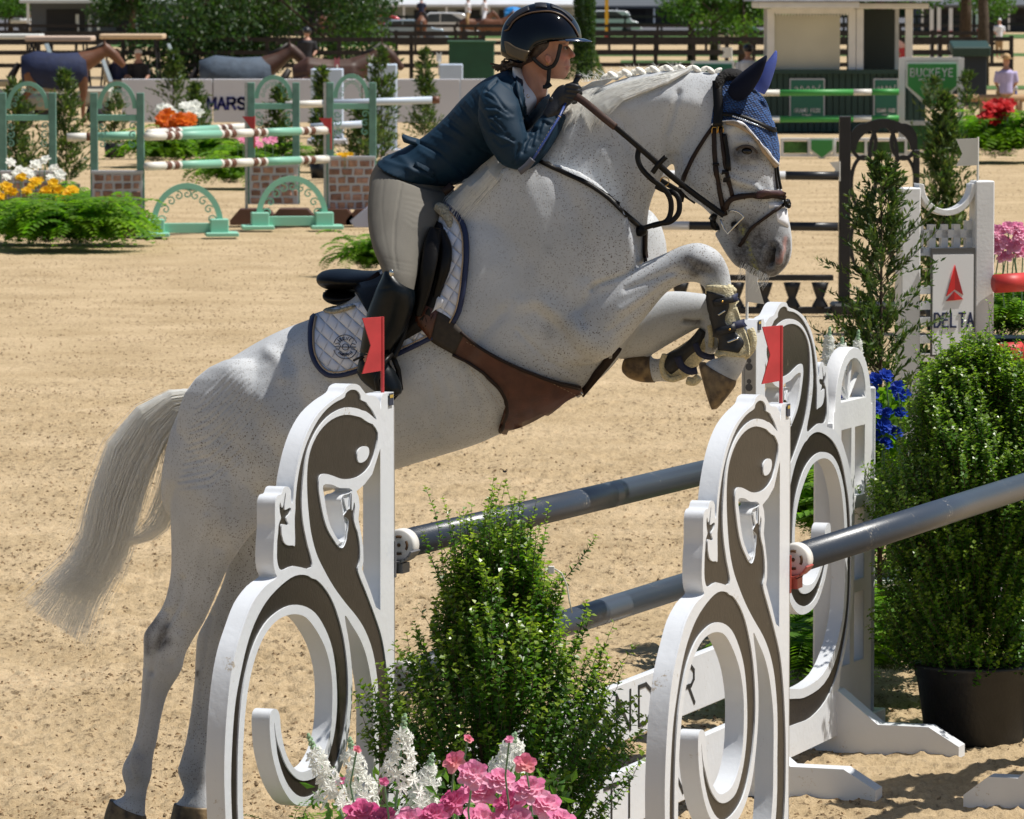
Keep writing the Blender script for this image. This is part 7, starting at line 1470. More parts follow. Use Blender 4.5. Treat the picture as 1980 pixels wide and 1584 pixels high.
tree(1898, 165, 7, 2.2, 'tree trunk near the right edge behind the crest sign', 7, .24, .75, 2000, .24, TREEL)
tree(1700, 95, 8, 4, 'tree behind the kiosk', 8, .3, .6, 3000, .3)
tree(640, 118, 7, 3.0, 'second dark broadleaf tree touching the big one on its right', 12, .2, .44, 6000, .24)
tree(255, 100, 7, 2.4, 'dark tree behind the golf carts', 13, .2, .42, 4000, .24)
# ivy-clad mast
P, s = base(1130, 152); t = empty('ivy_column', P, 'tall green ivy-clad column right of the rider\'s helmet', 'column'); MB().tube([(0, 0, 0), (0, 0, 3.6)], [.30, .26], 12).build('core', mat('ivy_core', (.015, .045, .015), .9, .4, 6, .03, 20), t, True)
L = Leaves(); r = random.Random(4)
for k in range(5200):
    a = r.random() * 6.28; z = r.random() * 3.5; R_ = .31 + .05 * r.random() + (.42 * max(0, 1 - z / 1.0) if z < 1.0 else 0); L.leaf(Vector((math.cos(a) * R_, math.sin(a) * R_, z)), (rv(r) + Vector((0, -.3, -.3))).normalized(), rv(r), .09, .06, r.random(), r.random() ** 2 * (.8 if z < 1 else .25))
L.build('ivy', TREE, t)
P, s = base(1117, 150); t = empty('white_mast', P, 'thin white mast in front of the ivy column', 'mast'); MB().tube([(0, 0, .9), (.10, 0, 3.8)], .06, 8).build('mast', WHITE2, t); MB().tube([(0, 0, 0), (0, 0, .95)], .07, 8).build('base_tube', FB, t)
# simple far figures built from fused volumes -------------------------------------------------
def vol(parts, vox=.03, sm=2):
    mb = MB()
    for kind, *a in parts:
        if kind == 't': mb.tube(a[0], a[1], 10)
        else: mb.ball(a[0], a[1], 12, 8)
    me = mb.mesh(); bm = bmesh.new(); bm.from_mesh(me); bmesh.ops.recalc_face_normals(bm, faces=bm.faces); bm.to_mesh(me); bm.free(); o = bpy.data.objects.new('v', me); C.objects.link(o); m = o.modifiers.new('r', 'REMESH'); m.mode = 'VOXEL'; m.voxel_size = vox; m.use_smooth_shade = True; q_ = o.modifiers.new('s', 'SMOOTH'); q_.iterations = sm
    out = bpy.data.meshes.new_from_object(o.evaluated_get(bpy.context.evaluated_depsgraph_get())); bpy.data.objects.remove(o); return out
BAY = mat('bay_coat', (.13, .05, .022), .5, .15, 3); DBAY = mat('dark_bay_coat', (.06, .025, .014), .5, .2, 3); GREYH = mat('grey_horse_coat', (.52, .52, .52), .6, .08, 3); DKM = mat('dark_points', (.015, .010, .008), .6)
_hm = {}
def horse_far(px, yb, label, coat, rz, rug=None, rider=None, head_up=1.0):
    P, s = base(px, yb); t = empty('horse', P, label, 'horse', 'horses beyond the ring', rz=rz); key = round(head_up, 1)
    if key not in _hm:
        hu = head_up; bodyp = [('t', [(-.78, 0, 1.28), (-.5, 0, 1.32), (0, 0, 1.25), (.45, 0, 1.28), (.68, 0, 1.25)], [.16, .33, .34, .33, .2]), ('t', [(.55, 0, 1.4), (.85, 0, 1.45 + .25 * hu), (1.08, 0, 1.5 + .5 * hu)], [.26, .17, .12]), ('t', [(1.05, 0, 1.56 + .48 * hu), (1.25, 0, 1.42 + .42 * hu), (1.48, 0, 1.18 + .38 * hu)], [.13, .12, .07]),
            ('t', [(1.05, .06, 1.62 + .5 * hu), (1.04, .07, 1.80 + .5 * hu)], [.04, .015]), ('t', [(1.05, -.06, 1.62 + .5 * hu), (1.04, -.07, 1.80 + .5 * hu)], [.04, .015])]
        for y in (-.17, .17): bodyp += [('t', [(.55, y, 1.15), (.58, y, .72), (.56, y, .60), (.56, y, .22), (.6, y, .06)], [.15, .085, .07, .042, .06]), ('t', [(-.62, y, 1.2), (-.55, y, .85), (-.74, y, .62), (-.68, y, .22), (-.64, y, .06)], [.2, .12, .07, .045, .06])]
        _hm[key] = vol(bodyp, .035, 2)
    o = link('body', _hm[key].copy(), coat, t); o.data.materials.clear(); o.data.materials.append(coat)
    MB().tube([(-.85, 0, 1.38), (-1.02, 0, 1.1), (-1.02, 0, .6)], [.06, .09, .03], 8).build('tail', DKM if coat is not GREYH else GREYH, t, True); MB().tube([(.62, 0, 1.66), (.86, 0, 1.62 + .28 * head_up), (1.02, 0, 1.66 + .46 * head_up)], [.05, .06, .04], 6).build('mane', DKM if coat is not GREYH else GREYH, t, True)
    if rug:
        MB().tube([(-.80, 0, 1.25), (-.5, 0, 1.26), (0, 0, 1.20), (.5, 0, 1.24), (.66, 0, 1.26)], [.30, .40, .41, .39, .30], 18).build('rug', rug, t, True)
    return t
def person_far(px, yb, label, shirt, legs, rz=0., hat=None, z0=0., pose='stand', skin=None):
    P, s = base(px, yb); t = empty('person', P + Vector((0, 0, z0)), label, 'person', 'people beyond the ring', rz=rz)
    if pose == 'stand': pl_ = [('t', [(.10, 0, .06), (.10, 0, .5), (.08, 0, .92)], [.05, .065, .10]), ('t', [(-.10, 0, .06), (-.09, 0, .5), (-.08, 0, .92)], [.05, .065, .10]), ('b', (.10, -.07, .04), (.05, .12, .04)), ('b', (-.10, -.07, .04), (.05, .12, .04))]; hz = .95
    elif pose == 'ride': pl_ = [('t', [(.12, 0, .95), (.30, .05, .62), (.30, -.02, .2)], [.12, .085, .055]), ('t', [(-.12, 0, .95), (-.30, .05, .62), (-.30, -.02, .2)], [.12, .085, .055])]; hz = .95
    else: pl_ = [('t', [(.10, 0, .5), (.12, -.42, .52), (.12, -.44, .06)], [.11, .075, .05]), ('t', [(-.10, 0, .5), (-.12, -.42, .52), (-.12, -.44, .06)], [.11, .075, .05])]; hz = .5
    bodyp = pl_ + [('t', [(0, 0, hz - .05), (0, 0, hz + .25), (0, 0, hz + .48), (0, 0, hz + .62)], [.14, .14, .17, .06]), ('t', [(0, 0, hz + .5), (0, 0, hz + .66)], [.055, .05]), ('b', (0, -.01, hz + .74), (.085, .10, .12))]
    arms = [('t', [(sx * .18, 0, hz + .50), (sx * .24, -.02, hz + .25), (sx * .17, -.18, hz + .12)], [.065, .05, .035]) for sx in (-1, 1)]
    link('body', vol(bodyp + arms, .028, 1), skin or SKINF, t); link('trousers', vol([(k[0], k[1], [r_ * 1.12 for r_ in k[2]]) if k[0] == 't' else k for k in pl_ if k[0] == 't'] + [('b', (0, 0, hz), (.17, .12, .12))], .028, 1), legs, t)
    link('shirt', vol([('t', [(0, 0, hz - .02), (0, 0, hz + .25), (0, 0, hz + .49), (0, 0, hz + .56)], [.165, .16, .19, .10])] + [(a[0], a[1][:2], [.08, .065]) for a in arms], .028, 1), shirt, t)
    mb = MB()
    if hat == 'wide': mb.tube([(0, 0, hz + .80), (0, 0, hz + .81)], [.22, .22], 16); mb.ball((0, 0, hz + .84), (.10, .11, .09))
    elif hat == 'helmet': mb.ball((0, 0, hz + .79), (.115, .14, .11))
    elif hat == 'cap': mb.ball((0, .0, hz + .80), (.095, .11, .08)); mb.box((0, -.13, hz + .79), (.13, .10, .015))
    else: mb.ball((0, .02, hz + .78), (.095, .105, .11))
    mb.build('hat' if hat else 'hair', {'wide': mat('straw', (.45, .30, .15), .8), 'helmet': mat('helmet_far', (.015, .015, .02), .4), 'cap': WHITE2}.get(hat, HR), t, True)
    return t
SKINF = mat('skin_far', (.45, .24, .17), .6)
def cl(n, c): return mat('cloth_' + n, c, .8, .08, 6)
WH_C, NV_C, GR_C, BG_C, LL_C, BK_C = cl('white', (.68, .70, .75)), cl('navy', (.015, .02, .06)), cl('green', (.04, .13, .09)), cl('tan', (.36, .24, .12)), cl('lilac', (.42, .38, .62)), cl('black', (.015, .015, .02))
RUGB = mat('rug_navy', (.006, .014, .055), .8, .2, 4, .02, 6); RUGG = mat('rug_grey', (.06, .085, .12), .8, .2, 4, .02, 6)
horse_far(112, 243, 'bay horse in a navy rug walking right at the left edge', BAY, 0.05, RUGB, head_up=.35)
horse_far(462, 262, 'dark horse in a grey-blue rug behind the sponsor boards', DBAY, 0.1, RUGG, head_up=.5)
horse_far(640, 264, 'dark bay horse without a rug behind the pale pillars', DBAY, 0.1, head_up=.5)
horse_far(915, 92, 'bright bay horse side on behind the fence left of the helmet', BAY, 0.05, head_up=.8); person_far(905, 92, 'rider in a white shirt on the bright bay horse', WH_C, BG_C, math.pi / 2, 'helmet', .95, 'ride')
horse_far(955, 94, 'second bay horse close beside the bright bay', BAY, -.2, head_up=.7); person_far(937, 92, 'rider in a white shirt, right one of the pair', WH_C, WH_C, math.pi / 2, 'helmet', .95, 'ride')
horse_far(815, 88, 'chestnut horse seen from behind between the parked cars and the fence', BAY, math.pi / 2, head_up=.8); person_far(815, 88, 'rider in a dark vest seen from behind on the chestnut horse', NV_C, BK_C, math.pi, 'helmet', .95, 'ride')
horse_far(365, 82, 'bay horse under the dark tree', BAY, .1, head_up=.8); horse_far(640, 80, 'bay horse partly hidden behind the dark tree', BAY, .2, head_up=.8)
horse_far(1412, 112, 'grey horse behind the slim trees left of the kiosk', GREYH, math.pi * .9, head_up=.9); person_far(1452, 115, 'person in a green shirt leading the grey horse', GR_C, BG_C, .3)
person_far(1446, 250, 'person in a dark cap and pale shirt behind the white sign left of the kiosk', WH_C, BG_C, 0, 'helmet')
person_far(1932, 112, 'person in a white shirt and tan trousers standing at the right', WH_C, BG_C, .2, 'cap')
person_far(1945, 232, 'seated spectator in a lilac shirt and wide straw hat', LL_C, BG_C, math.pi, 'wide', 0.12, 'sit')
person_far(57, 78, 'person in a white shirt at the far left', WH_C, BG_C, 0); person_far(226, 228, 'person in dark clothes sitting in the right golf cart', NV_C, BK_C, 0, None, .25, 'sit'); person_far(594, 200, 'rider in a dark jacket beyond the sponsor boards', BK_C, BK_C, 0, 'helmet', .2, 'stand')
person_far(268, 228, 'passenger in the right golf cart', BK_C, BK_C, 0, 'cap', .25, 'sit')
# golf carts
def cart(px, yb, label, roofc, wide=1.):
    P, s = base(px, yb); t = empty('golf_cart', P, label, 'golf cart', 'golf carts parked behind the ring'); R_ = mat('cart_roof_' + roofc[0], roofc[1], .5); BD = mat('cart_body', (.45, .43, .36), .4); L_ = 2.2
    MB().box((0, 0, 1.92), (1.5, 1.2, .12), None, .05).build('roof', R_, t)
    for sx in (-.85, .75):
        for sy in (-.5, .5): MB().tube([(sx * .85, sy, .75), (sx * .72, sy, 1.9)], .025, 6).build('roof_post', BK_C, t)
    MB().box((.85, 0, .62), (.75, 1.15, .45), None, .12).build('front_cowl', BD, t); MB().box((-.45, 0, .5), (1.7, 1.15, .35), None, .08).build('body', BD, t); MB().box((-.3, 0, .82), (.55, 1.05, .16), None, .05).build('seat', mat('cart_seat', (.40, .33, .22), .6), t); MB().box((-.62, 0, 1.1), (.12, 1.05, .5), Matrix.Rotation(-.15, 3, 'Y'), .04).build('backrest', mat('cart_seat', (.40, .33, .22), .6), t)
    MB().box((.98, 0, 1.35), (.02, 1.05, .85), Matrix.Rotation(-.35, 3, 'Y')).build('windscreen', mat('screen_glass', (.35, .42, .50), .15, spec=.8), t)
    for sx in (-.8, .85):
        for sy in (-.55, .55): mb = MB(); mb.tube([(sx, sy - .09, .24), (sx, sy + .09, .24)], .24, 16); mb.build('wheel', BK_C, t, True)
    return t
cart(22, 228, 'golf cart with a white roof at the left edge', ('white', (.62, .64, .62))); cart(118, 240, 'golf cart with a cream roof in the middle of the three', ('cream', (.60, .46, .36))); cart(258, 228, 'golf cart with a tan roof nearest the big tree', ('tan', (.62, .46, .30)))
# cars
def car(px, yb, label, col, suv=0., rz=0.):
    P, s = base(px, yb); t = empty('parked_car', P, label, 'car', 'cars parked beyond the fences', rz=rz); pm = mat('car_' + col[0], col[1], .22, metal=.2, coat=.6); h = 1.45 + suv * .3
    prof = [(-2.25, .35), (-2.3, .75), (-2.1, .95 + suv * .1), (-1.5, 1.0 + suv * .1), (-.9, h - .05), (-.5, h), (.6, h), (1.0 + .5 * suv, h - .12), (1.75, .95 + suv * .1), (2.2, .9), (2.3, .6), (2.25, .35)]
    me = plate([[tuple(p) for p in catmull(prof, 3, True)]], -.88, .88, .06); me.transform(frame((0, 0, 0), (1, 0, 0), (0, 0, 1), (0, -1, 0))); link('car_body', me, pm, t)
    gl = mat('car_glass', (.04, .05, .06), .08, spec=.8)
    for w_ in ([(-1.25, 1.02 + suv * .1), (-.82, h - .12), (-.15, h - .08), (-.15, 1.02 + suv * .1)], [(-.08, 1.02 + suv * .1), (-.08, h - .08), (.6, h - .1), (1.2 + .35 * suv, 1.02 + suv * .1)]):
        me = plate([w_], -.895, .895); me.transform(frame((0, 0, 0), (1, 0, 0), (0, 0, 1), (0, -1, 0))); link('side_window', me, gl, t)
    for sx in (-1.4, 1.4): 
        for sy in (-.8, .8): MB().tube([(sx, sy - .12, .33), (sx, sy + .12, .33)], .33, 16).build('wheel', BK_C, t, True)
    for sx in (-.6, .6): MB().box((2.2, sx, .72), (.12, .3, .12), None, .03).build('headlight', mat('lamp_glass', (.7, .7, .7), .1), t)
    return t
car(735, 74, 'red car parked above the sponsor boards', ('red', (.38, .02, .035)), .3); car(783, 86, 'silver blue saloon in front of the red car', ('silverblue', (.30, .38, .45))); car(855, 76, 'white estate car left of the horses', ('white', (.66, .68, .70)), 1.); car(1175, 66, 'white van-like car right of the ivy column', ('white', (.66, .68, .70)), 1.); car(1010, 70, 'white car mostly behind the helmet', ('white', (.66, .68, .70)), .4); car(80, 62, 'dark car by the far left building', ('dark', (.03, .035, .04)), .5)
P, s = base(992, 78); t = empty('blue_booth', P, 'bright blue portable booth just left of the helmet', 'booth'); MB().box((0, 0, .9), (1.1, 1.1, 1.8), None, .05).build('booth_body', mat('booth_blue', (.01, .22, .60), .5), t); MB().ball((0, 0, 1.85), (.6, .6, .3)).build('booth_roof', mat('booth_blue', (.01, .22, .60), .5), t)
# yellow and red banner pole
P, s = base(1173, 80); t = empty('banner_pole', P, 'yellow pole banner in front of the white van', 'banner'); MB().box((0, 0, 1.6), (.22, .06, 3.0)).build('cloth', mat('banner_yellow', (.70, .40, .02), .6), t); MB().box((0, -.04, .35), (.3, .06, .3)).build('cloth_end', REDP, t)
# buildings and tents at the top
def shed(px0, px1, yb, h, label, roofcol, wallcol, open_=True, nm='barn'):
    P, s = base((px0 + px1) / 2, yb); w_ = (px1 - px0) / s; t = empty(nm, P, label, 'building'); wm = mat('wall_' + wallcol[0], wallcol[1], .8, .1, .5); MB().box((0, 4, h * .5), (w_, 8, h)).build('wall', wm, t)
    rm = mat('roof_' + roofcol[0], roofcol[1], .5, .06, .3)
    MB().add([(-w_ / 2 - .5, -2, h - .3), (w_ / 2 + .5, -2, h - .3), (w_ / 2 + .5, 4, h + 1.5), (-w_ / 2 - .5, 4, h + 1.5), (-w_ / 2 - .5, 10, h - .3), (w_ / 2 + .5, 10, h - .3), (-w_ / 2 - .5, -2, h - .5), (w_ / 2 + .5, -2, h - .5)], [(0, 1, 2, 3), (3, 2, 5, 4), (6, 7, 1, 0)]).build('roof', rm, t)
    n = max(2, int(w_ / 3))
    for i in range(n + 1): MB().box((-w_ / 2 + w_ * i / n, -1.8, h * .5 - .25), (.16, .16, h - .5)).build('post', WHITE2 if open_ else FB, t)
    for i in range(n): MB().box((-w_ / 2 + w_ * (i + .5) / n, -.03, h * .45), (w_ / n * .55, .06, h * .5)).build('opening', mat('opening_dark', (.02, .02, .025), .8), t)
    return t
shed(60, 330, 84, 2.9, 'long open stable building with pale roof at the top left', ('pale', (.55, .57, .58)), ('slate', (.10, .11, .13)))
shed(330, 720, 60, 3.2, 'dark stable block behind the big tree', ('greyroof', (.10, .11, .12)), ('dark', (.05, .05, .055)))
shed(700, 1110, 62, 2.45, 'row of white tents behind the parked cars', ('tent', (.55, .57, .60)), ('grey', (.25, .27, .27)), nm='tent')
shed(1120, 1480, 52, 2.2, 'dark stable row behind the slim trees', ('greyroof', (.10, .11, .12)), ('dark', (.05, .05, .055))); shed(1780, 2030, 60, 2.4, 'dark stable row at the top right', ('greyroof', (.10, .11, .12)), ('dark', (.05, .05, .055)))
L = Leaves(); r = random.Random(11); 
P, s = base(990, 40)
for k in range(16000):
    x = r.uniform(-150, 150); z = r.uniform(0, 13) ** 1.0; L.leaf(Vector((x, 690 + r.uniform(-9, 9), z)), rv(r), rv(r), 1.5, 1.0, r.random(), r.random() * .3)
tag(L.build('far_wood', TREE), 'dense far wood closing off the view', kind='stuff')
me = bpy.data.meshes.new('g'); me.from_pydata([(-200, 705, -1), (200, 705, -1), (200, 705, 14), (-200, 705, 14)], [], [(0, 1, 2, 3)]); tag(link('far_hill', me, mat('hill_green', (.02, .045, .015), .95, .3, .2)), 'dark wooded rise at the horizon', kind='structure')
# white practice rails at the far left
P, s = base(190, 84); 
for i, px in enumerate((150, 174, 264)): 
    p, s = base(px, 84); t = empty('white_post', p, ['white post with red tip, left of the pair', 'white post, right of the pair', 'white post at the end of the top rail'][i], 'post', 'white practice jump posts'); MB().box((0, 0, 28 / s), (.2, .15, 56 / s)).build('post', WHITE2, t); MB().box((0, -.08, 20 / s), (.16, .02, .12)).build('red_cup', REDP, t)
a, b = AT(20, 41, 330), AT(332, 33, 330); striped('white_rail', a, b, .15, [(1, WHITE2), (1, PGW)] * 3, 'long white rail across the top left', 'white practice rails', 8)
for i, (px, yb, yt) in enumerate(((1801, 112, 14), (1815, 112, 14), (1838, 110, 16), (1876, 72, 14), (1890, 72, 16))):
    p, s = base(px, yb); t = empty('white_post', p, ['tall white post right of the kiosk, left of the close pair', 'tall white post right of the kiosk, right of the close pair', 'tall white post standing alone right of the pair', 'white post left of the red-topped pair', 'white post right of the red-topped pair'][i], 'post', 'tall white posts'); MB().box((0, 0, (yb - yt) / s / 2), (7 / s, 7 / s, (yb - yt) / s)).build('post', WHITE2, t); MB().box((0, -4 / s, (yb - 62) / s if i < 3 else .5), (5 / s, .03, 5 / s)).build('red_cup', REDP, t)
# kiosk ------------------------------------------------------------------
P, s = base(1630, 255); z = lambda y: (255 - y) / s; x = lambda p: (p - 1630) / s
t = empty('judges_kiosk', P, 'white judges\' kiosk with dark green base, blind and hipped roof', 'kiosk'); KG = mat('kiosk_green', (.010, .042, .035), .6, .1, 1); KG2 = mat('kiosk_sign_green', (.012, .13, .085), .5)
w0, w1 = x(1478), x(1790)
n = 26
for i in range(n): MB().box((w0 + (w1 - w0) * (i + .5) / n, 0, z(140) / 2), ((w1 - w0) / n - .02, .06, z(140))).build('board', KG, t)
MB().box(((w0 + w1) / 2, 1.5, z(140) / 2), (w1 - w0 - .04, 2.9, z(140) - .02)).build('base_body', KG, t); MB().box(((w0 + w1) / 2, 0, z(139)), (w1 - w0 + .1, .3, .09)).build('counter', KG, t)
for px in (1490, 1647, 1662, 1757): MB().box((x(px), .1, (z(140) + z(18)) / 2), (14 / s, .16, z(18) - z(140)), None, .01).build('post', WHITE2, t)
for px in (1495, 1750): MB().box((x(px), 2.9, (z(140) + z(18)) / 2), (12 / s, .14, z(18) - z(140))).build('post', WHITE2, t)
MB().box(((x(1463) + x(1656)) / 2, .9, z(10)), (x(1656) - x(1463), 3.4, 13 / s), None, .02).build('fascia', WHITE2, t); MB().box(((x(1656) + x(1792)) / 2, 1.2, z(12)), (x(1792) - x(1656), 3.2, 11 / s), None, .02).build('fascia', WHITE2, t)
MB().add([(w0 - .3, -.9, z(3)), (w1 + .3, -.9, z(3)), (w1 + .3, 4, z(3)), (w0 - .3, 4, z(3)), (w0 + 1.2, 1.5, z(3) + 1.1), (w1 - 1.2, 1.5, z(3) + 1.1)], [(0, 1, 5, 4), (1, 2, 5), (2, 3, 4, 5), (3, 0, 4)]).build('roof', mat('kiosk_roof', (.16, .15, .16), .8, .2, 3), t)
mb = MB()
for i in range(24): cx = x(1498) + (x(1640) - x(1498)) * (i + .5) / 24; mb.add([(cx - .045, .0, z(24)), (cx + .045, .0, z(24)), (cx, .0, z(32))], [(0, 1, 2)])
mb.build('scalloped_trim', WHITE2, t)['kind'] = 'stuff'; MB().box(((x(1490) + x(1650)) / 2, .02, z(21)), (x(1650) - x(1490), .05, 8 / s)).build('valance', WHITE2, t)
MB().box(((x(1497) + x(1624)) / 2, .12, (z(30) + z(146)) / 2), (x(1624) - x(1497), .03, z(30) - z(146))).build('roller_blind', mat('blind_cloth', (.50, .49, .41), .8, .06, 1), t); MB().tube([(x(1497), .10, z(146)), (x(1624), .10, z(146))], .04, 8).build('blind_bar', mat('blind_cloth2', (.44, .42, .35), .7), t)
MB().box((x(1700), 2.8, (z(140) + z(20)) / 2), (x(1755) - x(1660), .05, z(20) - z(140))).build('rear_netting', mat('netting_dark', (.05, .06, .055), .9), t)
for px, wpx, y0, lab in ((1560, 68, 152, 'left'), (1712, 48, 152, 'right')):
    MB().box((x(px), -.06, (z(y0) + z(228)) / 2), (wpx / s, .03, z(y0) - z(228))).build('sign_frame', PALE, t); MB().box((x(px), -.085, (z(y0 + 3) + z(225)) / 2), ((wpx - 5) / s, .02, z(y0 + 3) - z(225))).build('sign_panel', KG2, t)
    for j, (tx, yy, hh_) in enumerate((('GRAND PRIX', 218, 7), ('RING', 227, 5))):
        me = lettering(tx, hh_ / s, wpx / 16 / s, wpx / 60 / s, 1.2 / s, .008).mesh(); me.transform(frame(Vector((x(px), -.10, z(yy - 1))), (1, 0, 0), (0, 0, 1), (0, -1, 0))); o = link('lettering', me, WHITE2, t); o['kind'] = 'stuff'
    pts = [(x(px) + wpx / s * .36 * (k / 30 - .5) * 2, z(172) + 5 / s * math.sin(k * .9) + 2 / s * math.cos(k * 2.3)) for k in range(31)]; me = strokes([pts], 1.6 / s, .008).mesh(); me.transform(frame(Vector((0, -.10, 0)), (1, 0, 0), (0, 0, 1), (0, -1, 0))); o = link('script_line', me, WHITE2, t); o['kind'] = 'stuff'
horse_far(1725, 190, 'bay horse head showing in front of the kiosk\'s right opening', BAY, -math.pi / 2 - .3, head_up=.9)
# crest sign jump
P, s = base(1800, 298); z = lambda y: (298 - y) / s; x = lambda p: (p - 1800) / s; GRN = mat('crest_green', (.035, .24, .05), .5)
t = empty('crest_wing', P, 'white jump wing with a green chevron sign lettered BUCKEYE', 'jump standard')
for px in (1743, 1857): MB().box((x(px), 0, z(112) / 2), (.11, .11, z(112))).build('post', WHITE2, t)
for y, h in ((115, 8), (238, 9), (296, 8)): MB().box((0, 0, z(y)), (x(1857) - x(1743), .10, h / s)).build('cross_bar', WHITE2, t)
MB().box((0, .0, (z(243) + z(290)) / 2), (x(1850) - x(1750), .04, z(243) - z(290))).build('lower_panel', mat('crest_green_dark', (.03, .13, .035), .6), t)
me = plate([[(x(1750), z(118)), (x(1852), z(118)), (x(1852), z(168)), (x(1801), z(216)), (x(1750), z(168))]], -.02, .02); me.transform(frame((0, -.03, 0), (1, 0, 0), (0, 0, 1), (0, -1, 0))); link('chevron_border', me, WHITE2, t)
me = plate([[(x(1754), z(124)), (x(1848), z(124)), (x(1848), z(166)), (x(1801), z(206)), (x(1754), z(166))]], -.02, .02); me.transform(frame((0, -.06, 0), (1, 0, 0), (0, 0, 1), (0, -1, 0))); link('chevron_panel', me, GRN, t)
for i, ch in enumerate('BUCKEYE'):
    me = lettering(ch, 15 / s, 8.4 / s, 0, 1.9 / s, .01, 0.).mesh(); me.transform(frame(Vector((x(1759 + i * 12.3), -.085, z(148))), (1, 0, 0), (0, 0, 1), (0, -1, 0))); link('letter', me, WHITE2, t)
me = lettering('NUTRITION', 4 / s, 4.2 / s, 2 / s, 1.1 / s, .01).mesh(); me.transform(frame(Vector((0, -.085, z(156))), (1, 0, 0), (0, 0, 1), (0, -1, 0))); o = link('small_lettering', me, WHITE2, t); o['kind'] = 'stuff'
me = plate([[(x(1783), z(160)), (x(1819), z(160)), (x(1801), z(196))], [(x(1791), z(164)), (x(1811), z(164)), (x(1801), z(184))]], -.01, .01); me.transform(frame((0, -.08, 0), (1, 0, 0), (0, 0, 1), (0, -1, 0))); link('emblem', me, mat('emblem_pale', (.30, .45, .25), .5), t)
GP = mat('pole_green', (.05, .30, .06), .5)
for y, lab in ((178, 'upper green and white pole left of the crest wing'), (229, 'lower green and white pole left of the crest wing')):
    a = AT(1738, y, P.y - .2); striped('jump_pole', a, AT(1738 - 400, y + 3, P.y - .2), .058, [(.5, GP), (.33, PWH), (1.35, GP), (.6, PWH), (1, GP)], lab, 'green and white poles')
fp = empty('low_planter', P + Vector((x(1620), -1.6, 0)), 'low white-framed filler with hedge panels and a small green crest', 'jump filler')
for px0, px1 in ((1506, 1552), (1606, 1660), (1664, 1735)): MB().box(((px0 + px1) / 2 / s - 1620 / s, 0, .17), ((px1 - px0) / s, .2, 22 / s), None, .01).build('hedge_panel', mat('hedge', (.05, .13, .03), .9, .5, 6, .03, 20), fp)
for y in (-1, 1): MB().box((0, -.02, .17 + y * 15 / s), (236 / s, .22, 5 / s)).build('frame_bar', WHITE2, fp)
for px in (1503, 1554, 1603, 1662, 1738): MB().box(((px - 1620) / s, -.02, .17), (5 / s, .24, 34 / s)).build('frame_post', WHITE2, fp)
sm_ = plate([[(-24 / s, 18 / s), (24 / s, 18 / s), (24 / s, -6 / s), (0, -24 / s), (-24 / s, -6 / s)]], -.02, .02); sm_.transform(frame(((1578 - 1620) / s, -.16, .17), (1, 0, 0), (0, 0, 1), (0, -1, 0))); link('crest_border', sm_, WHITE2, fp)
sm_ = plate([[(-20 / s, 14 / s), (20 / s, 14 / s), (20 / s, -4 / s), (0, -19 / s), (-20 / s, -4 / s)]], -.02, .02); sm_.transform(frame(((1578 - 1620) / s, -.19, .17), (1, 0, 0), (0, 0, 1), (0, -1, 0))); link('crest_panel', sm_, GRN, fp)
# white framed sign left of the kiosk, red flag, benches, cooler
P, s = base(1378, 236); t = empty('framed_sign', P, 'white framed green sign half hidden behind the horse\'s poll', 'sign')
z = lambda y: (236 - y) / s; MB().box((0, 0, (z(118) + z(190)) / 2), (84 / s, .06, z(118) - z(190))).build('sign_frame', WHITE2, t); MB().box((0, -.04, (z(124) + z(186)) / 2), (74 / s, .03, z(124) - z(186))).build('sign_panel', KG2, t)
for px in (-38, 38): MB().box((px / s, .02, z(120) / 2), (.09, .09, z(120))).build('post', WHITE2, t)
fl = empty('jump_flag', P + Vector((36 / s, 0, z(118))), 'white flag on the framed sign behind the horse\'s ears', 'flag', 'swallowtail flags on the jump standards'); MB().tube([(0, 0, 0), (0, 0, 26 / s)], .02, 5).build('stick', WHP, fl); flatshape([(0, 26 / s), (0, 6 / s), (-22 / s, 6 / s), (-14 / s, 16 / s), (-22 / s, 26 / s)], WHP, 0, 'flag_blade', fl)
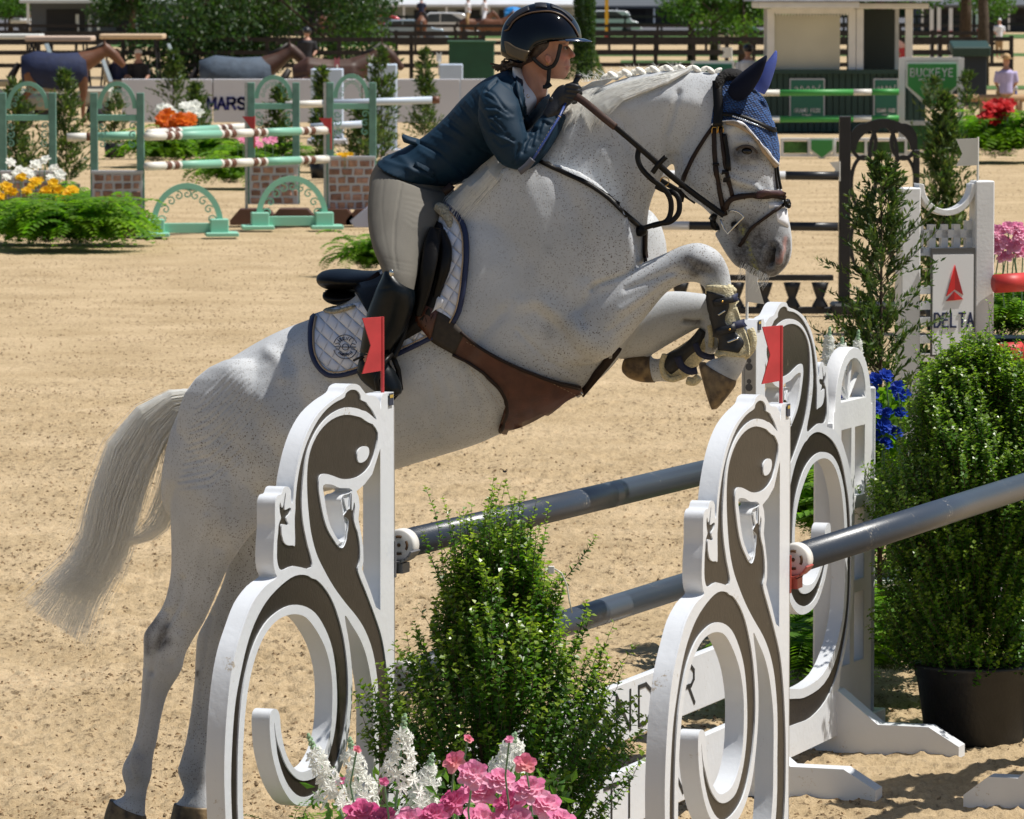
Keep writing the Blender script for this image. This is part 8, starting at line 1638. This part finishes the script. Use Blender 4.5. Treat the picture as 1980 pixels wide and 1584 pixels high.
P, s = base(1745, 240); fl = empty('jump_flag', P + Vector((0, 0, 1.4)), 'red flag in front of the kiosk right of its posts', 'flag', 'swallowtail flags on the jump standards'); MB().tube([(.1, 0, -1.4), (.1, 0, .32)], .03, 5).build('stick', REDP, fl); flatshape([(.1, .32), (.1, .05), (-.12, .03), (-.05, .17), (-.12, .30)], REDP, 0, 'flag_blade', fl)
P, s = base(1860, 232); t = empty('bench', P, 'long low wooden rail bench behind the crest wing', 'bench'); MB().tube([(-190 / s, 0, 42 / s), (150 / s, 0, 42 / s)], .09, 10).build('seat', mat('log', (.38, .24, .13), .8), t, True)
for k in range(5): MB().tube([((-170 + 70 * k) / s, 0, 0), ((-170 + 70 * k) / s, 0, 42 / s)], .08, 8).build('leg', mat('log', (.38, .24, .13), .8), t, True)
P, s = base(1946, 222); t = empty('cool_box', P, 'blue cool box with a white lid on the bench at the right', 'cool box'); MB().box((0, -.3, 36 / s), (34 / s, .35, 26 / s), None, .03).build('box_body', mat('cool_blue', (.01, .06, .35), .5), t); MB().box((0, -.3, 52 / s), (36 / s, .38, 7 / s), None, .02).build('lid', PALE, t)
P, s = base(1874, 205); t = empty('ticket_booth', P, 'small dark booth with a sloped roof at the right', 'booth'); MB().box((0, 0, .7), (62 / s, .8, 1.4), None, .02).build('booth_body', mat('booth_dark', (.012, .02, .03), .7), t); MB().box((0, -.1, 1.5), (74 / s, 1.1, .25), Matrix.Rotation(.15, 3, 'X'), .03).build('booth_roof', KG, t)
P, s = base(1692, 225); t = empty('notice_box', P, 'small white box on the kiosk side behind the green pole', 'box'); MB().box((0, 0, .2), (22 / s, .3, 26 / s), None, .02).build('box_body', PALE, t)
P, s = base(688, 436); t = empty('round_filler', P, 'pale grey pentagonal filler with a round face beside the right stone panel', 'jump filler'); sm_ = plate([[(0, 0), (.42, 0), (.42, .26), (.22, .30), (-.06, .08)]], -.05, .05, .004); sm_.transform(frame((0, -.5, 0), (1, 0, 0), (0, 0, 1), (0, -1, 0))); link('filler_board', sm_, mat('pale_lilac', (.45, .45, .58), .6), t); ring_ = MB().tube([(.27 + .085 * math.cos(a * .6), -.56, .13 + .085 * math.sin(a * .6)) for a in range(9)], .012, 6); ring_.build('ring_mark', mat('ring_dark', (.08, .08, .10), .6), t)
